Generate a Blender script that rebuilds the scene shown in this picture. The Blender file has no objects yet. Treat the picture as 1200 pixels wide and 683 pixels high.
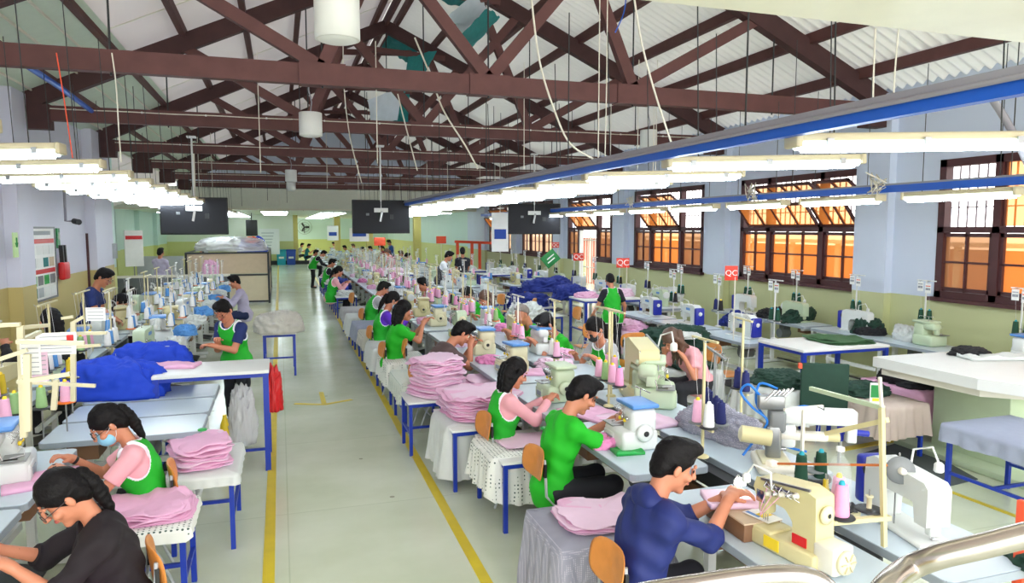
import bpy, bmesh, math, random
import numpy as np
import openvdb as vdb
from mathutils import Vector, Matrix, noise
random.seed(7)
SC = bpy.context.scene
COL = SC.collection
PI = math.pi
R = math.radians
# ---------------------------------------------------------------- camera
FPX = 830.0; CH = 2.25; YAW = R(18.1); PIT = R(5.1)
_cy, _sy, _cp, _sp = math.cos(YAW), math.sin(YAW), math.cos(PIT), math.sin(PIT)
CR = Vector((_cy, -_sy, 0)); CF = Vector((_sy*_cp, _cy*_cp, -_sp)); CU = Vector((_sy*_sp, _cy*_sp, _cp))
cam = bpy.data.cameras.new('camera'); camo = bpy.data.objects.new('camera', cam); COL.objects.link(camo)
cam.sensor_width = 36; cam.lens = 36*FPX/1200; cam.clip_start = .05; cam.clip_end = 300
m = Matrix.Identity(4)
for i in range(3):
    m[i][0] = CR[i]; m[i][1] = CU[i]; m[i][2] = -CF[i]
m[2][3] = CH
camo.matrix_world = m
SC.camera = camo
def at(px, py, z=None, X=None, Y=None):
    """where the sight line through a photo pixel meets a height, a wall plane or a depth"""
    d = CF + CR*((px-600)/FPX) + CU*((341.5-py)/FPX)
    t = (z-CH)/d.z if z is not None else (X/d.x if X is not None else Y/d.y)
    return Vector((t*d.x, t*d.y, CH+t*d.z))
# ---------------------------------------------------------------- materials
def lin(c):
    return tuple(((v/255)/12.92 if v/255 <= .04045 else ((v/255+.055)/1.055)**2.4) for v in c)
MATS = {}
def mat(name, rgb, rough=.55, metal=0., var=.06, scale=8., bump=0., emit=None, strength=1., trans=0., alpha=1., sheen=0., coat=0.):
    if name in MATS: return MATS[name]
    m = bpy.data.materials.new(name); m.use_nodes = True
    nt = m.node_tree; b = nt.nodes['Principled BSDF']
    c = lin(rgb)
    b.inputs['Roughness'].default_value = rough; b.inputs['Metallic'].default_value = metal
    if trans: b.inputs['Transmission Weight'].default_value = trans
    if alpha < 1: b.inputs['Alpha'].default_value = alpha
    if sheen: b.inputs['Sheen Weight'].default_value = sheen
    if coat: b.inputs['Coat Weight'].default_value = coat
    tc = nt.nodes.new('ShaderNodeTexCoord'); nz = nt.nodes.new('ShaderNodeTexNoise')
    nz.inputs['Scale'].default_value = scale; nz.inputs['Detail'].default_value = 3
    nt.links.new(tc.outputs['Object'], nz.inputs['Vector'])
    mx = nt.nodes.new('ShaderNodeMix'); mx.data_type = 'RGBA'
    mx.inputs[6].default_value = tuple(max(0, v*(1-var)) for v in c)+(1,)
    mx.inputs[7].default_value = tuple(min(1, v*(1+var)) for v in c)+(1,)
    nt.links.new(nz.outputs['Fac'], mx.inputs[0]); nt.links.new(mx.outputs[2], b.inputs['Base Color'])
    if bump:
        bp = nt.nodes.new('ShaderNodeBump'); bp.inputs['Strength'].default_value = bump; bp.inputs['Distance'].default_value = .01
        nt.links.new(nz.outputs['Fac'], bp.inputs['Height']); nt.links.new(bp.outputs['Normal'], b.inputs['Normal'])
    if emit:
        b.inputs['Emission Color'].default_value = lin(emit)+(1,); b.inputs['Emission Strength'].default_value = strength
    MATS[name] = m
    return m
def pattern_mat(name, base, dot, scale=40, kind='dots', thr=.25, rough=.85):
    m = bpy.data.materials.new(name); m.use_nodes = True; nt = m.node_tree; b = nt.nodes['Principled BSDF']
    b.inputs['Roughness'].default_value = rough
    tc = nt.nodes.new('ShaderNodeTexCoord')
    mx = nt.nodes.new('ShaderNodeMix'); mx.data_type = 'RGBA'
    mx.inputs[6].default_value = lin(dot)+(1,); mx.inputs[7].default_value = lin(base)+(1,)
    mr = nt.nodes.new('ShaderNodeMath'); mr.operation = 'GREATER_THAN'; mr.inputs[1].default_value = thr
    if kind == 'dots':
        v = nt.nodes.new('ShaderNodeTexVoronoi'); v.inputs['Scale'].default_value = scale; v.inputs['Randomness'].default_value = .15
        nt.links.new(tc.outputs['Object'], v.inputs['Vector']); nt.links.new(v.outputs['Distance'], mr.inputs[0])
    else:
        v = nt.nodes.new('ShaderNodeTexWave'); v.inputs['Scale'].default_value = scale; v.inputs['Distortion'].default_value = 1.5
        nt.links.new(tc.outputs['Object'], v.inputs['Vector']); nt.links.new(v.outputs['Fac'], mr.inputs[0])
    nt.links.new(mr.outputs[0], mx.inputs[0]); nt.links.new(mx.outputs[2], b.inputs['Base Color'])
    MATS[name] = m
M = MATS
mat('timber', (92, 56, 54), .7, var=.3, scale=5, bump=.2)
mat('timber_dark', (70, 42, 42), .75, var=.3, scale=5)
mat('steel_blue_paint', (18, 62, 168), .4)
mat('rail_blue', (10, 84, 190), .4)
mat('leg_blue', (14, 50, 160), .4)
mat('white_paint', (222, 224, 222), .45, var=.03)
mat('offwhite', (226, 222, 208), .45, var=.04)
mat('desk_top', (192, 206, 216), .28, var=.04, scale=2)
mat('desk_edge', (150, 160, 170), .4)
mat('cream', (208, 198, 150), .4, var=.05)
mat('cream_light', (216, 210, 176), .4, var=.05)
mat('pale_green', (186, 202, 172), .42, var=.05)
mat('machine_white', (216, 220, 218), .35, var=.04)
mat('machine_blue', (86, 140, 208), .4)
mat('cap_blue', (20, 34, 150), .35)
mat('hose_blue', (30, 120, 214), .4)
mat('chrome', (205, 205, 205), .22, 1., var=.05)
mat('steel', (150, 152, 152), .35, .9, var=.1)
mat('steel_brushed', (176, 168, 160), .24, 1., var=.08, scale=30)
mat('dark_metal', (48, 50, 52), .45, .3)
mat('black_plastic', (24, 26, 28), .4)
mat('grey_plastic', (120, 124, 126), .5)
mat('light_grey', (176, 182, 184), .5)
mat('motor_grey', (96, 102, 104), .45)
mat('wood_ply', (206, 132, 62), .4, var=.18, scale=14)
mat('wood_ply_dark', (176, 96, 36), .45, var=.18, scale=14)
mat('desk_wood', (120, 86, 60), .6, var=.15)
mat('cardboard', (196, 176, 150), .8, var=.08, bump=.1)
mat('cardboard_light', (214, 200, 172), .8, var=.06)
mat('red_plastic', (206, 30, 34), .4)
mat('orange_plastic', (238, 118, 30), .45)
mat('orange_red', (232, 84, 48), .5)
mat('yellow_plastic', (240, 208, 40), .45)
mat('green_plastic', (30, 160, 70), .45)
mat('cyan_plastic', (20, 160, 180), .45)
mat('bin_blue', (26, 70, 170), .45)
mat('magenta', (220, 40, 170), .5)
mat('paper', (236, 238, 238), .8, var=.03)
mat('paper_lines', (150, 156, 166), .8)
mat('thread_pink', (240, 182, 214), .75, var=.08, scale=60)
mat('thread_rose', (232, 156, 198), .75, var=.08, scale=60)
mat('thread_white', (236, 236, 236), .75, var=.05, scale=60)
mat('thread_green', (150, 190, 130), .75, var=.08, scale=60)
mat('thread_dark_green', (16, 66, 46), .75, var=.1, scale=60)
mat('thread_navy', (26, 34, 96), .75, var=.1, scale=60)
mat('thread_blue', (90, 150, 214), .75, var=.08, scale=60)
mat('thread_black', (26, 22, 26), .75, var=.1, scale=60)
mat('thread_yellow', (196, 170, 30), .75, var=.1, scale=60)
mat('thread_line', (222, 222, 226), .7)
mat('cloth_pink', (228, 176, 208), .85, var=.05, scale=20, bump=.15)
mat('cloth_pink_pale', (230, 198, 220), .85, var=.04, scale=20, bump=.15)
mat('cloth_pink_hot', (226, 142, 190), .85, var=.08, scale=20)
mat('cloth_white', (206, 210, 208), .85, var=.05, scale=14, bump=.2)
mat('cloth_grey', (172, 172, 176), .85, var=.06, scale=14, bump=.2)
mat('cloth_grey_blue', (150, 156, 176), .85, var=.06, scale=14, bump=.2)
mat('cloth_taupe', (184, 168, 160), .85, var=.06, scale=14, bump=.2)
mat('cloth_blue', (12, 60, 190), .75, var=.08, scale=12, bump=.2)
mat('cloth_navy', (26, 44, 128), .8, var=.15, scale=12, bump=.2)
mat('cloth_dark_green', (24, 58, 46), .8, var=.2, scale=12, bump=.2)
mat('cloth_mid_green', (52, 92, 54), .8, var=.15, scale=12, bump=.2)
mat('cloth_black', (28, 28, 32), .85, var=.15, scale=12, bump=.2)
mat('cloth_teal', (30, 120, 120), .8, var=.2, scale=20)
mat('cloth_brown', (92, 74, 74), .85, var=.08)
mat('cloth_purple', (92, 40, 190), .8, var=.08)
mat('cloth_lilac_grey', (186, 178, 204), .85, var=.06)
mat('vest_green', (22, 170, 36), .75, var=.08, scale=16, bump=.1)
mat('tee_green', (24, 176, 28), .75, var=.06, scale=16, bump=.1)
mat('shirt_navy', (18, 38, 96), .75, var=.1, scale=16, bump=.15)
mat('jacket_navy', (18, 34, 100), .7, var=.12, scale=16, bump=.2)
mat('sweater_black', (26, 18, 24), .85, var=.1, scale=20, bump=.15)
mat('tee_black', (26, 28, 40), .85, var=.1)
mat('tee_pink', (232, 166, 176), .8, var=.05)
mat('tee_white', (226, 228, 234), .8, var=.05)
mat('tee_maroon', (150, 40, 60), .8, var=.08)
mat('tee_blue', (40, 80, 150), .8, var=.08)
mat('trousers_black', (26, 26, 34), .8, var=.12)
mat('trousers_blue', (30, 44, 84), .8, var=.12)
mat('shoe', (34, 32, 36), .6)
mat('skin', (196, 128, 98), .5, var=.05, scale=10)
mat('skin_tan', (184, 120, 88), .5, var=.05, scale=10)
mat('lips', (168, 84, 78), .5)
mat('hair', (11, 8, 10), .62, var=.4, scale=60, bump=.5).node_tree.nodes['Principled BSDF'].inputs['Specular IOR Level'].default_value = .22
mat('hair_brown', (92, 66, 54), .45, var=.25, scale=30)
mat('hair_grey', (120, 110, 104), .5, var=.25, scale=30)
mat('eye', (30, 20, 18), .2)
mat('mask_blue', (140, 200, 230), .7)
mat('mask_black', (30, 30, 34), .7)
mat('glasses', (60, 50, 50), .3)
mat('screen', (14, 16, 26), .65)
def roof_mat(name, rgb, tl):
    m = mat(name, rgb, .8, var=.04, scale=1); nt = m.node_tree; b = nt.nodes['Principled BSDF']
    t = nt.nodes.new('ShaderNodeBsdfTranslucent'); t.inputs[0].default_value = lin(rgb)+(1,); x = nt.nodes.new('ShaderNodeMixShader'); x.inputs[0].default_value = tl  # translucency added so sky light through the sheets brightens the ceiling
    nt.links.new(b.outputs[0], x.inputs[1]); nt.links.new(t.outputs[0], x.inputs[2]); nt.links.new(x.outputs[0], nt.nodes['Material Output'].inputs[0])
roof_mat('roof_left', (232, 222, 220), .05)
roof_mat('roof_right', (236, 234, 228), .05)
#mat('roof_left', (226, 216, 214), .8, var=.04, scale=1)
#mat('roof_right', (232, 230, 224), .75, var=.05, scale=1)
mat('window_wood', (74, 38, 40), .55, var=.2, scale=6)
mat('window_grey', (86, 78, 72), .55, var=.2, scale=6)
mat('bars', (150, 140, 150), .5)
mat('pipe_grey', (142, 140, 150), .5)
mat('sign_red', (224, 58, 40), .5)
mat('sign_green', (20, 130, 60), .5)
mat('sign_lime', (196, 224, 160), .6)
mat('sign_white', (240, 240, 236), .6)
mat('sign_blue', (30, 70, 160), .6)
mat('floor_yellow', (214, 190, 40), .4, var=.15, scale=6)
mat('mat_dark', (74, 82, 82), .8, var=.15)
mat('brick', (206, 120, 96), .8, var=.15)
mat('ochre', (200, 184, 110), .7)
mat('ceiling_white', (222, 226, 214), .8)
mat('tube', (255, 255, 255), .5, emit=(236, 248, 255), strength=34.)
mat('batten', (196, 186, 156), .5)
mat('eave_green', (204, 216, 200), .7)
mat('diffuser', (232, 244, 246), .3, emit=(226, 246, 255), strength=2.0)
mat('led', (255, 250, 240), .4, emit=(255, 246, 225), strength=20.)
pattern_mat('cloth_polka', (226, 228, 222), (70, 90, 84), 34, thr=.24)
pattern_mat('cloth_speckle', (150, 150, 164), (206, 200, 214), 90, thr=.3)
pattern_mat('cloth_dots_small', (214, 220, 210), (120, 150, 130), 60, thr=.28)
pattern_mat('cloth_stripe', (206, 202, 190), (168, 166, 160), 22, kind='wave', thr=.35)
pattern_mat('poster', (232, 234, 230), (120, 130, 132), 26, kind='wave', thr=.3)
def clear_mat(name, rgb, fac=.75, rough=.1):
    m = bpy.data.materials.new(name); m.use_nodes = True; nt = m.node_tree
    b = nt.nodes['Principled BSDF']; b.inputs['Base Color'].default_value = lin(rgb)+(1,); b.inputs['Roughness'].default_value = rough
    t = nt.nodes.new('ShaderNodeBsdfTransparent'); t.inputs[0].default_value = (.97, .98, .98, 1)
    x = nt.nodes.new('ShaderNodeMixShader'); x.inputs[0].default_value = fac
    nt.links.new(b.outputs[0], x.inputs[1]); nt.links.new(t.outputs[0], x.inputs[2])
    nt.links.new(x.outputs[0], nt.nodes['Material Output'].inputs[0]); MATS[name] = m
clear_mat('clear_plastic', (230, 236, 238), .86)
clear_mat('plastic_film', (240, 240, 244), .45, .2)
def glass_amber(name, rgb, tr):
    m = bpy.data.materials.new(name); m.use_nodes = True; nt = m.node_tree
    b = nt.nodes['Principled BSDF']; b.inputs['Base Color'].default_value = lin(rgb)+(1,); b.inputs['Roughness'].default_value = .3
    t = nt.nodes.new('ShaderNodeBsdfTransparent'); t.inputs[0].default_value = tuple(tr)+(1,)
    l = nt.nodes.new('ShaderNodeBsdfTranslucent'); l.inputs[0].default_value = lin(rgb)+(1,)
    tc = nt.nodes.new('ShaderNodeTexCoord'); nz = nt.nodes.new('ShaderNodeTexNoise'); nz.inputs['Scale'].default_value = 3
    nt.links.new(tc.outputs['Object'], nz.inputs['Vector'])
    x0 = nt.nodes.new('ShaderNodeMixShader'); x0.inputs[0].default_value = .8
    nt.links.new(b.outputs[0], x0.inputs[1]); nt.links.new(l.outputs[0], x0.inputs[2])
    x = nt.nodes.new('ShaderNodeMixShader'); x.inputs[0].default_value = .7
    nt.links.new(x0.outputs[0], x.inputs[1]); nt.links.new(t.outputs[0], x.inputs[2])
    nt.links.new(x.outputs[0], nt.nodes['Material Output'].inputs[0]); MATS[name] = m
glass_amber('glass_amber', (255, 176, 96), (.72, .56, .42))
glass_amber('glass_pale', (250, 226, 200), (.8, .7, .6))
glass_amber('glass_smoke', (214, 168, 128), (.46, .37, .29))
# ---------------------------------------------------------------- mesh builder
class MB:
    def __init__(s): s.v = []; s.f = []; s.m = []; s.sm = []
    def add(s, vs, fs, m='white_paint', smooth=False, T=None):
        n = len(s.v)
        if T is not None: vs = [T @ Vector(v) for v in vs]
        s.v += [tuple(v) for v in vs]
        s.f += [tuple(i+n for i in f) for f in fs]
        s.m += [m]*len(fs); s.sm += [smooth]*len(fs)
        return s
    def box(s, c, d, m='white_paint', bev=0., rot=None, seg=1):
        x, y, z = d[0]/2, d[1]/2, d[2]/2
        T = Matrix.Translation(c)
        if rot: T = T @ (Matrix.Rotation(rot[2], 4, 'Z') @ Matrix.Rotation(rot[1], 4, 'Y') @ Matrix.Rotation(rot[0], 4, 'X'))
        if bev <= 0:
            vs = [(i*x, j*y, k*z) for i in (-1, 1) for j in (-1, 1) for k in (-1, 1)]
            return s.add(vs, [(0, 1, 3, 2), (4, 6, 7, 5), (0, 4, 5, 1), (2, 3, 7, 6), (0, 2, 6, 4), (1, 5, 7, 3)], m, False, T)
        bm = bmesh.new(); bmesh.ops.create_cube(bm, size=1)
        for v in bm.verts: v.co = Vector((v.co.x*d[0], v.co.y*d[1], v.co.z*d[2]))
        bmesh.ops.bevel(bm, geom=bm.edges[:], offset=min(bev, .49*min(d)), segments=max(seg, 2), affect='EDGES', profile=.5)
        return s.bm(bm, m, True, T)
    def bm(s, bm, m, smooth=True, T=None):
        bm.verts.index_update()
        s.add([v.co.copy() for v in bm.verts], [[v.index for v in f.verts] for f in bm.faces], m, smooth, T); bm.free()
        return s
    def bar(s, a, b, w, m='leg_blue', h=None):
        a = Vector(a); b = Vector(b); d = b-a; L = d.length; h = h or w
        q = d.to_track_quat('Z', 'Y').to_matrix().to_4x4()
        T = Matrix.Translation((a+b)/2) @ q
        vs = [(i*w/2, j*h/2, k*L/2) for i in (-1, 1) for j in (-1, 1) for k in (-1, 1)]
        return s.add(vs, [(0, 1, 3, 2), (4, 6, 7, 5), (0, 4, 5, 1), (2, 3, 7, 6), (0, 2, 6, 4), (1, 5, 7, 3)], m, False, T)
    def beam(s, a, b, w, h, m):
        """squared timber from a to b: w across, h in the plane of the vertical"""
        a = Vector(a); b = Vector(b); d = (b-a).normalized(); L = (b-a).length
        side = d.cross(Vector((0, 0, 1)))
        if side.length < 1e-4: side = Vector((0, 1, 0))
        side.normalize(); up = side.cross(d)
        T = Matrix.Translation((a+b)/2) @ Matrix((side, up, d)).transposed().to_4x4()
        vs = [(i*w/2, j*h/2, k*L/2) for i in (-1, 1) for j in (-1, 1) for k in (-1, 1)]
        return s.add(vs, [(0, 1, 3, 2), (4, 6, 7, 5), (0, 4, 5, 1), (2, 3, 7, 6), (0, 2, 6, 4), (1, 5, 7, 3)], m, False, T)
    def cyl(s, a, b, r, r2=None, m='steel', n=12, cap=True, smooth=True):
        r2 = r if r2 is None else r2
        a = Vector(a); b = Vector(b); q = (b-a).to_track_quat('Z', 'Y').to_matrix()
        vs = []
        for p, rr in ((a, r), (b, r2)):
            for i in range(n):
                t = 2*PI*i/n; vs.append(p + q @ Vector((rr*math.cos(t), rr*math.sin(t), 0)))
        s.add(vs, [(i, (i+1) % n, n+(i+1) % n, n+i) for i in range(n)], m, smooth)
        if cap: s.add(vs, [tuple(range(n))[::-1], tuple(range(n, 2*n))], m, False)
        return s
    def tube(s, pts, r, m='steel', n=8, cap=True):
        P = [Vector(p) for p in pts]; vs = []; up = None
        rs = r if isinstance(r, (list, tuple)) else [r]*len(P)
        for i, p in enumerate(P):
            d = ((P[min(i+1, len(P)-1)]-P[max(i-1, 0)])).normalized()
            if up is None:
                up = d.orthogonal().normalized()
            up = (up - d*up.dot(d)).normalized(); sd = d.cross(up)
            for k in range(n):
                t = 2*PI*k/n; vs.append(p + up*(rs[i]*math.cos(t)) + sd*(rs[i]*math.sin(t)))
        fs = []
        for i in range(len(P)-1):
            for k in range(n): fs.append((i*n+k, i*n+(k+1) % n, (i+1)*n+(k+1) % n, (i+1)*n+k))
        s.add(vs, fs, m, True)
        if cap: s.add(vs, [tuple(range(n))[::-1], tuple(range((len(P)-1)*n, len(P)*n))], m, False)
        return s
    def lathe(s, prof, c=(0, 0, 0), m='steel', n=16, axis=(0, 0, 1)):
        q = Vector(axis).to_track_quat('Z', 'Y').to_matrix(); c = Vector(c); vs = []
        for r, z in prof:
            for k in range(n):
                t = 2*PI*k/n; vs.append(c + q @ Vector((r*math.cos(t), r*math.sin(t), z)))
        fs = [(i*n+k, i*n+(k+1) % n, (i+1)*n+(k+1) % n, (i+1)*n+k) for i in range(len(prof)-1) for k in range(n)]
        s.add(vs, fs, m, True)
        s.add(vs, [tuple(range(n))[::-1], tuple(range((len(prof)-1)*n, len(prof)*n))], m, False)
        return s
    def prism(s, pts, axis, a, b, m, smooth=False):
        """2-D outline pushed along an axis ('x','y','z') from a to b"""
        def P(u, v, w): return {'x': (w, u, v), 'y': (u, w, v), 'z': (u, v, w)}[axis]
        n = len(pts); vs = [P(u, v, a) for u, v in pts]+[P(u, v, b) for u, v in pts]
        s.add(vs, [tuple(range(n)), tuple(range(n, 2*n))[::-1]], m)
        s.add(vs, [(i, n+i, n+(i+1) % n, (i+1) % n) for i in range(n)], m, smooth)
        return s
    def merge(s, o, T=None):
        n = len(s.v)
        s.v += [tuple(T @ Vector(v)) for v in o.v] if T is not None else list(o.v)
        s.f += [tuple(i+n for i in f) for f in o.f]; s.m += o.m; s.sm += o.sm
        return s
    def mesh(s, name):
        me = bpy.data.meshes.new(name); me.from_pydata([tuple(v) for v in s.v], [], s.f)
        names = []
        for x in s.m:
            if x not in names: names.append(x)
        for x in names: me.materials.append(M[x])
        ix = {x: i for i, x in enumerate(names)}
        me.polygons.foreach_set('material_index', [ix[x] for x in s.m])
        me.polygons.foreach_set('use_smooth', s.sm)
        me.update()
        return me
def fixn(me):
    bm = bmesh.new(); bm.from_mesh(me); bmesh.ops.recalc_face_normals(bm, faces=bm.faces[:]); bm.to_mesh(me); bm.free()
def obj(name, mb, parent=None, label=None):
    me = mb.mesh(name) if isinstance(mb, MB) else mb
    if isinstance(mb, MB): fixn(me)
    o = bpy.data.objects.new(name, me); COL.objects.link(o)
    if parent: o.parent = parent
    if label: o['label'] = label
    return o
def tag(o, label, cat, group=None, loc=None, rz=None):
    o['label'] = label; o['category'] = cat
    if group: o['group'] = group
    if loc is not None: o.location = loc
    if rz is not None: o.rotation_euler = (0, 0, rz)
    return o
def thing(name, label, cat, loc=(0, 0, 0), rz=0, group=None):
    o = bpy.data.objects.new(name, None); COL.objects.link(o); o.empty_display_size = .1
    return tag(o, label, cat, group, loc, rz)
def struct(name, mb, parent=None):
    o = obj(name, mb, parent)
    if not parent: o['kind'] = 'structure'
    return o
def rotz(a): return Matrix.Rotation(a, 4, 'Z')
class Proto:
    """one kind of thing; parts share mesh data among its instances"""
    def __init__(s, name, cat): s.name = name; s.cat = cat; s.parts = []; s.me = {}
    def part(s, name, mb, parent=None, label=None):
        s.parts.append((name, mb, parent, label)); return len(s.parts)-1
    def inst(s, loc, rz, label, group=None, whole=False, sc=1.):
        if whole or len(s.parts) == 1:
            if 'w' not in s.me:
                a = MB()
                for p in s.parts: a.merge(p[1])
                s.me['w'] = a.mesh(s.name); fixn(s.me['w'])
            o = bpy.data.objects.new(s.name, s.me['w']); COL.objects.link(o); tag(o, label, s.cat, group, loc, rz)
            o.scale = (sc,)*3
            return o
        t = thing(s.name, label, s.cat, loc, rz, group); t.scale = (sc,)*3
        made = []
        for i, (n, mb, par, lab) in enumerate(s.parts):
            if i not in s.me:
                s.me[i] = mb.mesh(n); fixn(s.me[i])
            o = bpy.data.objects.new(n, s.me[i]); COL.objects.link(o)
            o.parent = t if par is None else made[par]
            if lab: o['label'] = lab
            made.append(o)
        return t
# ---------------------------------------------------------------- signed-distance modeller (people, soft shapes)
def _smin(a, b, k):
    if k <= 0: return np.minimum(a, b)
    h = np.clip(.5+.5*(b-a)/k, 0, 1)
    return b+(a-b)*h-k*h*(1-h)
class SDF:
    def __init__(s): s.p = []; s.cuts = []; s.wr = 0; s.wf = 30
    def cone(s, a, b, r0, r1=None, k=.02):
        a = np.array(a, np.float32); b = np.array(b, np.float32); r1 = r0 if r1 is None else r1
        R_ = max(r0, r1); s.p.append(('c', a, b, r0, r1, k, np.minimum(a, b)-R_, np.maximum(a, b)+R_)); return s
    def ell(s, c, r, rot=None, k=.02):
        c = np.array(c, np.float32); r = np.array(r, np.float32); R_ = float(r.max())
        rt = np.eye(3, dtype=np.float32) if rot is None else np.array(rot, np.float32)
        s.p.append(('e', c, r, rt, 0, k, c-R_, c+R_)); return s
    def cut(s, fn): s.cuts.append(fn); return s
    def grow(s, t):
        o = SDF(); o.cuts = list(s.cuts)
        for p in s.p:
            if p[0] == 'c': o.cone(p[1], p[2], p[3]+t, p[4]+t, p[5])
            else: o.ell(p[1], p[2]+t, p[3], p[5])
        return o
    def mesh(s, h):
        lo = np.min([p[6] for p in s.p], 0)-.04-4*h; hi = np.max([p[7] for p in s.p], 0)+.04+4*h
        n = np.ceil((hi-lo)/h).astype(int)+1
        D = np.full(n, 1., np.float32)
        ax = [lo[i]+h*np.arange(n[i], dtype=np.float32) for i in range(3)]
        for p in s.p:
            pad = .03+3*h+p[5]
            i0 = np.maximum(((p[6]-pad-lo)/h).astype(int), 0); i1 = np.minimum(((p[7]+pad-lo)/h).astype(int)+2, n)
            x = ax[0][i0[0]:i1[0]][:, None, None]; y = ax[1][i0[1]:i1[1]][None, :, None]; z = ax[2][i0[2]:i1[2]][None, None, :]
            if p[0] == 'c':
                a, b = p[1], p[2]; d = b-a; L2 = max(float(d @ d), 1e-9)
                t = np.clip(((x-a[0])*d[0]+(y-a[1])*d[1]+(z-a[2])*d[2])/L2, 0, 1)
                q = np.sqrt((x-a[0]-t*d[0])**2+(y-a[1]-t*d[1])**2+(z-a[2]-t*d[2])**2)-(p[3]+(p[4]-p[3])*t)
            else:
                c, r, rt = p[1], p[2], p[3]
                X = x-c[0]; Y = y-c[1]; Z = z-c[2]
                u = [(X*rt[0][i]+Y*rt[1][i]+Z*rt[2][i]) for i in range(3)]
                k0 = np.sqrt((u[0]/r[0])**2+(u[1]/r[1])**2+(u[2]/r[2])**2)
                k1 = np.sqrt((u[0]/r[0]**2)**2+(u[1]/r[1]**2)**2+(u[2]/r[2]**2)**2)
                q = k0*(k0-1)/np.maximum(k1, 1e-6)
            sl = tuple(slice(i0[i], i1[i]) for i in range(3))
            D[sl] = _smin(D[sl], q.astype(np.float32), p[5])
        if s.wr or s.cuts:
            x = ax[0][:, None, None]; y = ax[1][None, :, None]; z = ax[2][None, None, :]
            if s.wr:
                f = s.wf
                D = D+s.wr*(np.sin(f*(x*.8+z*.5)+2*np.sin(f*.3*y))*np.sin(f*(y*.9-z*.6)+1.7*np.sin(f*.37*x))+.6*np.sin(f*1.9*(x*.3+y*.4+z)+3*np.sin(f*.5*(x-y))))
            for c in s.cuts: D = np.maximum(D, c(x, y, z))
        G = vdb.FloatGrid(); G.copyFromArray(np.ascontiguousarray(np.clip(D/h, -3, 3), np.float32))
        v, t, q = G.convertToPolygons(isovalue=0., adaptivity=0.)
        v = v*h+lo
        return v, q
def sdf_obj(name, sdf, h, m, parent=None, regions=None):
    """regions: list of (material, fn(centres)->bool mask)"""
    v, q = sdf.mesh(h)
    me = bpy.data.meshes.new(name)
    if len(q) == 0: raise ValueError('empty '+name)
    a, b, c = v[q[:, 0]], v[q[:, 1]], v[q[:, 2]]
    if np.einsum('ij,ij->i', a, np.cross(b, c)).sum() < 0: q = q[:, ::-1]
    me.vertices.add(len(v)); me.vertices.foreach_set('co', v.astype(np.float32).ravel())
    me.loops.add(q.size); me.loops.foreach_set('vertex_index', np.ascontiguousarray(q, np.int32).ravel())
    me.polygons.add(len(q)); me.polygons.foreach_set('loop_start', np.arange(0, q.size, 4, dtype=np.int32))
    me.polygons.foreach_set('use_smooth', np.ones(len(q), bool))
    me.materials.append(M[m])
    if regions:
        cen = v[q].mean(1); ix = np.zeros(len(q), np.int32)
        for k, (mm, fn) in enumerate(regions):
            me.materials.append(M[mm]); ix[fn(cen)] = k+1
        me.polygons.foreach_set('material_index', ix)
    me.update(calc_edges=True)
    return obj(name, me, parent)
# ---------------------------------------------------------------- people
V = Vector
def _ik(a, b, l1, l2, pole):
    d = b-a; L = min(d.length, (l1+l2)*.995); d = d.normalized(); b = a+d*L
    x = (l1*l1-l2*l2+L*L)/(2*L); h = math.sqrt(max(l1*l1-x*x, 0))
    p = pole-d*pole.dot(d)
    p = p.normalized() if p.length > 1e-5 else V((0, 0, -1))
    return a+d*x+p*h, b
def _hand(S, W, d, n, side, h, curl=1., k=.006):
    d = d.normalized(); n = (n-d*n.dot(d)).normalized(); s = d.cross(n)*side
    rm = lambda r: max(r, .62*h)
    S.ell(W+d*.045, (.037, .05, max(.016, .8*h)), Matrix((s, d, n)).transposed(), k=.012)
    S.cone(W-d*.01, W+d*.03, rm(.026), rm(.026), k=.015)
    for j, (o, L) in enumerate(((.029, .066), (.010, .075), (-.010, .069), (-.028, .052))):
        p = W+d*.083+s*o; a = 0.
        r = rm(.0092)
        S.cone(W+d*.04+s*o*.8, p, r*1.1, r*1.05, k=.008)
        for q, (f, ang) in enumerate(((.42, 22), (.32, 34), (.26, 24))):
            a += R(ang*curl*(1+.08*j)); v = (d*math.cos(a)+n*math.sin(a)+s*o*2.2).normalized()
            p2 = p+v*L*f; r2 = rm(.0088-.0008*q); S.cone(p, p2, r, r2, k=k*.4); p = p2; r = r2
    p = W+d*.02+s*.026; v = (d*.62+s*.62+n*.3).normalized(); p2 = p+v*.042; r = rm(.0115)
    S.cone(p, p2, r*1.15, r, k=.01); v = (d*.85+s*.22+n*.42).normalized(); p3 = p2+v*.03; S.cone(p2, p3, r, rm(.009), k=.004)
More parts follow.
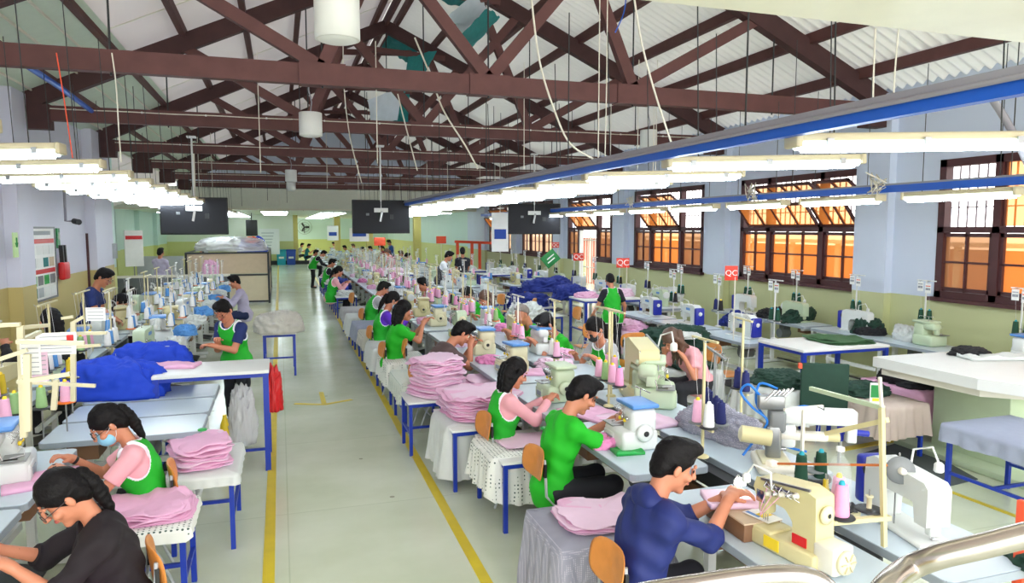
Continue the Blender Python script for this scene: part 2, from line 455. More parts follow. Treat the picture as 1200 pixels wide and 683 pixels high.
def person(label, loc, face, pose='sit', lean=14, head=(25, 0), hl=None, hr=None, top='tee', mtop='tee_green', under=None,
           pants='trousers_black', hair='short', mhair='hair', skin='skin', h=.012, female=False, extras=(), sc=1., group=None,
           sleeve='short', munder=None, legs=None, twist=0, side=0, name='person', headpx=None):
    t = thing(name, label, 'person', loc, R(face)-PI/2, group); t.scale = (sc,)*3
    sw = .155 if female else .178
    zp = .475 if pose == 'sit' else .90
    P = V((0, 0, zp)); le = R(lean); X = V((1, 0, 0)); sd = R(side)
    tw = R(twist)
    def dirn(a): return V((math.sin(sd), math.sin(a), math.cos(a))).normalized()
    d1 = dirn(le*.6); d2 = dirn(le*1.25)
    A = P+d1*.2; B = A+d2*.28           # waist, shoulder line
    ax = V((math.cos(tw), math.sin(tw), 0)); ax = (ax-d2*ax.dot(d2)).normalized(); fw = d2.cross(ax)*1
    Mt = Matrix((ax, fw, d2)).transposed(); Ml = Matrix((X, d1.cross(X), d1)).transposed()
    SL = B-ax*sw; SR = B+ax*sw
    torso = SDF()
    torso.ell(P+d1*.0, (.155 if not female else .165, .115, .115), Ml, k=.05)
    torso.ell(P+d1*.14, (.138 if not female else .125, .098, .13), Ml, k=.06)
    torso.ell(A+d2*.13, (.162 if not female else .142, .112, .165), Mt, k=.06)
    if female: torso.ell(A+d2*.12+fw*.06, (.115, .07, .065), Mt, k=.05)
    torso.cone(SL+ax*.03-d2*.03, SR-ax*.03-d2*.03, .052 if not female else .045, k=.06); torso.cone(B-d2*.01-ax*.07, B-d2*.01+ax*.07, .045, k=.05); SL = SL-d2*.025+ax*.01; SR = SR-d2*.025-ax*.01
    yaw = R(head[1])+tw; pi_ = R(head[0])
    hf0 = V((-math.sin(yaw), math.cos(yaw), 0)); hu = V((0, 0, 1))*math.cos(pi_)+hf0*math.sin(pi_); hf = hf0*math.cos(pi_)-V((0, 0, 1))*math.sin(pi_); hr_ = hf.cross(hu)
    nd = (d2+hu*.7).normalized()
    N = B+d2*.035; HC = N+nd*.085+hu*.105+hf*.02
    Mh = Matrix((hr_, hf, hu)).transposed()
    if headpx:
        q = at(headpx[0], headpx[1], z=HC.z*sc); o_ = rotz(R(face)-PI/2) @ Vector((HC.x*sc, HC.y*sc, 0)); t.location = (q.x-o_.x, q.y-o_.y, 0)
    HS = 1.2
    def H(x, y, z): return HC+hr_*(x*HS)+hf*(y*HS)+hu*(z*HS)
    body = SDF(); body.p = list(torso.grow(-.012).p)
    body.cone(B+d2*.0, H(0, -.02, -.05), .058 if not female else .05, .05 if not female else .044, k=.035)
    body.ell(H(0, -.008, .028), (.073, .094, .090), Mh, k=.01)
    body.ell(H(0, .026, -.04), (.056, .066, .068), Mh, k=.03)
    body.ell(H(0, .066, -.088), (.024, .022, .018), Mh, k=.03)
    body.cone(H(0, .088, .016), H(0, .104, -.016), .009, .0135, k=.012)
    body.ell(H(0, .092, -.02), (.018, .012, .009), Mh, k=.008)
    body.ell(H(0, .083, -.047), (.024, .014, .011), Mh, k=.008)
    for q in (-1, 1):
        body.ell(H(q*.076, -.006, -.005), (.01, .019, .031), Mh, k=.006)
        body.ell(H(q*.04, .062, -.02), (.022, .022, .02), Mh, k=.02)
        body.cone(H(q*.018, .083, .034), H(q*.046, .07, .034), .009, .009, k=.012)
    hl = V(hl) if hl else V((-.17, .42, .84)); hr = V(hr) if hr else V((.15, .42, .84))
    EL, WL = _ik(SL, hl, .285, .25, V((-.5, -.45, -1))); ER, WR = _ik(SR, hr, .285, .25, V((.5, -.45, -1)))
    for (S_, E_, W_, q) in ((SL, EL, WL, -1), (SR, ER, WR, 1)):
        body.cone(S_, E_, .048 if not female else .043, .04 if not female else .036, k=.03)
        body.cone(E_, W_, .041 if not female else .036, .027 if not female else .024, k=.012)
        d = (W_-E_).normalized(); dd = (d+V((-q*.15, .25, -.05))).normalized()
        _hand(body, W_, dd, V((0, 0, -1)) if abs(dd.z) < .8 else V((0, -1, 0)), q, h)
    hips = (P+V((-.09, .0, -.02)), P+V((.09, .0, -.02)))
    if legs: kn, an = [V(x) for x in legs[:2]], [V(x) for x in legs[2:]]
    elif pose == 'sit': kn = [V((-.13, .42, .47)), V((.13, .42, .47))]; an = [V((-.13, .36, .09)), V((.13, .40, .09))]
    else: kn = [V((-.1, .03, .48)), V((.1, .02, .48))]; an = [V((-.11, -.03, .085)), V((.11, -.01, .085))]
    pa = SDF()
    pa.ell(P-V((0, 0, .01)), (.165 if not female else .17, .12, .11), None, k=.05)
    for q in (0, 1):
        body.cone(hips[q], kn[q], .075, .055, k=.03); body.cone(kn[q], an[q], .052, .036, k=.03)
        body.cone(an[q], an[q]+V((0, .13, -.045)), .034, .028, k=.02)
        pa.cone(hips[q], kn[q], .095, .07, k=.04); pa.cone(kn[q], an[q]+V((0, 0, .01)), .068, .056, k=.03)
    def inhead(c):
        q = c-np.array(HC); return q@np.array(hr_), q@np.array(hf), q@np.array(hu)
    def lips(c):
        x, y, z = inhead(c); return (abs(x) < .022) & (y > .083) & (z < -.037) & (z > -.057)
    def brow(c):
        x, y, z = inhead(c); return (abs(x) < .046) & (abs(x) > .016) & (y > .06) & (z < .042) & (z > .032)
    reg = [('lips', lips), (mhair, brow)]
    obj('body', sdf_obj('body', body, h, skin, None, reg).data, t) if False else sdf_obj('body', body, h, skin, t, reg)
    # trousers and shoes
    pa.wr = .004; pa.wf = 24
    sdf_obj('trousers', pa, max(h, .01), pants, t)
    for q in (0, 1):
        s = SDF(); a = an[q]; s.cone(a+V((0, -.03, -.045)), a+V((0, .14, -.055)), .042, .034, k=.02); s.cone(a+V((0, -.02, .01)), a+V((0, 0, -.03)), .045, .045, k=.02)
        sdf_obj('shoe', s, max(h, .012), 'shoe', t)
    # upper garment
    def garment(nm, gr, mt, arms, wr, trim=None, vest=False):
        g = torso.grow(gr); cuts = []
        if arms:
            for S_, E_, W_ in ((SL, EL, WL), (SR, ER, WR)):
                if arms == 'short':
                    e = S_.lerp(E_, .68); g.cone(S_, e.lerp(E_, .35), .058, .062, k=.035); dn = (E_-S_).normalized()
                    cuts.append((e, dn))
                elif arms == 'rolled':
                    e = E_.lerp(W_, .25); g.cone(S_, E_, .062, .056, k=.04); g.cone(E_, e.lerp(W_, .2), .054, .05, k=.02); cuts.append((e, (W_-E_).normalized()))
                else:
                    g.cone(S_, E_, .058, .05, k=.035); g.cone(E_, W_, .049, .036, k=.02); cuts.append((W_-(W_-E_).normalized()*.015, (W_-E_).normalized()))
        for e, dn in cuts:
            def fn(x, y, z, e=e, dn=dn):
                return np.where((x-e.x)**2+(y-e.y)**2+(z-e.z)**2 < .0081, (x-e.x)*dn.x+(y-e.y)*dn.y+(z-e.z)*dn.z, -1.)
            g.cut(fn)
        if not vest: g.cone(P+V((0, -.01, -.02)), P+V((0, .02, -.03)), .158, .15, k=.04)
        nk = B+d2*.05+fw*.03; nr = .075 if not vest else .092
        def neck(x, y, z): return nr-np.sqrt((x-nk.x)**2+(y-nk.y)**2+(z-nk.z)**2)
        g.cut(neck)
        regs = None
        if vest:
            def armh(x, y, z):
                u = (x-B.x)*ax.x+(y-B.y)*ax.y+(z-B.z)*ax.z; w = (x-B.x)*d2.x+(y-B.y)*d2.y+(z-B.z)*d2.z
                vv = (x-B.x)*fw.x+(y-B.y)*fw.y+(z-B.z)*fw.z
                return np.minimum(abs(u)-(sw-.06), (1-np.sqrt((vv/.088)**2+((w+.05)/.13)**2))*.1)
            g.cut(armh)
            hem = P-V((0, 0, .13 if pose == 'sit' else .12))
            g.cone(P+V((-.05, .01, .0)), P+V((-.05, .02, -.11)), .15, .15, k=.05); g.cone(P+V((.05, .01, .0)), P+V((.05, .02, -.11)), .15, .15, k=.05)
            g.cut(lambda x, y, z: (hem.z-z)+0*x+0*y)
            def trimf(c):
                x, y, z = c[:, 0], c[:, 1], c[:, 2]
                return (neck(x, y, z) > -.014) | (armh(x, y, z) > -.009) | ((hem.z-z) > -.016)
            regs = [('tee_white', trimf)]
        g.wr = wr; g.wf = 26
        sdf_obj(nm, g, h if h < .012 else h*.9, mt, t, regs)
    if top == 'vest':
        garment('shirt', .008, munder or 'tee_white', sleeve, .002)
        garment('vest', .024, mtop, None, .0035, vest=True)
    else:
        garment({'tee': 'shirt', 'hoodie': 'jacket', 'sweater': 'sweater'}[top], .014 if top == 'tee' else .024, mtop, sleeve, .0075 if top != 'tee' else .0065)
        if top == 'hoodie':
            s = SDF(); c = B+d2*.03-fw*.06
            s.ell(c, (.11, .06, .07), Mt, k=.03); s.cone(c-ax*.09+fw*.05, c+ax*.09+fw*.05, .03, k=.03); s.wr = .004
            s.cone(c-ax*.08, B-ax*.06+fw*.1-d2*.03, .028, k=.03); s.cone(c+ax*.08, B+ax*.06+fw*.1-d2*.03, .028, k=.03)
            sdf_obj('hood', s, h, mtop, t)
    # hair
    hs = SDF(); e_ = .008 if hair == 'short' else .014
    hs.ell(H(0, -.012, .036), (.074+e_, .096+e_, .094+e_), Mh, k=.01)
    if hair != 'bald':
        hs.ell(H(0, -.055, -.02), (.066+e_*.5, .045, .07), Mh, k=.03)
    if hair == 'short': hs.ell(H(.01, .04, .1), (.055, .06, .035), Mh, k=.03)
    py0, pz0, pn = (.098, .070, (0, .74, -.67)) if hair != 'bald' else (.02, .09, (0, .80, -.60))
    def hcut(x, y, z):
        X_, Y_, Z_ = x-HC.x, y-HC.y, z-HC.z
        u = X_*hr_.x+Y_*hr_.y+Z_*hr_.z; v = X_*hf.x+Y_*hf.y+Z_*hf.z; w = X_*hu.x+Y_*hu.y+Z_*hu.z
        a = pn[1]*(v-py0)+pn[2]*(w-pz0)
        return np.where((v > -.02) | (w > -.02), a, -1.)+.004*np.sin(u*150)
    hs.cut(hcut)
    hs.wr = .0025; hs.wf = 60
    sdf_obj('hair', hs, max(h*.85, .007), mhair, t)
    if hair in ('pony', 'long', 'loose'):
        tl = SDF(); dn = V((0, 0, -1)); b0 = H(0, -.1, .02 if hair == 'pony' else -.0)
        if hair == 'pony':
            tl.ell(b0, (.035, .035, .035), None, k=.02); p = b0
            for i, r in enumerate((.034, .04, .036, .026, .012)):
                p2 = p+(dn*.8-hf0*(.6-.12*i)).normalized()*.07; tl.cone(p, p2, r, (.04, .036, .026, .014, .006)[i], k=.004); p = p2
        else:
            for q in ((-.05, .0, .05) if hair == 'loose' else (-.035, 0, .035)):
                p = H(q, -.07, .02)
                for i, r in enumerate((.045, .045, .04, .036, .03, .018)):
                    p2 = p+(dn-hf0*(.35-.1*i)).normalized()*.062; tl.cone(p, p2, r, (.045, .04, .036, .03, .018, .008)[i], k=.012); p = p2
            if hair == 'loose':
                for q in (-1, 1): tl.cone(H(q*.075, -.0, .03), H(q*.08, -.03, -.13), .024, .02, k=.03)
        tl.wr = .003; tl.wf = 70
        sdf_obj('ponytail' if hair == 'pony' else 'long_hair', tl, max(h*.85, .008), mhair, t)
    if h <= .009:
        for q in (-1, 1):
            e = MB(); e.lathe([(.001, -.003), (.008, -.002), (.009, .001), (.006, .003), (.001, .004)], H(q*.031, .078, .012), 'eye', 10, hf); obj('eye', e, t)
    if 'glasses' in extras:
        g = MB()
        for q in (-1, 1):
            c = H(q*.034, .1, .008); pts = [c+hr_*(.026*math.cos(a))+hu*(.018*math.sin(a)) for a in [i*PI/7 for i in range(15)]]
            g.tube(pts, .0025, 'glasses', 6); g.cyl(H(q*.06, .098, .012), H(q*.08, -.0, .01), .0022, m='glasses', n=6)
        g.cyl(H(-.009, .103, .012), H(.009, .103, .012), .002, m='glasses', n=6); obj('glasses', g, t)
    if 'mask_blue' in extras or 'mask_black' in extras:
        s = SDF(); s.ell(H(0, .052, -.045), (.064, .064, .062), Mh, k=.01)
        s.cut(lambda x, y, z: -((x-HC.x)*hf.x+(y-HC.y)*hf.y+(z-HC.z)*hf.z-.03)); s.cut(lambda x, y, z: ((x-HC.x)*hu.x+(y-HC.y)*hu.y+(z-HC.z)*hu.z+.002))
        mk = sdf_obj('face_mask', s, max(h, .008), 'mask_blue' if 'mask_blue' in extras else 'mask_black', t)
        g = MB()
        for q in (-1, 1):
            g.tube([H(q*.058, .04, -.012), H(q*.074, .02, -.004), H(q*.082, -.012, .014)], .0018, 'tee_white', 5)
            g.tube([H(q*.05, .04, -.075), H(q*.07, .01, -.05), H(q*.082, -.018, -.01)], .0018, 'tee_white', 5)
        obj('ear_loops', g, mk)
    if 'cap' in extras:
        s = SDF(); s.ell(H(0, -.01, .06), (.094, .112, .075), Mh, k=.01); s.cut(lambda x, y, z: -((x-HC.x)*hu.x+(y-HC.y)*hu.y+(z-HC.z)*hu.z-.045))
        cp = sdf_obj('cap', s, max(h, .01), 'cloth_black', t)
    if 'wristband' in extras:
        g = MB(); d = (WR-ER).normalized(); g.cyl(WR-d*.03, WR-d*.01, .03, m='black_plastic', n=14); obj('wristband', g, t)
    return t
# ---------------------------------------------------------------- the hall
XL, XR, RIDGE, ZR, ZT = -3.65, 8.55, 2.43, 6.93, 3.95
YE = 31.5
TY = [-.8, 3.58, 8.35, 12.32, 16.7, 21.07, 25.44, 29.8]
slope = (ZR-4.05)/(XR-RIDGE)
def roofz(x): return ZR-abs(x-RIDGE)*slope
# floor: glossy pale painted floor with slab joints
fm = bpy.data.materials.new('floor_paint'); fm.use_nodes = True; nt = fm.node_tree; b = nt.nodes['Principled BSDF']
tc = nt.nodes.new('ShaderNodeTexCoord')
def tex(kind, **k):
    n = nt.nodes.new(kind)
    for a, v in k.items(): n.inputs[a].default_value = v
    return n
n1 = tex('ShaderNodeTexNoise', Scale=.9, Detail=5.); n2 = tex('ShaderNodeTexNoise', Scale=14., Detail=4.)
br = nt.nodes.new('ShaderNodeTexBrick'); br.offset = 0; br.squash = 1
for a, v in (('Scale', 1.), ('Mortar Size', .006), ('Brick Width', 3.05), ('Row Height', 1.9), ('Mortar Smooth', .3)): br.inputs[a].default_value = v
br.inputs['Color1'].default_value = (1, 1, 1, 1); br.inputs['Color2'].default_value = (.97, .97, .97, 1); br.inputs['Mortar'].default_value = (.82, .84, .8, 1)
for n in (n1, n2, br): nt.links.new(tc.outputs['Object'], n.inputs['Vector'])
cr = nt.nodes.new('ShaderNodeValToRGB'); cr.color_ramp.elements[0].position = .3; cr.color_ramp.elements[1].position = .7
cr.color_ramp.elements[0].color = lin((196, 204, 176))+(1,); cr.color_ramp.elements[1].color = lin((222, 228, 208))+(1,)
nt.links.new(n1.outputs['Fac'], cr.inputs[0])
mx = nt.nodes.new('ShaderNodeMix'); mx.data_type = 'RGBA'; mx.blend_type = 'MULTIPLY'; mx.inputs[0].default_value = 1
nt.links.new(cr.outputs[0], mx.inputs[6]); nt.links.new(br.outputs['Color'], mx.inputs[7])
vo = tex('ShaderNodeTexVoronoi', Scale=1.6)
nt.links.new(tc.outputs['Object'], vo.inputs['Vector'])
sp = nt.nodes.new('ShaderNodeMath'); sp.operation = 'LESS_THAN'; sp.inputs[1].default_value = .035
nt.links.new(vo.outputs['Distance'], sp.inputs[0])
m2 = nt.nodes.new('ShaderNodeMix'); m2.data_type = 'RGBA'; m2.inputs[7].default_value = lin((110, 100, 84))+(1,)
sc_ = nt.nodes.new('ShaderNodeMath'); sc_.operation = 'MULTIPLY'; sc_.inputs[1].default_value = .55
nt.links.new(sp.outputs[0], sc_.inputs[0]); nt.links.new(sc_.outputs[0], m2.inputs[0]); nt.links.new(mx.outputs[2], m2.inputs[6])
nt.links.new(m2.outputs[2], b.inputs['Base Color'])
rr = nt.nodes.new('ShaderNodeMapRange'); rr.inputs['To Min'].default_value = .1; rr.inputs['To Max'].default_value = .3
nt.links.new(n2.outputs['Fac'], rr.inputs[0]); nt.links.new(rr.outputs[0], b.inputs['Roughness'])
bp = nt.nodes.new('ShaderNodeBump'); bp.inputs['Strength'].default_value = .12; bp.inputs['Distance'].default_value = .02
n3 = tex('ShaderNodeTexNoise', Scale=3., Detail=3.); nt.links.new(tc.outputs['Object'], n3.inputs['Vector'])
nt.links.new(n3.outputs['Fac'], bp.inputs['Height']); nt.links.new(bp.outputs['Normal'], b.inputs['Normal'])
b.inputs['Specular IOR Level'].default_value = .7
MATS['floor_paint'] = fm
g = MB(); g.box((3, 28, -.1), (24, 70, .2), 'floor_paint'); struct('floor', g)
# two-tone wall paint (upper coat over a coloured dado)
def wall_paint(name, up, low, h, stain=.04):
    m = bpy.data.materials.new(name); m.use_nodes = True; nt = m.node_tree; b = nt.nodes['Principled BSDF']; b.inputs['Roughness'].default_value = .6
    g = nt.nodes.new('ShaderNodeNewGeometry'); s = nt.nodes.new('ShaderNodeSeparateXYZ'); nt.links.new(g.outputs['Position'], s.inputs[0])
    c = nt.nodes.new('ShaderNodeMath'); c.operation = 'GREATER_THAN'; c.inputs[1].default_value = h; nt.links.new(s.outputs[2], c.inputs[0])
    n = nt.nodes.new('ShaderNodeTexNoise'); n.inputs['Scale'].default_value = 1.3; n.inputs['Detail'].default_value = 5; nt.links.new(g.outputs['Position'], n.inputs['Vector'])
    x = nt.nodes.new('ShaderNodeMix'); x.data_type = 'RGBA'; x.inputs[6].default_value = lin(low)+(1,); x.inputs[7].default_value = lin(up)+(1,)
    nt.links.new(c.outputs[0], x.inputs[0])
    y = nt.nodes.new('ShaderNodeMix'); y.data_type = 'RGBA'; y.blend_type = 'MULTIPLY'; y.inputs[0].default_value = 1
    r = nt.nodes.new('ShaderNodeMapRange'); r.inputs['To Min'].default_value = 1-2*stain; r.inputs['To Max'].default_value = 1+stain*.5
    nt.links.new(n.outputs['Fac'], r.inputs[0]); nt.links.new(x.outputs[2], y.inputs[6]); nt.links.new(r.outputs[0], y.inputs[7])
    nt.links.new(y.outputs[2], b.inputs['Base Color']); MATS[name] = m
wall_paint('paint_right', (206, 216, 234), (196, 200, 152), 1.30)
wall_paint('paint_left', (212, 212, 226), (194, 176, 116), 1.42)
wall_paint('paint_far', (206, 228, 224), (208, 210, 136), 1.35)
wall_paint('paint_far_white', (228, 234, 220), (206, 206, 140), 1.45)
# right wall with window openings
WZ0, WZ1 = 1.30, 3.17
WIN = [(4.33+4.37*k, 7.43+4.37*k) for k in range(-1, 6)]
g = MB()
DA, DB = WIN[4][1]-3.1*.70+.06, WIN[4][1]-3.1*.27-.06
g.box((XR+.12, (-3+DA)/2, WZ0/2), (.24, DA+3, WZ0), 'paint_right'); g.box((XR+.12, (DB+33)/2, WZ0/2), (.24, 33-DB, WZ0), 'paint_right'); g.box((XR+.12, 15, (WZ1+4.3)/2), (.24, 36, 4.3-WZ1), 'paint_right')
ys = [-3]+[v for w in WIN for v in w]+[33]
for i in range(0, len(ys), 2):
    a, c = ys[i], ys[i+1]; g.box((XR+.12, (a+c)/2, (WZ0+WZ1)/2), (.24, c-a, WZ1-WZ0), 'paint_right')
for y in TY: g.box((XR-.06, y+.12, 2.1), (.14, .62, 4.2), 'paint_right')
struct('wall_right', g)
# left wall
g = MB()
g.box((XL-.12, 7.7, 2.1), (.24, 21.4, 4.2), 'paint_left')
for y in TY[:5]: g.box((XL+.08, y-.4, 2.1), (.2, .6, 4.2), 'paint_left')
struct('wall_left', g)
g = MB(); g.box((-5.05, 18.5, 2.1), (2.8, .24, 4.2), 'paint_far'); struct('wall_left_return', g)
g = MB(); g.box((-6.5, 33, 2.1), (.24, 29, 4.2), 'paint_far')
for y in (23, 27.5, 32, 37, 42): g.box((-6.32, y, 2.1), (.3, .6, 4.2), 'paint_far')
struct('wall_left_far', g)
# gable fascia, low ceiling and the far rooms
g = MB(); g.box((2, YE+.1, 3.52), (17, .2, .86), 'ceiling_white'); g.box((2, YE+.02, 3.06), (17, .3, .1), 'offwhite'); struct('trim_1', g)
g = MB(); g.prism([(-3.9, 3.9), (XR+.1, 3.9), (XR+.1, roofz(XR)+.3), (RIDGE, ZR+.3), (-3.9, roofz(-3.9)+.3)], 'y', YE, YE+.15, 'paint_right'); struct('wall_gable', g)
g = MB(); g.box((2, 46.5, 3.12), (17, 30.4, .1), 'ceiling_white'); struct('ceiling_far', g)
g = MB(); g.box((-2.9, 46.6, 1.6), (7.4, .24, 3.2), 'paint_far_white'); struct('wall_back_left', g)
g = MB(); g.box((.93, 49, 1.6), (.3, 5, 3.2), 'ochre'); struct('trim_2', g)
g = MB(); g.box((5, 61, 1.6), (9, .24, 3.2), 'paint_far'); struct('wall_back_right', g)
g = MB(); g.box((8.9, 46, 1.6), (.24, 30, 3.2), 'paint_far'); struct('wall_right_far', g)
g = MB()
for x, y in ((5.2, 44), (3.9, 52), (7.4, 40)): g.box((x, y, 1.6), (.4, .4, 3.1), 'ochre')
struct('trim_3', g)
# roof: smooth boards on the left, corrugated sheets on the right
g = MB()
g.add([(-6.8, -3, roofz(-6.8)+.2), (RIDGE, -3, ZR+.2), (RIDGE, 32, ZR+.2), (-6.8, 32, roofz(-6.8)+.2)], [(0, 1, 2, 3)], 'roof_left')
0 and g.add([(-6.8, -3, roofz(-6.8)+.26), (RIDGE, -3, ZR+.26), (RIDGE, 32, ZR+.26), (-6.8, 32, roofz(-6.8)+.26)], [(0, 1, 2, 3)], 'roof_left')
for k in range(15):
    y = -2.6+2.3*k; g.beam((-6.5, y, roofz(-6.5)+.19), (RIDGE, y, ZR+.19), .03, .012, 'offwhite')
struct('ceiling_left_slope', g)
g = MB(); vs = []; ny = 35*48
for i in range(ny+1):
    y = -3+35*i/ny; dz = (0, .022, .03, .022, 0, -.022, -.03, -.022)[i % 8]
    for x in (RIDGE, XR+.5): vs.append((x, y, roofz(x)+.22+dz))
g.add(vs, [(2*i, 2*i+1, 2*i+3, 2*i+2) for i in range(ny)], 'roof_right', True)
vs2 = [(x, y, z+.02) for x, y, z in vs]; 0 and g.add(vs2, [(2*i, 2*i+1, 2*i+3, 2*i+2) for i in range(ny)], 'roof_right', True)
struct('ceiling_right_slope', g)
g = MB(); g.add([(-3.75, -3, roofz(-3.75)+.1), (-2.1, -3, roofz(-2.1)+.1), (-2.1, 31, roofz(-2.1)+.1), (-3.75, 31, roofz(-3.75)+.1)], [(0, 1, 2, 3)], 'eave_green')
for k in range(6): x_ = -3.7+.3*k; g.box((x_, 14, roofz(x_)+.08), (.02, 34, .03), 'offwhite')
struct('ceiling_eave', g)
# timber trusses: each is one thing
p = Proto('roof_truss', 'truss')
W_, H_ = .13, .22
a = MB(); a.box(((XL+XR)/2, 0, ZT), (XR-XL-.1, W_, H_), 'timber'); a.box((XL+.25, 0, ZT-.06), (.45, .2, .36), 'timber_dark'); a.box((XR-.25, 0, ZT-.06), (.45, .2, .36), 'timber_dark')
for x in (.5, 2.43, 4.36): a.box((x, 0, ZT-.0), (.5, W_+.05, H_+.02), 'timber')
p.part('tie_beam', a)
for sx in (-1, 1):
    a = MB(); xe = XL+.05 if sx < 0 else XR-.05
    a.beam((xe, 0, roofz(xe)-.02), (RIDGE+sx*.0, 0, ZR-.1), .14, .26, 'timber_dark'); p.part('rafter', a)
Z0 = ZT+.08
for (x0, z0, x1) in ((2.43, Z0, .75), (2.43, Z0, 4.11), (.5, Z0, -1.3), (4.36, Z0, 6.16), (.5, Z0, 1.5), (4.36, Z0, 3.36)):
    a = MB(); a.beam((x0, 0, z0), (x1, 0, roofz(x1)-.15), .1, .14, 'timber'); p.part('strut', a)
a = MB(); a.beam((RIDGE-1.35, .08, roofz(RIDGE-1.35)-.1), (RIDGE+.6, .08, roofz(RIDGE+.6)-.35), .06, .12, 'timber'); a.beam((RIDGE+1.35, -.08, roofz(RIDGE+1.35)-.1), (RIDGE-.6, -.08, roofz(RIDGE-.6)-.35), .06, .12, 'timber'); p.part('cross_brace', a)
for x in (.5, 2.43, 4.36, -1.6, 6.5):
    a = MB(); a.cyl((x, .0, ZT-.14), (x, .0, roofz(x)-.1), .011, m='dark_metal', n=6); p.part('tie_rod', a)
a = MB(); a.tube([(x, -.085, ZT+.06+.003*math.sin(x*5)) for x in np.linspace(XL+.4, XR-.4, 40)], .008, 'offwhite', 5)
for x in np.arange(XL+.8, XR, .9): a.box((x, -.085, ZT+.06), (.025, .025, .025), 'white_paint')
p_plain = Proto('roof_truss', 'truss'); p_plain.parts = list(p.parts); p.part('conduit', a)
ORD = ['first', 'second', 'third', 'fourth', 'fifth', 'sixth', 'seventh', 'eighth', 'ninth', 'tenth', 'eleventh', 'twelfth', 'thirteenth', 'fourteenth', 'fifteenth', 'sixteenth', 'seventeenth', 'eighteenth', 'nineteenth', 'twentieth', 'twenty-first', 'twenty-second', 'twenty-third', 'twenty-fourth', 'twenty-fifth', 'twenty-sixth']
def nth(k): return ORD[k]
for k, y in enumerate(TY[2:]):
    (p if k else p_plain).inst((0, y, 0), 0, 'dark brown timber roof truss spanning the hall, %s from the camera' % nth(k), 'timber roof trusses')
# purlins along the hall
pp = Proto('roof_purlin', 'purlin')
a = MB(); a.box((0, 14.4, 0), (.09, 34.6, .15), 'timber'); pp.part('roof_purlin', a)
for sd, nm in ((-1, 'left'), (1, 'right')):
    for k in range(7):
        x = RIDGE+sd*(.25+.88*k); o = pp.inst((x, 0, roofz(x)+.12), 0, 'brown roof purlin under the %s roof slope, %s below the ridge' % ('smooth' if nm == 'left' else 'corrugated', nth(k)), 'roof purlins')
g = MB(); g.beam((RIDGE, -2.9, ZR+.0), (RIDGE, 31.4, ZR+.0), .07, .2, 'timber'); tag(obj('ridge_board', g), 'brown ridge board at the peak of the roof', 'beam')
# teal shade cloths tied under the ridge
def sag_sheet(c4, nu, nv, amp, m, seed, thick=0.004, hem=0):
    a = MB(); vs = []
    c4 = [Vector(c) for c in c4]
    for i in range(nu+1):
        for j in range(nv+1):
            u, v = i/nu, j/nv
            q = (c4[0]*(1-u)+c4[1]*u)*(1-v)+(c4[3]*(1-u)+c4[2]*u)*v
            n = noise.noise(Vector((u*5+seed, v*5, seed*1.7)))
            q = q+Vector((.4*n*amp, .4*n*amp, n*amp-amp*1.2*math.sin(PI*u)*math.sin(PI*v)))
            vs.append(q)
    a.add(vs, [(i*(nv+1)+j, (i+1)*(nv+1)+j, (i+1)*(nv+1)+j+1, i*(nv+1)+j+1) for i in range(nu) for j in range(nv)], m, True)
    return a
mat('tarp_white', (206, 216, 226), .6, var=.1)
for k, (x0, x1, y0, y1, mm, lab) in enumerate((
        (2.9, 4.4, 8.4, 9.3, 'cloth_teal', 'teal shade cloth slung under the corrugated roof slope, first piece'),
        (2.8, 3.9, 9.3, 10.2, 'tarp_white', 'pale translucent sheet slung beside the first teal shade cloth'),
        (2.7, 3.6, 12.6, 13.6, 'cloth_teal', 'teal shade cloth hanging by the ridge beyond the second truss'),
        (1.4, 1.9, 9.6, 10.4, 'cloth_teal', 'small teal cloth strip hanging on the smooth-roof side of the ridge'),
        (2.6, 3.3, 17.2, 18.6, 'cloth_teal', 'teal shade cloth near the ridge beyond the third truss'))):
    tag(obj('shade_cloth', sag_sheet([(x0, y0, roofz(x0)-.0), (x1, y0, roofz(x1)-.0), (x1, y1, roofz(x1)-.0), (x0, y1, roofz(x0)-.0)], 16, 10, .12, mm, k)), lab, 'shade cloth', 'cloths slung under the ridge')
for k, (P4, yy, mm, lab) in enumerate((
        ([(541, 40), (570, 10), (586, 20), (551, 58)], 9.5, 'cloth_teal', 'teal net cloth hanging between the first struts'),
        ([(526, 18), (556, -8), (571, 10), (541, 40)], 9.7, 'tarp_white', 'pale net cloth hanging between the first struts'),
        ([(478, 66), (512, 60), (500, 82), (472, 112)], 14, 'cloth_teal', 'teal cloth hanging behind the second tie beam'),
        ([(430, 118), (472, 104), (466, 140), (436, 146)], 14.4, 'tarp_white', 'pale cloth hanging behind the second tie beam'),
        ([(452, 112), (480, 110), (478, 146), (456, 150)], 16, 'cloth_teal', 'teal cloth hanging low before the third truss'))):
    tag(obj('shade_cloth', sag_sheet([at(a, b, Y=yy+.3*i) for i, (a, b) in enumerate(P4)], 10, 10, .05, mm, k+9)), lab, 'shade cloth', 'cloths slung under the ridge')
# concrete beam of the gallery near the camera
q1 = at(1200, 50, Y=2.2); 
g = MB(); g.box(((XL+XR)/2, 2.0, q1.z+.3), (XR-XL-.02, .4, .6), 'offwhite'); struct('trim_4', g)
g = MB(); g.box((0.9, 1.3, q1.z+.75), (16, 3.4, .1), 'ceiling_white'); 
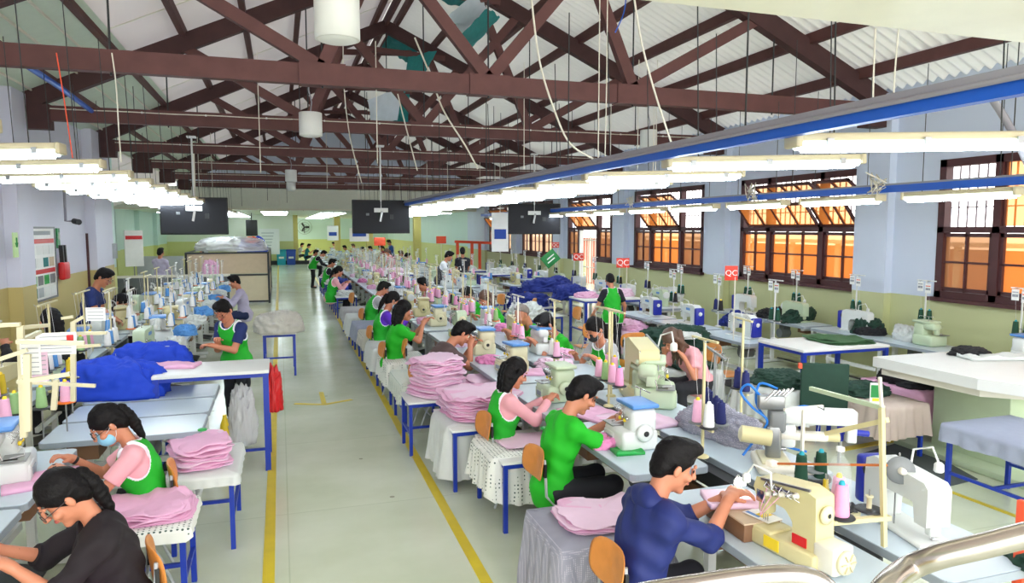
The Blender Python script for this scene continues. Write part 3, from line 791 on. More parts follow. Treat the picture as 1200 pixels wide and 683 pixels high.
# ---------------------------------------------------------------- windows in the right wall
def window(n, y0, y1, near):
    L = y1-y0; x = XR+.05; fr = MB(); F = 'window_wood'
    H = WZ1-WZ0; zm = WZ0+.93
    w1, w2 = y1-L*.27, y1-L*.70
    for z in (WZ0+.05, zm, WZ1-.05):
        if n == 4 and z < zm:
            for a, c in ((y0, w2), (w1, y1)): fr.box((x, (a+c)/2, z), (.12, c-a, .1), F)
        else: fr.box((x, (y0+y1)/2, z), (.12, L, .1 if z != zm else .08), F)
    for y in (y0+.05, y1-.05, w1, w2): fr.box((x, y, (WZ0+WZ1)/2), (.12, .1, H), F)
    if n != 4: fr.box((x-.05, (y0+y1)/2, WZ0-.01), (.2, L+.1, .05), F)
    root = struct('window_%d' % n, fr)
    spans = ((w1, y1, 2), (w2, w1, 3), (y0, w2, 2))
    for i, (a, c, nc) in enumerate(spans):
        if n == 4 and i == 1: continue
        sf = MB(); zz0, zz1 = WZ0+.1, zm-.04; a2, c2 = a+.05, c-.05
        for z in (zz0+.03, (zz0+zz1)/2, zz1-.03): sf.box((x-.01, (a2+c2)/2, z), (.05, c2-a2, .05 if z != (zz0+zz1)/2 else .025), F)
        for j in range(nc+1): sf.box((x-.01, a2+.02+(c2-a2-.04)*j/nc, (zz0+zz1)/2), (.05, .05 if j in (0, nc) else .025, zz1-zz0), F)
        s = obj('sash', sf, root)
        gl = MB(); gl.box((x+.005, (a2+c2)/2, (zz0+zz1)/2), (.006, c2-a2-.04, zz1-zz0-.04), 'glass_pale' if n >= 5 else 'glass_smoke' if (n == 4 or (n == 1 and i == 0) or (n == 3 and i != 1)) else 'glass_amber'); obj('panes', gl, s)
    # upper part: iron bars, open leaning sashes with amber panes
    br = MB()
    for j in range(int(L/.13)): br.cyl((x+.12, y0+.08+.13*j, zm+.03), (x+.12, y0+.08+.13*j, WZ1-.08), .012, m='bars', n=6)
    for z in (zm+.3, zm+.62): br.cyl((x+.12, y0+.05, z), (x+.12, y1-.05, z), .009, m='bars', n=6)
    obj('bars', br, root)
    def hopper(a, c, nc, z, hh, ang):
        sf = MB(); T = Matrix.Translation((x-.07, 0, z)) @ Matrix.Rotation(-ang, 4, 'Y')
        q = MB(); yy = (a+c)/2
        q.box((0, yy, .02), (.04, c-a, .04), F); q.box((0, yy, hh-.02), (.04, c-a, .04), F)
        for j in range(nc+1): q.box((0, a+.02+(c-a-.04)*j/nc, hh/2), (.04, .04 if j in (0, nc) else .022, hh), F)
        sf.merge(q, T); s = obj('hopper_sash', sf, root)
        q = MB(); q.box((0, yy, hh/2), (.006, c-a-.05, hh-.05), 'glass_amber'); q2 = MB(); q2.merge(q, T); obj('panes', q2, s)
    if near == 1:
        sf = MB(); a2, c2 = y0+.05, w1-.05
        for j in range(6): sf.box((x, a2+(c2-a2)*j/5, (zm+WZ1)/2), (.05, .04, WZ1-zm-.1), F)
        sf.box((x, (a2+c2)/2, zm+.45), (.05, c2-a2, .04), F); s = obj('sash', sf, root)
        gl = MB(); gl.box((x+.01, (a2+c2)/2, (zm+WZ1)/2), (.006, c2-a2, WZ1-zm-.1), 'glass_amber'); obj('panes', gl, s)
    else:
        hopper(w2+.02, y1-.3 if near == 2 else w1+.1, 4 if near == 2 else 3, zm+.05, .5, R(38))
        hopper(y0+.1, w2-.05, 3, zm+.05, .5, R(38)) if near == 2 else None
        hopper(w2+.02, w1+.15, 4, zm+.6, .3, R(55))
        if near == 2: hopper(y0+.1, w2-.05, 2, zm+.6, .3, R(55))
    return root
for n, (a, c) in enumerate(WIN[1:7]):
    window(n+1, a, c, 1 if n == 0 else 2 if n in (1, 4, 5) else 3)
g = MB()
for y in (DA, DB): g.box((XR+.06, y, 1.12), (.12, .06, 2.24), 'white_paint')
for k in range(7): g.cyl((XR+.16, DA+.1+(DB-DA-.2)*k/6, 0), (XR+.16, DA+.1+(DB-DA-.2)*k/6, 2.15), .012, m='offwhite', n=6)
for z in (.3, 1.1, 1.9): g.box((XR+.16, (DA+DB)/2, z), (.02, DB-DA, .03), 'offwhite')
struct('door_3', g)
# last bay before the far room carries a narrow barred window, the first stays off-frame but open to daylight
# a neighbouring roofline outside
g = MB(); g.box((12.2, 14, .9), (.3, 60, 1.9), 'brick'); g.box((12.1, 14, 1.95), (.6, 60, .08), 'offwhite')
for k in range(40): g.box((12.03, -14+1.5*k, 1.0), (.06, .12, 1.9), 'offwhite')
tag(obj('boundary_wall', g), 'brick boundary wall outside the windows', 'wall')
# ---------------------------------------------------------------- floor markings
g = MB(); g.box((-.13, 24, .002), (.075, 44, .004), 'floor_yellow'); tag(obj('floor_line', g), 'yellow painted line along the notice-board side of the aisle', 'floor marking', 'aisle lines')
g = MB(); g.bar((1.17, 2, .002), (1.62, 46, .002), .075, 'floor_yellow', .004); tag(obj('floor_line', g), 'yellow painted line along the window side of the aisle', 'floor marking', 'aisle lines')
g = MB(); c = at(380, 474, z=0)
g.box((c.x, c.y+.35, .002), (.06, .75, .004), 'floor_yellow')
for s_ in (-1, 1): g.bar((c.x, c.y, .002), (c.x+s_*.36, c.y+.16, .002), .06, 'floor_yellow', .004)
tag(obj('floor_arrow', g), 'faded yellow arrow painted on the aisle floor', 'floor marking')
a_, b_ = at(985, 527, z=0), at(1067, 517, z=0)
g = MB(); g.bar((a_.x, a_.y, .002), (b_.x, b_.y+.1, .002), .1, 'floor_yellow', .004); tag(obj('floor_line', g), 'yellow line across the floor by the dark mat', 'floor marking')
a_, b_ = at(1065, 558, z=0), at(1196, 607, z=0)
g = MB(); g.bar((a_.x, a_.y, .002), (b_.x, b_.y, .002), .05, 'floor_yellow', .004); tag(obj('floor_line', g), 'thin yellow line on the floor beside the grey draped table', 'floor marking')
pts = [at(1010, 532, z=0), at(1063, 516, z=0), at(1146, 562, z=0), at(1108, 571, z=0)]
g = MB(); g.prism([(q.x, q.y) for q in pts], 'z', 0.001, .008, 'mat_dark'); tag(obj('floor_mat', g), 'dark green rubber mat on the floor beside the white bench', 'mat')
# ---------------------------------------------------------------- lighting battens
pl = Proto('ceiling_light', 'ceiling light')
a = MB(); a.box((0, 0, .03), (1.16, .1, .045), 'batten', .012); a.box((-.585, 0, .015), (.03, .14, .075), 'batten', .01); a.box((.585, 0, .015), (.03, .14, .075), 'batten', .01); pl.part('housing', a)
a = MB(); a.prism([(-.05, .008), (.05, .008), (.045, -.02), (.025, -.035), (-.025, -.035), (-.045, -.02)], 'x', -.57, .57, 'diffuser'); dd = pl.part('diffuser', a, label='glowing clear diffuser')
a = MB()
for s_ in (-1, 1): a.cyl((-.54, s_*.024, -.036), (.54, s_*.024, -.036), .012, m='tube', n=8)
pl.part('tubes', a, dd)
a = MB()
for x in (-.45, 0, .45): a.box((x, -.068, .0), (.03, .012, .04), 'steel')
pl.part('clips', a)
a = MB()
for x in (-.4, .4): a.cyl((x, 0, .05), (x, 0, 1.3), .004, m='dark_metal', n=5)
pl.part('hanger', a)
def light(x, y, z, lab, grp, tilt=.03, rz=0, whole=False, sx=1.):
    o = pl.inst((x, y, z), rz, lab, grp, whole); o.rotation_euler = (0, -tilt, rz); o.scale = (sx, 1, 1); return o
for k in range(20): light(-1.95, 4.35+1.17*k, 2.74, 'glowing tube light above the notice-board side desks, %s from the camera' % nth(k), 'left row of tube lights', .035, R(-5))  # far end of this row is added to brighten the deep hall
for k in range(19): light(3.42, (3.12, 4.45)[k] if k < 2 else 5.9+1.3*(k-2), 2.73, 'glowing tube light under the trunked blue rail, %s from the camera' % nth(k), 'right row of tube lights', .03, R(-9), False, 1.3)  # last fixtures are extras, put in for more light down the hall
for k in range(12):
    o = pl.inst((6.1, 3.6+1.5*k, 2.56), PI/2, 'glowing tube light along the blue rail before the windows, %s from the camera' % nth(k), 'window row of tube lights'); 
for k in range(3): light(-4.6, 35+4*k, 2.98, 'added tube light under the low ceiling close to the far side wall, %s' % nth(k), 'added far side lights', 0, 0, True)  # extra row added to brighten the far room
for k in range(6): light(7.2, 33+3*k, 2.98, 'added tube light under the low ceiling close to the window wall, %s' % nth(k), 'added far window-wall lights', 0, 0, True)  # another added row, fill light for the far room
for k in range(9): light(-2.2, 33+2*k, 2.95, 'small tube light under the low ceiling on the notice-board side, %s' % nth(k), 'far left lights', 0, 0, True)
for k in range(10): light(2.3, 33+2*k, 2.95, 'small tube light under the low ceiling on the window side, %s' % nth(k), 'far right lights', 0, 0, True)
for k in range(3): light(-.2, 33+3*k, 2.98, 'tube light over the far end of the aisle, %s' % nth(k), 'far aisle lights', 0, 0, True)
for k in range(6): light(5.4, 33+3*k, 2.98, 'tube light over the far workroom beyond the ochre column, %s' % nth(k), 'far workroom lights', 0, 0, True)
# blue rails carrying the lights
g = MB(); g.box((2.62, 11.5, 2.775), (.06, 20, .07), 'rail_blue'); r0 = thing('light_rail', 'blue metal rail with grey trunking over the aisle-side machines', 'rail', (0, 0, 0)); obj('rail', g, r0)
g = MB(); g.box((2.62, 11.5, 2.828), (.08, 20, .03), 'pipe_grey'); g.tube([(2.575, 1.5, 2.80), (2.575, 21, 2.80)], .012, 'pipe_grey', 5); obj('trunking', g, r0)
for y in (3.6, 6.3, 9.1, 12, 15, 18): 
    g = MB(); g.cyl((2.62, y, 2.83), (2.62, y, ZT+.3), .006, m='dark_metal', n=5); obj('hanger', g, r0)
r1 = thing('light_rail', 'blue metal rail running in front of the windows', 'rail', (0, 0, 0))
g = MB(); g.box((6.1, 12, 2.66), (.06, 19.5, .07), 'rail_blue'); obj('rail', g, r1)
g = MB(); g.box((6.1, 12, 2.70), (.05, 19.5, .03), 'pipe_grey'); obj('trunking', g, r1)
for y in (4.6, 7.4, 10.4, 13.3, 16.2, 19.5):
    g = MB(); g.cyl((6.1, y, 2.7), (6.1, y, ZT+.6), .005, m='dark_metal', n=5); obj('hanger', g, r1)
for y, l in ((6.0, 'bundle of pale cable tied on the window-side rail, first knot'), (8.1, 'bundle of pale cable tied on the window-side rail, middle knot'), (11.6, 'bundle of pale cable tied on the window-side rail, last knot')):
    g = MB(); rnd = random.Random(int(y*10)); pts = [(6.05+rnd.uniform(-.07, .05), y+rnd.uniform(-.12, .12), 2.72+rnd.uniform(-.12, .14)) for i in range(26)]
    g.tube(pts, .007, 'offwhite', 5); tag(obj('cable_bundle', g), l, 'cable')
r2 = thing('light_rail', 'blue metal rail over the notice-board side desks', 'rail')
g = MB(); g.box((-2.5, 10.5, 2.84), (.06, 16, .07), 'rail_blue'); obj('rail', g, r2)
g = MB(); g.tube([at(33, 78, Y=9.2), at(70, 102, Y=10.4), at(107, 130, Y=12.2)], .035, 'rail_blue', 6); tag(obj('pipe', g), 'short slanting blue pipe under the smooth roof slope', 'pipe')
# trusses' hanging white cylinders
pc = Proto('pendant_speaker', 'pendant')
a = MB(); a.lathe([(.14, 0), (.15, .005), (.15, .3), (.145, .305), (.02, .31)], (0, 0, 0), 'white_paint', 24); k0 = pc.part('casing', a)
a = MB(); a.lathe([(.02, -.012), (.105, -.012), (.12, -.002), (.13, .0)], (0, 0, 0), 'paper', 24); pc.part('grille', a)
a = MB(); a.tube([(0, 0, .3), (.02, 0, .45), (-.015, 0, .6), (0, 0, .9)], .01, 'pipe_grey', 6); pc.part('cord', a)
for (px, py, d, lab) in ((395, 20, 5.0, 'large white cylindrical pendant hanging close under the roof, first from the camera'), (364, 146, 10, 'white cylindrical pendant hanging in front of the second tie beam'), (760, 163, 11.4, 'white cylindrical pendant hanging above the trunked blue rail'), (341, 206, 20, 'small white pendant far down the aisle, upper one'), (341, 218, 24.5, 'small white pendant far down the aisle, lower one')):
    q = at(px, py, Y=d); pc.inst((q.x, q.y, q.z-.15), 0, lab, 'white pendants under the roof')
# ceiling-hung screens
pt = Proto('hanging_screen', 'screen')
a = MB(); a.box((0, 0, 0), (1.5, .06, .72), 'black_plastic', .012); pt.part('casing', a)
a = MB(); a.box((0, -.035, 0), (1.44, .01, .66), 'screen'); pt.part('panel', a)
a = MB(); a.box((.0, -.05, .14), (.36, .03, .09), 'white_paint'); a.box((.28, -.045, .0), (.09, .02, .1), 'dark_metal'); a.box((-.35, -.045, .05), (.08, .02, .05), 'grey_plastic'); a.bar((.02, -.06, .12), (-.03, -.07, -.1), .05, 'steel'); pt.part('bracket', a)
a = MB(); a.cyl((0, -.02, .1), (0, -.02, 1.5), .022, m='white_paint', n=10); a.box((0, -.02, 1.5), (.2, .2, .03), 'white_paint'); pt.part('pole', a)
for (x0, y0, x1, y1, d, rz, lab) in ((188, 236, 268, 270, 15.0, 0, 'black screen hung from the roof on the notice-board side'), (413, 236, 480, 272, 15.5, R(-3), 'black screen hung from the roof over the middle of the hall'), (597, 240, 655, 273, 15.8, R(-14), 'black screen hung from the roof close to the windows')):
    q = at((x0+x1)/2, (y0+y1)/2, Y=d); o = pt.inst(q, rz, lab, 'hanging screens'); o.scale = ((abs(at(x1, y0, Y=d).x-at(x0, y0, Y=d).x))/1.5, 1, 1)
# hanging cables and cords
def cord(pts, r, m, name, lab, cat='cable', grp=None):
    P = [Vector(p) for p in pts]; out = []
    for i in range(len(P)-1):
        a0 = P[max(i-1, 0)]; a1 = P[i]; a2 = P[i+1]; a3 = P[min(i+2, len(P)-1)]
        for j in range(6):
            t_ = j/6; out.append(.5*((2*a1)+(a2-a0)*t_+(2*a0-5*a1+4*a2-a3)*t_*t_+(3*a1-a0-3*a2+a3)*t_**3))
    out.append(P[-1]); g = MB(); g.tube(out, r, m, 5); return tag(obj(name, g), lab, cat, grp)
for k, (pp_, y, r, lab) in enumerate((
        ([(622, -10), (632, 70), (650, 130), (668, 168), (695, 186)], 7.0, .011, 'white cable curving down from the roof to the blue rail'),
        ([(742, -10), (752, 50), (768, 110), (787, 168)], 6.5, .011, 'straight white cable running down to the trunked light rail'),
        ([(703, -10), (702, 90), (701, 186)], 7.4, .007, 'thin white cord hanging beside the curving cable, one of two, nearer to it'),
        ([(712, -10), (711, 90), (709, 186)], 7.4, .007, 'thin white cord hanging beside the curving cable, one of two, away from it'),
        ([(734, -8), (731, 15), (721, 38)], 7.0, .007, 'short blue cord dangling from the roof'),
        ([(486, 44), (505, 90), (520, 130), (545, 170), (560, 198)], 9.5, .012, 'long white cable slanting across the roof timbers'),
        ([(466, 110), (476, 150), (489, 200)], 12, .011, 'white cable slanting down beside the roof middle'),
        ([(402, 40), (403, 100), (410, 160), (424, 215)], 11, .008, 'thin pale cord hanging above the aisle'),
        ([(131, 62), (136, 100), (139, 150), (142, 190)], 8.0, .007, 'twisted pale cord hanging from the first tie beam'),
        ([(66, 62), (74, 110), (80, 150), (85, 185)], 7.6, .006, 'reddish cord hanging from the first tie beam close to the wall'),
        ([(1026, 33), (1024, 80), (1023, 120)], 5.2, .008, 'pale rod hanging under the gallery beam, nearer to the aisle'),
        ([(1053, 34), (1049, 80), (1047, 115)], 5.2, .008, 'pale rod hanging under the gallery beam, nearer to the windows'),
        ([(1160, 112), (1178, 140), (1194, 170), (1215, 215)], 3.1, .022, 'grey cable looping down from the near end of the blue rail'),
        ([(226, 180), (227, 210), (227, 236)], 15, .03, 'white pole above the screen on the notice-board side'))):
    cord([at(x, yy, Y=y) for x, yy in pp_], r, 'rail_blue' if k == 4 else 'pipe_grey' if k == 12 else 'orange_red' if k == 9 else 'offwhite', 'cable' if k not in (10, 11, 13) else 'hanging_rod', lab)
# many thin hanging wires
rnd = random.Random(5)
pw = Proto('hanging_wire', 'wire'); a = MB(); a.cyl((0, 0, 0), (0, 0, 1.6), .006, m='dark_metal', n=5); pw.part('hanging_wire', a)
pw2 = Proto('hanging_wire', 'wire'); a = MB(); a.cyl((0, 0, 0), (0, 0, 1.5), .006, m='offwhite', n=5); pw2.part('hanging_wire', a)
for k in range(40):
    y = TY[2+k % 6]+.12+rnd.uniform(0, 2); x = rnd.uniform(-2.8, 5.5); z = 2.85+rnd.uniform(0, .3)
    (pw if k % 2 else pw2).inst((x, y, z), 0, 'thin %s wire hanging from a roof timber down to lamp height' % ('dark' if k % 2 else 'pale'), ('dark' if k % 2 else 'pale')+' hanging wires')
# stainless handrail at the camera's landing
def rail(pts, r, lab):
    P = [Vector(p) for p in pts]; out = []
    for i in range(len(P)-1):
        a0 = P[max(i-1, 0)]; a1 = P[i]; a2 = P[i+1]; a3 = P[min(i+2, len(P)-1)]
        for j in range(8):
            t_ = j/8; out.append(.5*((2*a1)+(a2-a0)*t_+(2*a0-5*a1+4*a2-a3)*t_*t_+(3*a1-a0-3*a2+a3)*t_**3))
    out.append(P[-1]); g = MB(); g.tube(out, r, 'steel_brushed', 16); return tag(obj('handrail', g), lab, 'handrail', 'stainless steel handrails')
rail([at(1010, 760, Y=.86), at(1022, 715, Y=.88), at(1038, 688, Y=.9), at(1065, 666, Y=.93), at(1100, 652, Y=.9), at(1150, 640, Y=.86), at(1260, 612, Y=.78)], .021, 'thick brushed steel handrail bending down beside the near desks, thicker one')
rail([at(650, 722, Y=.98), at(740, 699, Y=.97), at(830, 684, Y=.95), at(890, 676, Y=.93), at(940, 676, Y=.91), at(968, 690, Y=.9), at(985, 720, Y=.89), at(992, 770, Y=.88)], .0185, 'brushed steel handrail bending down before the navy-jacketed man')
# world and camera exposure
w = bpy.data.worlds.new('sky'); SC.world = w; w.use_nodes = True
nt = w.node_tree; bg = nt.nodes['Background']
tc = nt.nodes.new('ShaderNodeTexCoord'); sx = nt.nodes.new('ShaderNodeSeparateXYZ'); cr = nt.nodes.new('ShaderNodeValToRGB')
nt.links.new(tc.outputs['Generated'], sx.inputs[0]); nt.links.new(sx.outputs[2], cr.inputs[0]); nt.links.new(cr.outputs[0], bg.inputs[0])
cr.color_ramp.elements[0].color = (1, .97, .93, 1); cr.color_ramp.elements[1].color = (.82, .9, 1, 1)
bg.inputs[1].default_value = 4.6
SC.view_settings.view_transform = 'Standard'; SC.view_settings.look = 'None'; SC.view_settings.gamma = 1; SC.view_settings.use_curve_mapping = False
SC.view_settings.exposure = .28
SC.cycles.max_bounces = 9; SC.cycles.diffuse_bounces = 7; SC.cycles.transparent_max_bounces = 12; SC.cycles.use_denoising = True
SC.cycles.caustics_reflective = False; SC.cycles.caustics_refractive = False
# ---------------------------------------------------------------- soft goods
def _n(x, y, z=0.): return noise.noise(Vector((x, y, z)))
def drape(w, d, drop, m, seed=0, lift=.006, folds=2.6, sides=(1, 1, 1, 1)):
    """cloth over a table top centred at the origin (top at z=0): flat top, folded skirt; sides = +x,+y,-x,-y drop factors"""
    a = MB(); per = []; N = 30
    for k in range(4*N):
        s_, t_ = divmod(k, N); u = t_/N
        if s_ == 0: p = (w/2, -d/2+d*u); nn = (1, 0)
        elif s_ == 1: p = (w/2-w*u, d/2); nn = (0, 1)
        elif s_ == 2: p = (-w/2, d/2-d*u); nn = (-1, 0)
        else: p = (-w/2+w*u, -d/2); nn = (0, -1)
        per.append((p, nn, s_, u))
    n = len(per); vs = []; rows = 9
    for (p, nn, s_, u) in per: vs.append((p[0]*.5, p[1]*.5, lift+.004*_n(p[0]*6, p[1]*6, seed)))
    for (p, nn, s_, u) in per: vs.append((p[0], p[1], lift))
    for r in range(1, rows+1):
        f = r/rows
        for k, (p, nn, s_, u) in enumerate(per):
            L = drop*sides[s_]*(1+.16*_n(p[0]*3+seed, p[1]*3, 3.3)); c = min(u, 1-u)
            am = (.01+.035*f)*min(1, drop/.35)*(math.sin(folds*2*PI*k/n*4+seed)+.7*_n(k*.35, f*1.5, seed))
            out = .012+abs(am)*.9+.03*f*min(1, drop/.35)*(1 if c < .08 else .3)
            vs.append((p[0]+nn[0]*out, p[1]+nn[1]*out, lift-L*f-.004))
    fs = [tuple(range(n))]
    for r in range(rows+1):
        for k in range(n): fs.append((r*n+k, (r+1)*n+k, (r+1)*n+(k+1) % n, r*n+(k+1) % n))
    a.add(vs, fs, m, True); return a
def stack(w, d, h, layers, m, seed=0, m2=None):
    """folded garment pieces piled up"""
    a = MB(); rnd = random.Random(seed); layers = int(layers*2); lh = h/layers; z = 0
    for L in range(layers):
        ox, oy = rnd.uniform(-.03, .03), rnd.uniform(-.03, .03); r_ = rnd.uniform(-.1, .1); sw, sd = 1+rnd.uniform(-.08, .05), 1+rnd.uniform(-.08, .05)
        N = 40; vs = []; prof = ((.90, 0), (.985, .18), (1.0, .5), (.985, .85), (.9, 1.02))
        for (s_, f) in prof:
            for k in range(N):
                t_ = 2*PI*k/N; c, s = math.cos(t_), math.sin(t_)
                q = (abs(c)**5+abs(s)**5)**(-.2)
                wob = 1+.09*_n(c*2.2+seed, s*2.2, L*.55)+.05*_n(c*6, s*6, L*1.9+seed)
                x, y = c*q*w/2*sw*s_*wob, s*q*d/2*sd*s_*wob
                x, y = x*math.cos(r_)-y*math.sin(r_)+ox, x*math.sin(r_)+y*math.cos(r_)+oy
                zz = z+f*lh*1.15+(.03*_n(x*7+seed, y*7, L*.25)+.012*_n(x*19, y*19, L*.6))*(L/layers+.3)
                vs.append((x, y, max(zz, .0)))
        vs.append((ox, oy, z+lh*1.2+.006)); fs = [(i*N+k, i*N+(k+1) % N, (i+1)*N+(k+1) % N, (i+1)*N+k) for i in range(len(prof)-1) for k in range(N)]
        fs += [((len(prof)-1)*N+k, (len(prof)-1)*N+(k+1) % N, len(prof)*N) for k in range(N)]; fs.append(tuple(range(N))[::-1])
        a.add(vs, fs, m if (L % 3 or not m2) else m2, True); z += lh
    return a
def heap(w, d, h, m, seed=0, rough=.28, box=2.4, nu=84, nv=30):
    a = MB(); vs = []
    for j in range(nv+1):
        f = j/nv*PI/2
        for i in range(nu):
            t_ = 2*PI*i/nu; c, s = math.cos(t_), math.sin(t_)
            q = (abs(c)**box+abs(s)**box)**(-1/box)
            rr = math.cos(f)**.55; x, y, z = c*q*rr, s*q*rr, math.sin(f)**.8
            n1_ = _n(x*1.6+seed, y*1.6, z*1.6+seed*.7); n2_ = 1-abs(_n(x*3.4+seed, y*3.4, z*2.6))*2.2; n3_ = 1-abs(_n(x*8+seed, y*8-seed, z*6))*2
            g_ = 1+rough*(.8*n1_+.5*n2_+.26*n3_-.35)
            vs.append((x*w/2*g_, y*d/2*g_, max(z*h*g_, 0)))
    fs = [(j*nu+i, j*nu+(i+1) % nu, (j+1)*nu+(i+1) % nu, (j+1)*nu+i) for j in range(nv) for i in range(nu)]
    fs.append(tuple(range(nu))[::-1]); a.add(vs, fs, m, True); return a
def flatcloth(w, d, m, seed=0, amp=.02, th=.012, nu=22, nv=16):
    a = MB(); vs = []
    for s_ in (1, 0):
        for i in range(nu+1):
            for j in range(nv+1):
                x = (i/nu-.5)*w; y = (j/nv-.5)*d
                e = 1+.06*_n(x*4+seed, y*4, 1); z = amp*abs(_n(x*5+seed, y*5, seed))+amp*.5*(1-abs(_n(x*11, y*9, seed))*2)*.5
                vs.append((x*e, y*e, (z+th) if s_ else 0))
    n = (nu+1)*(nv+1); I = lambda i, j: i*(nv+1)+j
    fs = [(I(i, j), I(i+1, j), I(i+1, j+1), I(i, j+1)) for i in range(nu) for j in range(nv)]
    bd = [I(i, 0) for i in range(nu)]+[I(nu, j) for j in range(nv)]+[I(i, nv) for i in range(nu, 0, -1)]+[I(0, j) for j in range(nv, 0, -1)]
    fs += [tuple(n+k for k in bd)]+[(bd[k], n+bd[k], n+bd[(k+1) % len(bd)], bd[(k+1) % len(bd)]) for k in range(len(bd))]
    a.add(vs, fs, m, True); return a
# ---------------------------------------------------------------- furniture kinds
def desk_proto(name, w, d, h, top='desk_top', motor=True):
    p = Proto(name, 'sewing table'); a = MB()
    o = []; r = .05
    for cx_, cy_, a0 in ((w/2-r, d/2-r, 0), (-w/2+r, d/2-r, 90), (-w/2+r, -d/2+r, 180), (w/2-r, -d/2+r, 270)):
        for k in range(5): t_ = R(a0+22.5*k); o.append((cx_+r*math.cos(t_), cy_+r*math.sin(t_)))
    a.prism(o, 'z', h-.038, h, 'desk_edge'); a.prism([(x*.985, y*.985) for x, y in o], 'z', h-.002, h+.003, top); p.part('tabletop', a)
    for sx in (-1, 1):
        a = MB(); x = sx*(w/2-.12)
        a.box((x, 0, h/2), (.05, .05, h-.05), 'white_paint'); a.box((x, .0, h-.06), (.05, d*.8, .04), 'white_paint'); a.box((x, .03, .03), (.05, d*.95, .05), 'white_paint', .01); p.part('leg', a)
    a = MB(); a.box((0, .06, .3), (w-.28, .03, .05), 'white_paint'); p.part('stretcher', a)
    a = MB(); a.box((0, -.02, .1), (.42, .26, .02), 'dark_metal', rot=(R(12), 0, 0)); p.part('treadle', a)
    if motor:
        a = MB(); a.cyl((.12, -.02, h-.2), (.12, .16, h-.2), .075, m='motor_grey', n=14); a.box((.12, .05, h-.09), (.1, .14, .1), 'motor_grey'); p.part('motor', a)
        a = MB(); a.box((-.26, -.1, h-.1), (.2, .26, .1), 'desk_wood'); p.part('drawer', a)
    return p
desk = desk_proto('sewing_table', 1.06, .54, .75)
desk_long = desk_proto('sewing_table', 1.2, .56, .75)
# stool-height work tables on blue legs
def side_proto(w, d, h, name='side_table', top='white_paint', leg='leg_blue', th=.02, lw=.032, rail_h=.22):
    p = Proto(name, 'table'); a = MB(); a.box((0, 0, h-th/2), (w, d, th), top, .004); p.part('tabletop', a)
    a = MB()
    for y in (-1, 1): a.box((0, y*(d/2-.03), h-th-.018), (w-.06, .025, .035), leg)
    for x in (-1, 1): a.box((x*(w/2-.03), 0, h-th-.018), (.025, d-.06, .035), leg)
    p.part('apron', a)
    for x in (-1, 1):
        for y in (-1, 1):
            a = MB(); a.box((x*(w/2-.03), y*(d/2-.03), (h-th)/2), (lw, lw, h-th), leg); p.part('leg', a)
    for x in (-1, 1):
        a = MB(); a.box((x*(w/2-.03), 0, rail_h), (.024, d-.06, .024), leg); p.part('stretcher', a)
    a = MB(); a.box((0, 0, rail_h), (w-.06, .024, .024), leg); p.part('stretcher', a)
    return p
side = side_proto(.52, .78, .54)
tall = side_proto(1.22, .8, .9, 'work_table', 'white_paint', th=.03, lw=.045, rail_h=.3)
# plywood chair
chair = Proto('plywood_chair', 'chair')
def plysheet(w, d, bend, m, T, th=.012, round_=.35):
    a = MB(); vs = []; N = 28
    def z(x, y): return bend*((x/(w/2))**2)
    for s_ in (0, 1):
        for rr in (0.001, .55, .9, 1.):
            for k in range(N):
                t_ = 2*PI*k/N; c, s = math.cos(t_), math.sin(t_); q = (abs(c)**3.4+abs(s)**3.4)**(-1/3.4)
                x, y = c*q*w/2*rr, s*q*d/2*rr; vs.append(Vector((x, y, z(x, y)+(th if s_ else 0)-(th*.3*(rr == 1) if s_ else -th*.3*(rr == 1)))))
    fs = []
    for s_ in (0, 1):
        for r_ in range(3):
            for k in range(N):
                b0 = s_*4*N+r_*N; f = (b0+k, b0+(k+1) % N, b0+N+(k+1) % N, b0+N+k); fs.append(f if s_ else f[::-1])
    fs += [(3*N+k, 3*N+(k+1) % N, 7*N+(k+1) % N, 7*N+k) for k in range(N)]
    return a.add(vs, fs, m, True, T)
chair.part('seat', plysheet(.38, .38, .015, 'wood_ply', Matrix.Translation((0, 0, .435))))
chair.part('backrest', plysheet(.37, .24, .045, 'wood_ply', Matrix.Translation((0, -.2, .72)) @ Matrix.Rotation(R(82), 4, 'X')))
for s_ in (-1, 1):
    a = MB(); a.tube([(s_*.15, .17, .02), (s_*.16, .17, .4), (s_*.15, .12, .43), (s_*.15, -.14, .43), (s_*.155, -.2, .5), (s_*.15, -.215, .78)], .011, 'light_grey', 8); chair.part('frame_tube', a)
    a = MB(); a.tube([(s_*.16, .0, .42), (s_*.17, -.12, .22), (s_*.18, -.2, .01)], .011, 'light_grey', 8); chair.part('leg', a)
a = MB(); a.cyl((-.16, -.06, .2), (.16, -.06, .2), .009, m='light_grey', n=8); a.box((-.155, -.215, .7), (.03, .02, .1), 'black_plastic'); a.box((.155, -.215, .7), (.03, .02, .1), 'black_plastic'); chair.part('bracket', a)
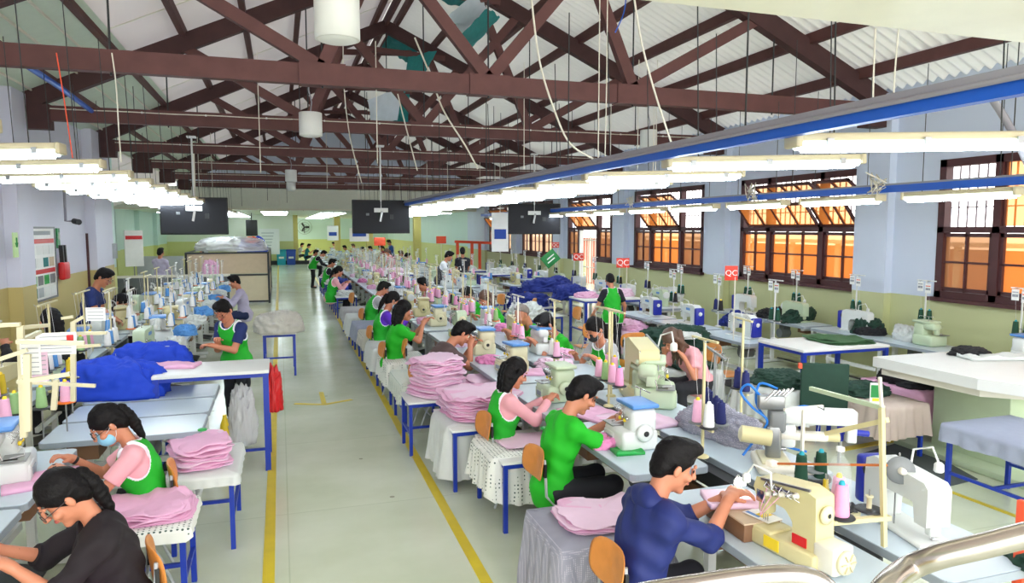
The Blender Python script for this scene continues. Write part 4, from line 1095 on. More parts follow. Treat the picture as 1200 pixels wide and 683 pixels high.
# ---------------------------------------------------------------- sewing machines
def gooselamp(p, x, y, z, par=None):
    a = MB(); a.tube([(x, y, z), (x+.02, y-.03, z+.1), (x-.05, y-.08, z+.13), (x-.1, y-.08, z+.06)], .006, 'white_paint', 6); g_ = p.part('lamp_arm', a)
    a = MB(); a.lathe([(.012, 0), (.022, -.01), (.024, -.045), (.018, -.05)], (x-.1, y-.08, z+.07), 'white_paint', 12); p.part('lamp_head', a, g_)
def flat_proto(body='machine_white', cap='cap_blue', kind='plain'):
    p = Proto('sewing_machine', 'sewing machine'); a = MB()
    a.box((0, .0, .012), (.5, .19, .024), body, .01)
    o = [(-.24, .1), (-.24, .285), (-.21, .31), (.17, .32), (.235, .29), (.245, .18), (.24, .02), (.11, .02), (.10, .15), (.07, .185), (-.14, .195), (-.155, .10)]
    b_ = MB(); b_.prism(o, 'y', -.055, .065, body)
    bm = bmesh.new(); me = b_.mesh('t'); bm.from_mesh(me); bpy.data.meshes.remove(me)
    bmesh.ops.recalc_face_normals(bm, faces=bm.faces[:]); bmesh.ops.bevel(bm, geom=[e for e in bm.edges if e.calc_face_angle(0) > .5], offset=.012, segments=2, affect='EDGES', profile=.5)
    a.bm(bm, body); p.part('arm', a)
    a = MB(); a.box((-.2, 0, .1), (.05, .055, .1), body, .01); a.cyl((-.2, 0, .02), (-.2, 0, .1), .005, m='chrome', n=8); a.box((-.2, -.01, .03), (.02, .03, .006), 'chrome'); a.cyl((-.215, .01, .04), (-.215, .01, .16), .004, m='chrome', n=6); p.part('needle_bar', a)
    a = MB(); a.lathe([(.012, 0), (.018, .006), (.018, .016), (.008, .022)], (-.2, -.056, .2), 'chrome', 12, (0, -1, 0)); p.part('tension_dial', a)
    a = MB(); a.lathe([(.02, 0), (.062, .002), (.066, .012), (.066, .026), (.05, .032), (.02, .034)], (.247, .005, .22), 'black_plastic' if cap != 'none' else 'machine_white', 20, (1, 0, 0)); p.part('handwheel', a)
    if cap != 'none':
        a = MB(); a.box((.285, .0, .16), (.07, .15, .26), cap, .02); c_ = p.part('motor_cap', a, label='blue motor cap')
        a = MB(); a.lathe([(.002, 0), (.03, .001), (.03, .004), (.002, .005)], (.321, 0, .2), 'machine_white', 14, (1, 0, 0)); p.part('badge', a, c_)
    a = MB(); a.cyl((.02, .03, .3), (.02, .03, .38), .004, m='chrome', n=6); a.lathe([(.004, 0), (.018, .002), (.018, .006), (.004, .008)], (.02, .03, .31), 'chrome', 10); p.part('spool_pin', a)
    a = MB(); a.box((.02, -.057, .25), (.13, .006, .035), 'machine_blue' if kind == 'plain' else 'magenta'); p.part('label_plate', a)
    if kind != 'bare': gooselamp(p, .05, -.05, .28)
    return p
def over_proto(body='pale_green', top='machine_blue'):
    p = Proto('overlock_machine', 'sewing machine'); a = MB()
    a.box((0, .0, .07), (.3, .27, .14), body, .025); a.box((.07, .03, .2), (.15, .19, .17), body, .03); a.box((-.06, .05, .255), (.2, .13, .09), body, .03); a.box((-.13, .03, .2), (.045, .06, .1), body, .012); p.part('body', a)
    a = MB(); a.box((.03, .03, .305), (.27, .2, .03), top, .012); p.part('top_cover', a, label='coloured top cover' if top != body else None)
    a = MB(); a.box((-.06, -.13, .06), (.15, .025, .09), body, .008); a.box((-.04, -.146, .06), (.1, .004, .04), 'desk_edge'); p.part('looper_cover', a)
    for k in range(4):
        a = MB(); a.lathe([(.006, 0), (.013, .004), (.014, .014), (.005, .02)], (-.01+.035*k, -.07, .2+.018*(k % 2)), 'chrome' if k % 2 else 'yellow_plastic', 10, (0, -1, 0)); p.part('tension_knob', a)
    a = MB(); a.lathe([(.015, 0), (.058, .003), (.062, .02), (.045, .034), (.015, .036)], (.15, .02, .13), body, 18, (1, 0, 0)); a.lathe([(.01, 0), (.02, .004), (.01, .008)], (.187, .02, .13), 'dark_metal', 10, (1, 0, 0)); p.part('handwheel', a)
    a = MB(); a.cyl((-.13, -.02, .13), (-.13, .0, .2), .005, m='chrome', n=6); a.box((-.13, -.05, .142), (.025, .07, .006), 'chrome'); a.box((-.1, -.07, .142), (.16, .12, .006), 'steel'); p.part('presser_foot', a)
    a = MB(); a.cyl((-.06, .1, .3), (-.06, .1, .38), .004, m='chrome', n=6); a.cyl((-.14, .1, .38), (.08, .1, .38), .004, m='chrome', n=6)
    for k in range(5): a.tube([(-.12+.04*k, -.04, .27), (-.12+.04*k, -.075, .25), (-.115+.04*k, -.06, .23)], .0028, 'chrome', 5)
    p.part('thread_guide', a)
    a = MB(); a.tube([(.02, -.06, .19), (-.02, -.1, .17), (-.08, -.11, .15), (-.12, -.05, .15)], .0028, 'thread_line', 5); p.part('thread', a)
    return p
def cover_proto(body='cream', lab='red_plastic'):
    p = Proto('coverstitch_machine', 'sewing machine'); a = MB()
    a.box((.0, .02, .045), (.44, .2, .09), body, .015); a.box((-.15, -.0, .075), (.18, .15, .06), body, .012)
    o = [(.06, .08), (.05, .2), (.0, .25), (-.2, .26), (-.22, .3), (-.2, .36), (.1, .395), (.19, .37), (.2, .08)]
    b_ = MB(); b_.prism(o, 'y', -.045, .085, body); bm = bmesh.new(); me = b_.mesh('t'); bm.from_mesh(me); bpy.data.meshes.remove(me)
    bmesh.ops.recalc_face_normals(bm, faces=bm.faces[:]); bmesh.ops.bevel(bm, geom=[e for e in bm.edges if e.calc_face_angle(0) > .5], offset=.014, segments=2, affect='EDGES', profile=.5)
    a.bm(bm, body); p.part('body', a)
    a = MB(); a.box((-.17, .01, .22), (.07, .07, .12), body, .015); a.box((-.17, -.04, .26), (.06, .012, .07), 'chrome', .004)
    for x in (-.185, -.17, -.155): a.cyl((x, -.0, .1), (x, .0, .18), .003, m='chrome', n=6)
    a.box((-.17, -.015, .098), (.05, .06, .008), 'chrome'); p.part('needle_head', a)
    for k in range(5):
        a = MB(); a.lathe([(.008, 0), (.016, .004), (.017, .01), (.01, .016), (.012, .03), (.004, .034)], (-.1+.045*k, -.046, .30+.012*k), 'chrome' if k % 2 else 'offwhite', 12, (0, -1, 0)); p.part('tension_knob', a)
    a = MB(); a.bar((-.16, -.05, .36), (.16, -.05, .4), .012, 'steel'); a.box((-.02, -.05, .345), (.22, .012, .02), 'chrome')
    for k in range(5): a.tube([(-.12+.05*k, -.05, .36), (-.12+.05*k, -.075, .335), (-.1+.05*k, -.055, .32)], .003, 'chrome', 5)
    p.part('thread_guide', a)
    a = MB(); a.lathe([(.01, 0), (.045, .002), (.048, .012), (.02, .02)], (.2, .02, .28), 'cream_light', 20, (1, 0, 0)); a.lathe([(.004, 0), (.012, .002), (.004, .006)], (.221, .02, .28), 'dark_metal', 12, (1, 0, 0)); p.part('handwheel', a)
    a = MB(); a.box((.25, .02, .085), (.13, .14, .14), 'offwhite', .015); m_ = p.part('motor', a)
    a = MB(); a.lathe([(.058, 0), (.062, .01), (.055, .022), (.01, .024)], (.315, .02, .085), 'cream_light', 22, (1, 0, 0))
    for k in range(6): t_ = k*PI/3; a.bar((.341, .02+.015*math.cos(t_), .085+.015*math.sin(t_)), (.341, .02+.05*math.cos(t_), .085+.05*math.sin(t_)), .01, 'batten', .004)
    p.part('motor_wheel', a, m_)
    a = MB(); a.box((.1, -.047, .12), (.09, .006, .05), lab); p.part('label_plate', a, label='coloured label plate')
    a = MB(); a.box((-.05, -.082, .05), (.1, .006, .06), 'yellow_plastic'); p.part('warning_label', a)
    for k in range(3):
        a = MB(); a.tube([(-.1+.05*k, -.07, .33), (-.13+.02*k, -.08, .22), (-.17, -.04, .15)], .0025, 'thread_pink', 5); p.part('thread', a)
    gooselamp(p, -.08, -.06, .33)
    return p
flat_blue = flat_proto('machine_white', 'cap_blue'); flat_cream = flat_proto('cream', 'none'); flat_green = flat_proto('pale_green', 'none'); flat_white = flat_proto('machine_white', 'none'); flat_bare = flat_proto('machine_white', 'none', 'bare')
over_a = over_proto('cream_light', 'machine_blue'); over_b = over_proto('pale_green', 'pale_green'); over_c = over_proto('cream', 'cream'); over_w = over_proto('machine_white', 'machine_blue')
cov_a = cover_proto('cream', 'red_plastic'); cov_b = cover_proto('pale_green', 'machine_blue')
# ---------------------------------------------------------------- thread stands and cones
cones = {}
for c_, m_, tip in (('pink', 'thread_pink', 'yellow_plastic'), ('rose', 'thread_rose', 'cyan_plastic'), ('white', 'thread_white', 'paper'), ('pale green', 'thread_green', 'yellow_plastic'),
                    ('dark green', 'thread_dark_green', 'cyan_plastic'), ('navy', 'thread_navy', 'thread_navy'), ('blue', 'thread_blue', 'paper'), ('black', 'thread_black', 'yellow_plastic'), ('yellow', 'thread_yellow', 'yellow_plastic')):
    p = Proto('thread_cone', 'thread cone'); a = MB()
    a.lathe([(.034, 0), (.037, .004)]+[(.037-.0105*t_+(.0006 if i % 2 else 0), .004+.14*t_) for i, t_ in enumerate(np.linspace(.05, 1, 14))]+[(.012, .146)], (0, 0, 0), m_, 18); q_ = p.part('thread', a)
    a = MB(); a.lathe([(.015, .144), (.014, .152), (.009, .164), (.006, .164)], (0, 0, 0), tip, 12); p.part('core', a, label='coloured core tip')
    cones[c_] = p
def stand_proto(n, h=.78, tray=.2, m='cream', papers=0, two=False):
    p = Proto('thread_stand', 'thread stand'); a = MB(); W = .13*(n-1) if n > 1 else .1
    a.box((0, 0, h/2), (.015, .015, h), m); a.lathe([(.045, 0), (.04, .012), (.015, .02)], (0, 0, 0), m, 12); p.part('pole', a)
    a = MB(); a.box((0, -.0, tray), (W+.1, .018, .014), m); p.part('spool_arm', a)
    sp = []
    for k in range(n):
        x = -W/2+.13*k if n > 1 else .09; y = .0
        b_ = MB(); b_.lathe([(.056, 0), (.06, .003), (.056, .008), (.02, .01)], (x, y, tray+.01), 'dark_metal' if k % 2 else 'orange_plastic' if (n == 3 and k == 0) else 'grey_plastic', 18); b_.cyl((x, y, tray+.01), (x, y, tray+.09), .005, m='steel', n=6); p.part('spool_disc', b_)
        sp.append((x, y, tray+.021))
    a = MB(); a.box((0, 0, h), (W+.16, .016, .014), m)
    for k in range(n): x = -W/2+.13*k if n > 1 else .09; a.tube([(x, 0, h), (x, -.03, h+.0), (x+.012, -.045, h-.01), (x, -.055, h+.006)], .003, 'steel', 5)
    p.part('guide_arm', a)
    a = MB()
    for k in range(n): x = -W/2+.13*k if n > 1 else .09; a.cyl((x, 0, tray+.17), (x, -.04, h-.01), .0013, m='thread_line', n=4)
    p.part('thread', a)
    for k in range(papers):
        a = MB(); a.box((-.08+.12*k, -.016, h-.08-.02*k), (.09, .002, .13), 'paper'); a.box((-.08+.12*k, -.0175, h-.05-.02*k), (.07, .001, .012), 'orange_red' if k else 'paper_lines'); a.box((-.08+.12*k, -.0175, h-.09-.02*k), (.07, .001, .03), 'paper_lines'); p.part('paper_slip', a, label='white paper slip')
    p.spots = sp; return p
st2 = stand_proto(2); st3 = stand_proto(3, .72, .22, 'offwhite', 1); st4 = stand_proto(4, .82, .2, 'cream', 0); st2p = stand_proto(2, .8, .24, 'white_paint', 2); st1 = stand_proto(1, .5, .12, 'offwhite')
FARC = MB(); CN = [0]
def put_stand(p, loc, rz, lab, grp, colours, where, whole=False):
    o = p.inst(loc, rz, lab, grp, whole); c, s = math.cos(rz), math.sin(rz)
    names = ['first', 'second', 'third', 'last']
    sp = [(loc[0]+c*x-s*y, loc[1]+s*x+c*y, loc[2]+z) for x, y, z in p.spots]
    order = sorted(range(len(sp)), key=lambda i: sp[i][1])
    for r_, i in enumerate(order):
        col = colours[i % len(colours)]
        if col is None: continue
        nm = names[r_] if r_ < 3 and len(sp) > 2 else ('nearer' if r_ == 0 else 'farther') if len(sp) == 2 else names[min(r_, 3)]
        if sp[i][1] > 14.6:
            m_ = cones[col].parts[0][1].m[0]; FARC.cyl(sp[i], (sp[i][0], sp[i][1], sp[i][2]+.15), .036, .024, m_, 10); continue
        CN[0] += 1
        cones[col].inst(sp[i], random.uniform(0, 6), '%s thread cone, %s on the stand %s' % (col, nm, where), 'thread cones %s' % grp.split(' ', 2)[-1], whole)
    return o
ZD = .753
rnd = random.Random(11)
def put(name, cat, mb, loc, rz, lab, grp=None, parent=None):
    return tag(obj(name, mb), lab, cat, grp, loc, rz)
# ---------------------------------------------------------------- right block: two lines of desks back to back
AY = [2.85, 4.35, 5.75, 7.0, 8.15, 9.4, 10.75, 12.0, 13.3, 14.5, 15.7, 16.9, 18.1, 19.3, 20.5, 21.7, 22.9, 24.1, 25.3, 26.5, 27.7, 28.9]
RA, RB = -PI/2, PI/2
mA = [None, over_w, over_b, over_a, over_a, cov_b, over_a, over_c, flat_cream, over_w, flat_white, over_b, cov_a, flat_cream, over_w, over_b, cov_b, flat_white, over_a, over_c, flat_cream, over_b]
mnames = {id(over_w): 'white overlock machine with blue top', id(over_b): 'pale green overlock machine', id(over_a): 'cream overlock machine with blue top', id(over_c): 'cream overlock machine', id(cov_a): 'cream coverstitch machine', id(cov_b): 'pale green coverstitch machine',
          id(flat_cream): 'cream lockstitch machine', id(flat_white): 'white lockstitch machine', id(flat_green): 'pale green lockstitch machine', id(flat_blue): 'white lockstitch machine with navy blue motor cap'}
for k, y in enumerate(AY):
    whole = k > 9; on = 'desk of the aisle row'
    desk_long.inst((2.27, y, 0), RA, 'pale sewing desk, %s from the camera in the aisle row' % nth(k), 'right block aisle-side desks', whole)
    if k == 0: cov_a.inst((2.2, 2.6, ZD), RA+R(8), 'large cream coverstitch machine in front of the navy-jacketed man', None, False, .88)
    else: mA[k].inst((2.27, y-.05, ZD), RA+R(rnd.uniform(-8, 8)), '%s on the %s %s' % (mnames[id(mA[k])], nth(k), on), 'machines right of the aisle', whole, 1.0)
    if k > 0:
        st = (st3, st2, st4, st2)[k % 4]; cols = (['pink', 'rose', 'pink'], ['pink', 'white'], ['pink', 'pale green', 'pink', 'rose'], ['white', 'pink'])[k % 4]
        put_stand(st, (2.60, y-.42, ZD), RA, 'thread stand at the %s %s' % (nth(k), on), 'right block thread stands', cols, 'at the %s %s' % (nth(k), on), whole)
BY = [2.75, 4.0, 5.3, 6.55, 7.9, 9.0, 10.2, 11.4, 12.7, 13.9, 15.1, 16.4, 17.6, 18.8, 20.0, 21.2, 22.4, 23.6, 24.8, 26, 27.2, 28.4]
mB = [None, None, over_b, None, over_w, flat_cream, over_w, flat_white, over_a, over_b, flat_cream, over_w, over_b, flat_white, over_c, cov_b, over_w, flat_cream, over_b, over_a, flat_white, over_b]
for k, y in enumerate(BY):
    if k in (15, 16): continue
    whole = k > 9; on = 'desk of the inner row'
    desk_long.inst((2.93, y, 0), RB, 'pale sewing desk, %s from the camera in the inner row' % nth(k), 'right block far-side desks', whole)
    if mB[k]:
        mB[k].inst((2.98, y, ZD), RB+R(rnd.uniform(-8, 8)), '%s on the %s %s' % (mnames[id(mB[k])], nth(k), on), 'machines far side', whole, 1.0)
    if k > 1 and k not in (3, 4):
        st = (st4, st3, st2, st4)[k % 4]; cols = (['pink', 'pink', 'rose', 'pink'], ['pale green', 'pink', 'white'], ['pink', 'pink'], ['rose', 'pale green', 'black', 'pink'])[k % 4]
        put_stand(st, (2.78, y+.35, ZD), RB, 'tall thread stand by the %s %s' % (nth(k), on), 'far-side thread stands', cols, 'by the %s %s' % (nth(k), on), whole)
for k in range(6, 18):
    y = BY[k]+.62
    put_stand((st3, st2p, st4)[k % 3], (2.72, y, ZD), RB, 'slim thread stand past the %s desk of the inner row' % nth(k), 'slim inner row stands', (['pink', 'white', 'pink'], ['white', 'pink'], ['pink', 'rose', 'pale green', 'pink'])[k % 3], 'past the %s desk of the inner row' % nth(k), True)
    put_stand((st2p, st4, st3)[k % 3], (2.5, AY[k]+.35, ZD), RA, 'slim thread stand past the %s desk of the aisle row' % nth(k), 'slim aisle row stands', (['pink', 'pink'], ['white', 'pink', 'rose', 'pink'], ['pale green', 'pink', 'white'])[k % 3], 'past the %s desk of the aisle row' % nth(k), True)
# trough between the two lines
g = MB(); g.box((2.6, 16, .66), (.1, 27, .1), 'dark_metal'); g.box((2.6, 16, .4), (.04, 27, .3), 'desk_wood'); tag(obj('cable_trough', g), 'dark cable trough running between the aisle row and the inner row', 'trough')
# papers, cloth pieces lying on the desks
def cloth_on(x, y, z, w, d, m, lab, seed, kind='flat', rz=0, h=.06, layers=4):
    mb = flatcloth(w, d, m, seed, .025) if kind == 'flat' else heap(w, d, h, m, seed) if kind == 'heap' else stack(w, d, h, layers, m, seed)
    return put('fabric_piece' if kind == 'flat' else 'fabric_heap' if kind == 'heap' else 'fabric_stack', 'fabric', mb, (x, y, z), rz, lab, None)
for k, (px, py, w, d, m, lab, kind) in enumerate((
        (700, 487, .34, .62, 'cloth_pink', 'bright pink garment piece being sewn by the woman in the green vest', 'flat'),
        (745, 494, .5, .5, 'cloth_pink_pale', 'pale pink garment pieces spread before the man in the green t-shirt', 'flat'),
        (706, 522, .2, .2, 'cloth_pink_hot', 'small coiled pink fabric on the desk of the man in the green t-shirt', 'heap'),
        (620, 437, .3, .3, 'cloth_pink', 'pink cloth at the desk in front of the ponytailed woman', 'flat'),
        (648, 428, .4, .3, 'cloth_pink_pale', 'pale pink cloth on the far-side desk beyond the ponytailed woman', 'heap'),
        (575, 424, .3, .3, 'cloth_pink_hot', 'pink garment in the hands of the boy in the brown t-shirt', 'heap'),
        (660, 505, .22, .26, 'green_plastic', 'bright green cloth tag lying on the desk by the overlock machine', 'flat'),
        (735, 530, .2, .14, 'green_plastic', 'bright green ribbon on the desk edge beside the green t-shirt man', 'flat'),
        (800, 395, .5, .4, 'cloth_white', 'white cloth pile on the far-side desk near the masked woman', 'heap'))):
    q = at(px, py, z=ZD); cloth_on(q.x, q.y, ZD, w, d, m, lab, k+3, kind, rnd.uniform(-.5, .5), .07)
for k in range(14):
    q = (2.15 if k % 2 else 3.1, 7.3+1.25*k*.9); cloth_on(q[0], q[1]+.3, ZD, .26, .24, ('cloth_pink', 'cloth_pink_pale', 'cloth_pink_hot')[k % 3], '%s garment heap on the %s row desks, %s from the camera' % (('pink', 'pale pink', 'deep pink')[k % 3], 'inner' if k % 2 == 0 else 'aisle', nth(k//2)), k+20, 'heap', k, .1)
# ---------------------------------------------------------------- side tables beside the right-hand seats
def side_table(x, y, lab, cloth=None, drop=.4, w=.52, d=.78, seed=0, goods=None, rz=0, sides=(1, 1, 1, 1), z=.54, cl='', proto=None):
    (proto or side).inst((x, y, 0), rz, lab, 'blue-legged side tables')
    if cloth: put('tablecloth', 'tablecloth', drape(w+.02, d+.02, drop, cloth, seed, sides=sides), (x, y, z), rz, cl)
big = side_proto(.62, .54, .54); small = side_proto(.46, .5, .54); long_side = side_proto(.44, .78, .54)
# 1 navy man's, grey speckled cloth with pink pieces
side_table(1.70, 3.66, 'blue-legged side table under the grey speckled cloth beside the navy-jacketed man', 'cloth_speckle', .46, .62, .54, 2, sides=(.5, .6, 1.1, 1.1), cl='grey speckled cloth hanging over the table beside the navy-jacketed man', proto=big)
put('fabric_stack', 'fabric', stack(.5, .42, .05, 4, 'cloth_pink_pale', 5, 'cloth_pink'), (1.74, 3.68, .552), R(-6), 'flat stack of pale pink pieces on the grey speckled cloth')
# 2 polka cloth
side_table(1.76, 5.2, 'blue-legged side table under the polka-dot cloth behind the green t-shirt man', 'cloth_polka', .32, .58, .54, 4, sides=(.5, .6, 1, 1.1), cl='white polka-dot cloth draped over the side table behind the green t-shirt man')
put('fabric_stack', 'fabric', stack(.44, .36, .018, 2, 'cloth_pink_pale', 9), (1.84, 5.24, .552), R(4), 'thin pale pink sheet on the polka-dot cloth')
# 3 white-grey cloth with a large pink pile
side_table(1.6, 6.12, 'blue-legged side table under the white cloth piled with pink garments', 'cloth_white', .4, .54, .54, 7, sides=(.5, .6, 1.1, 1.1), cl='grey-white cloth hanging over the side table under the wide pink pile')
put('fabric_stack', 'fabric', stack(.66, .62, .22, 11, 'cloth_pink', 12, 'cloth_pink_pale'), (1.72, 6.2, .552), R(5), 'wide pile of pink garment pieces behind the ponytailed woman')
# 4, 5 pink pile, blue table
side_table(1.38, 7.05, 'blue-legged side table holding the tall slumping pink pile', None, proto=small)
put('fabric_stack', 'fabric', stack(.46, .46, .38, 13, 'cloth_pink_pale', 15, 'cloth_pink'), (1.5, 7.1, .54), R(24), 'tall slumping pile of folded pink garments beside the aisle')
side_table(1.9, 7.1, 'small blue-legged table with a navy cloth behind the tall pink pile', None, proto=small)
put('fabric_stack', 'fabric', stack(.34, .36, .13, 5, 'cloth_pink_pale', 17), (1.98, 7.08, .54), 0, 'small pale pink bundle behind the tall pink pile')
put('fabric_piece', 'fabric', flatcloth(.34, .3, 'cloth_blue', 4, .03), (1.74, 6.9, .541), .3, 'royal blue cloth scrap under the pink bundles')
# 6.. farther side tables
far_side = [(1.5, 8.05, 'cloth_dots_small', 'dotted pale green cloth'), (1.52, 9.3, 'cloth_polka', 'white polka-dot cloth'), (1.5, 10.45, 'cloth_white', 'plain white cloth'), (1.5, 11.7, 'cloth_stripe', 'pale striped cloth'),
            (1.5, 12.9, 'cloth_grey_blue', 'blue-grey cloth'), (1.5, 14.1, 'cloth_white', 'white cloth'), (1.5, 15.4, 'cloth_grey', 'light grey cloth')]
for k, (x, y, m_, nm) in enumerate(far_side):
    side_table(x, y, 'aisle side table under %s, %s beyond the pink piles' % (nm, nth(k)), m_, .22+.06*(k % 3), seed=k+20, sides=(.5, .6, 1, 1), cl='%s over the %s aisle side table beyond the pink piles' % (nm, nth(k)), proto=side)
for k, y in enumerate((18.4, 19.8, 21.3, 22.8, 24.3, 25.8)):
    side.inst((1.55, y, 0), 0, 'distant blue-legged side table along the aisle, %s of them' % nth(k), 'blue-legged side tables', True)
    cloth_on(1.55, y, .54, .4, .5, ('cloth_white', 'cloth_blue', 'cloth_pink_pale')[k % 3], '%s cloth bundle on a distant aisle-side table, %s' % (('white', 'blue', 'pale pink')[k % 3], nth(k)), k+60, 'heap', 0, .14)
put('fabric_heap', 'fabric', heap(.5, .6, .3, 'cloth_navy', 77), (1.62, 20.4, .54), 0, 'deep blue cloth bag on a chair by the bending woman')
# empty chairs on the aisle side
for k, (y, lab) in enumerate(((9.55, 'empty plywood chair between the brown t-shirt boy and the long-haired woman'), (8.9, 'empty plywood chair seen behind the boy in brown'), (15.9, 'empty plywood chair far along the aisle side'))):
    chair.inst((1.7, y, 0), -PI/2+R((5, -6, 10)[k]), lab, 'plywood chairs right of the aisle')
# ---------------------------------------------------------------- front right: special machine, frame stand, lockstitch
# special flatlock machine with blue air hoses
q = at(905, 548, z=ZD)
T_ = thing('hemming_machine', 'tall hemming machine with blue air hoses on the far-side desk behind the navy-jacketed man', 'sewing machine', (q.x, q.y, ZD), R(62))
a = MB(); a.box((0, 0, .03), (.34, .22, .06), 'offwhite', .02); a.box((0, .0, .065), (.26, .17, .02), 'cream_light', .01); obj('base', a, T_)
a = MB(); a.box((0, .0, .17), (.075, .09, .22), 'steel', .02); a.box((.02, -.02, .3), (.11, .1, .14), 'grey_plastic', .02); a.box((.0, .02, .42), (.07, .16, .09), 'steel', .01); obj('column', a, T_)
a = MB(); a.cyl((-.03, .02, .2), (-.03, .2, .22), .052, m='cream', n=18); a.lathe([(.05, 0), (.03, .012), (.01, .014)], (-.03, .2, .22), 'cream_light', 16, (0, 1, .1)); obj('motor', a, T_)
for i, (z_, L_, m_) in enumerate(((.33, .46, 'machine_white'), (.2, .3, 'offwhite'))):
    a = MB(); a.box((.05, -L_/2-.03, z_), (.085, L_, .1 if i == 0 else .05), m_, .015)
    if i == 0: a.lathe([(.045, 0), (.05, .004), (.04, .008)], (.094, -.2, z_), 'magenta', 16, (1, 0, 0)); a.box((.06, -.47, z_-.06), (.06, .06, .2), m_, .01)
    else: a.cyl((.05, -.33, z_), (.05, -.4, z_), .03, m='cream', n=12)
    obj('arm', a, T_)
a = MB(); a.box((.06, -.09, .2), (.1, .1, .15), 'machine_white', .02); a.box((.115, -.09, .25), (.01, .06, .02), 'magenta'); obj('gear_case', a, T_)
def smooth(P, n=5):
    out = []
    for i in range(len(P)-1):
        a0, a1, a2, a3 = P[max(i-1, 0)], P[i], P[i+1], P[min(i+2, len(P)-1)]
        for j in range(n):
            t_ = j/n; out.append(.5*((2*a1)+(a2-a0)*t_+(2*a0-5*a1+4*a2-a3)*t_*t_+(3*a1-a0-3*a2+a3)*t_**3))
    return out+[P[-1]]
for i, pts in enumerate(([(0, .09, .46), (-.02, .16, .53), (.02, .2, .47), (.0, .13, .38), (-.01, .04, .3), (.02, .1, .18), (.0, .18, .07)], [(.02, -.02, .5), (.06, .08, .52), (.05, .1, .4), (.06, .04, .3)], [(.04, -.06, .34), (.09, -.2, .38), (.06, -.36, .34)], [(.08, -.06, .14), (.12, -.12, .1), (.08, -.22, .09)])):
    a = MB(); P = [Vector(p) for p in pts]; a.tube(smooth(P), .008, 'hose_blue', 7); obj('air_hose', a, T_)
for i in range(5):
    a = MB(); a.cyl((.02*i-.04, .06-.03*i, .44), (.02*i-.03, .0-.03*i, .5), .008, m='chrome', n=8); a.cyl((.07, .02*i-.06, .12), (.11, .02*i-.06, .08), .006, m='chrome', n=8); obj('tension_post', a, T_)
a = MB(); a.box((.06, -.02, .12), (.13, .12, .02), 'chrome', .004); a.box((.1, -.05, .14), (.03, .05, .05), 'dark_metal', .006); obj('work_plate', a, T_)
# blue lever handles
q = at(985, 505, z=.98)
g = MB(); g.cyl((0, 0, -.06), (0, 0, .08), .022, m='cap_blue', n=12); g.cyl((0, 0, .0), (.17, -.05, -.02), .02, m='cap_blue', n=12); g.cyl((0, 0, -.22), (0, 0, -.05), .012, m='steel', n=8)
put('clamp_lever', 'lever', g, (q.x, q.y, q.z), 0, 'blue-handled clamp lever on the stand behind the clear bottle')
# tall cream frame stand
yb = 2.48
def fp(px, py, dy=0): return at(px, py, Y=yb+dy)
FS = thing('frame_stand', 'tall cream frame stand holding the clear bottle and pink cones in front', 'thread stand', (0, 0, 0))
a = MB(); a.bar(fp(1036, 640), fp(1033, 478), .02, 'cream'); obj('pole', a, FS)
a = MB(); a.bar(fp(1040, 492), fp(968, 508, .35), .022, 'cream'); a.bar(fp(1035, 478), fp(950, 455, .5), .02, 'pale_green'); a.bar(fp(1033, 476), fp(1031, 442), .012, 'offwhite'); obj('guide_arm', a, FS)
a = MB(); a.bar(fp(1040, 545), fp(905, 543, .45), .01, 'wood_ply_dark'); a.box(fp(905, 543, .45), (.05, .05, .03), 'offwhite', .008); obj('cross_rod', a, FS)
tz = fp(1036, 606).z
a = MB(); a.bar(fp(1042, 606), fp(975, 612, .02), .03, 'cream', .02); a.bar(fp(978, 612, .02), fp(1006, 602, .32), .02, 'cream'); obj('tray', a, FS)
dA = at(985, 609, z=tz); dB = at(1018, 600, z=tz); dC = at(967, 580, z=tz)
for d_, rr_ in ((dA, .06), (dB, .06), (dC, .055)):
    a = MB(); a.lathe([(rr_, 0), (rr_+.004, .004), (rr_, .009), (.02, .011)], (d_.x, d_.y, tz+.01), 'dark_metal', 22); a.cyl((d_.x, d_.y, tz), (d_.x, d_.y, tz+.11), .004, m='steel', n=6); obj('spool_disc', a, FS)
cones['rose'].inst((dA.x, dA.y, tz+.021), 0, 'rose pink thread cone with teal tip standing before the clear bottle', None)
bt = at(993, 606, z=tz); cones['pink'].inst((bt.x+.01, bt.y+.07, tz+.021), 1, 'pink thread cone with yellow tip inside the clear bottle', None)
for s_ in range(3): pass
g = MB(); g.lathe([(.012, 0), (.012, .05), (.018, .052), (.018, .06)], (0, 0, 0), 'cream_light', 12)
put('spool_core', 'spool', g, (dB.x, dB.y, tz+.021), 0, 'empty cream spool core on the empty disc of the frame stand')
g = MB(); g.lathe([(.02, 0), (.014, .03), (.012, .06)], (0, 0, 0), 'thread_yellow', 12); put('spool_core', 'spool', g, (dC.x, dC.y, tz+.021), 0, 'small yellow spool on the smaller disc of the frame stand')
g = MB(); g.lathe([(.052, 0), (.055, .02), (.055, .15), (.05, .2), (.03, .235), (.017, .25), (.016, .275)], (0, 0, 0), 'clear_plastic', 24); B_ = thing('plastic_bottle', 'clear cut plastic bottle turned over a pink cone on the frame stand', 'bottle', (bt.x+.01, bt.y+.07, tz+.021)); obj('shell', g, B_)
g = MB(); g.cyl((0, 0, .272), (0, 0, .29), .019, m='paper', n=16); obj('neck_ring', g, B_)
qr = at(1055, 551, Y=2.62)
FR = thing('tape_reel', 'grey tape reel on a thin post beside the frame stand', 'reel', (qr.x, qr.y, qr.z))
g = MB(); g.lathe([(.01, -.012), (.066, -.012), (.068, 0), (.066, .012), (.01, .012)], (0, 0, 0), 'grey_plastic', 26, (-.5, -1, .12)); obj('disc', g, FR)
g = MB(); g.lathe([(.018, .0), (.016, .04), (.008, .045)], (0, 0, 0), 'offwhite', 14, (-.5, -1, .12)); obj('hub', g, FR)
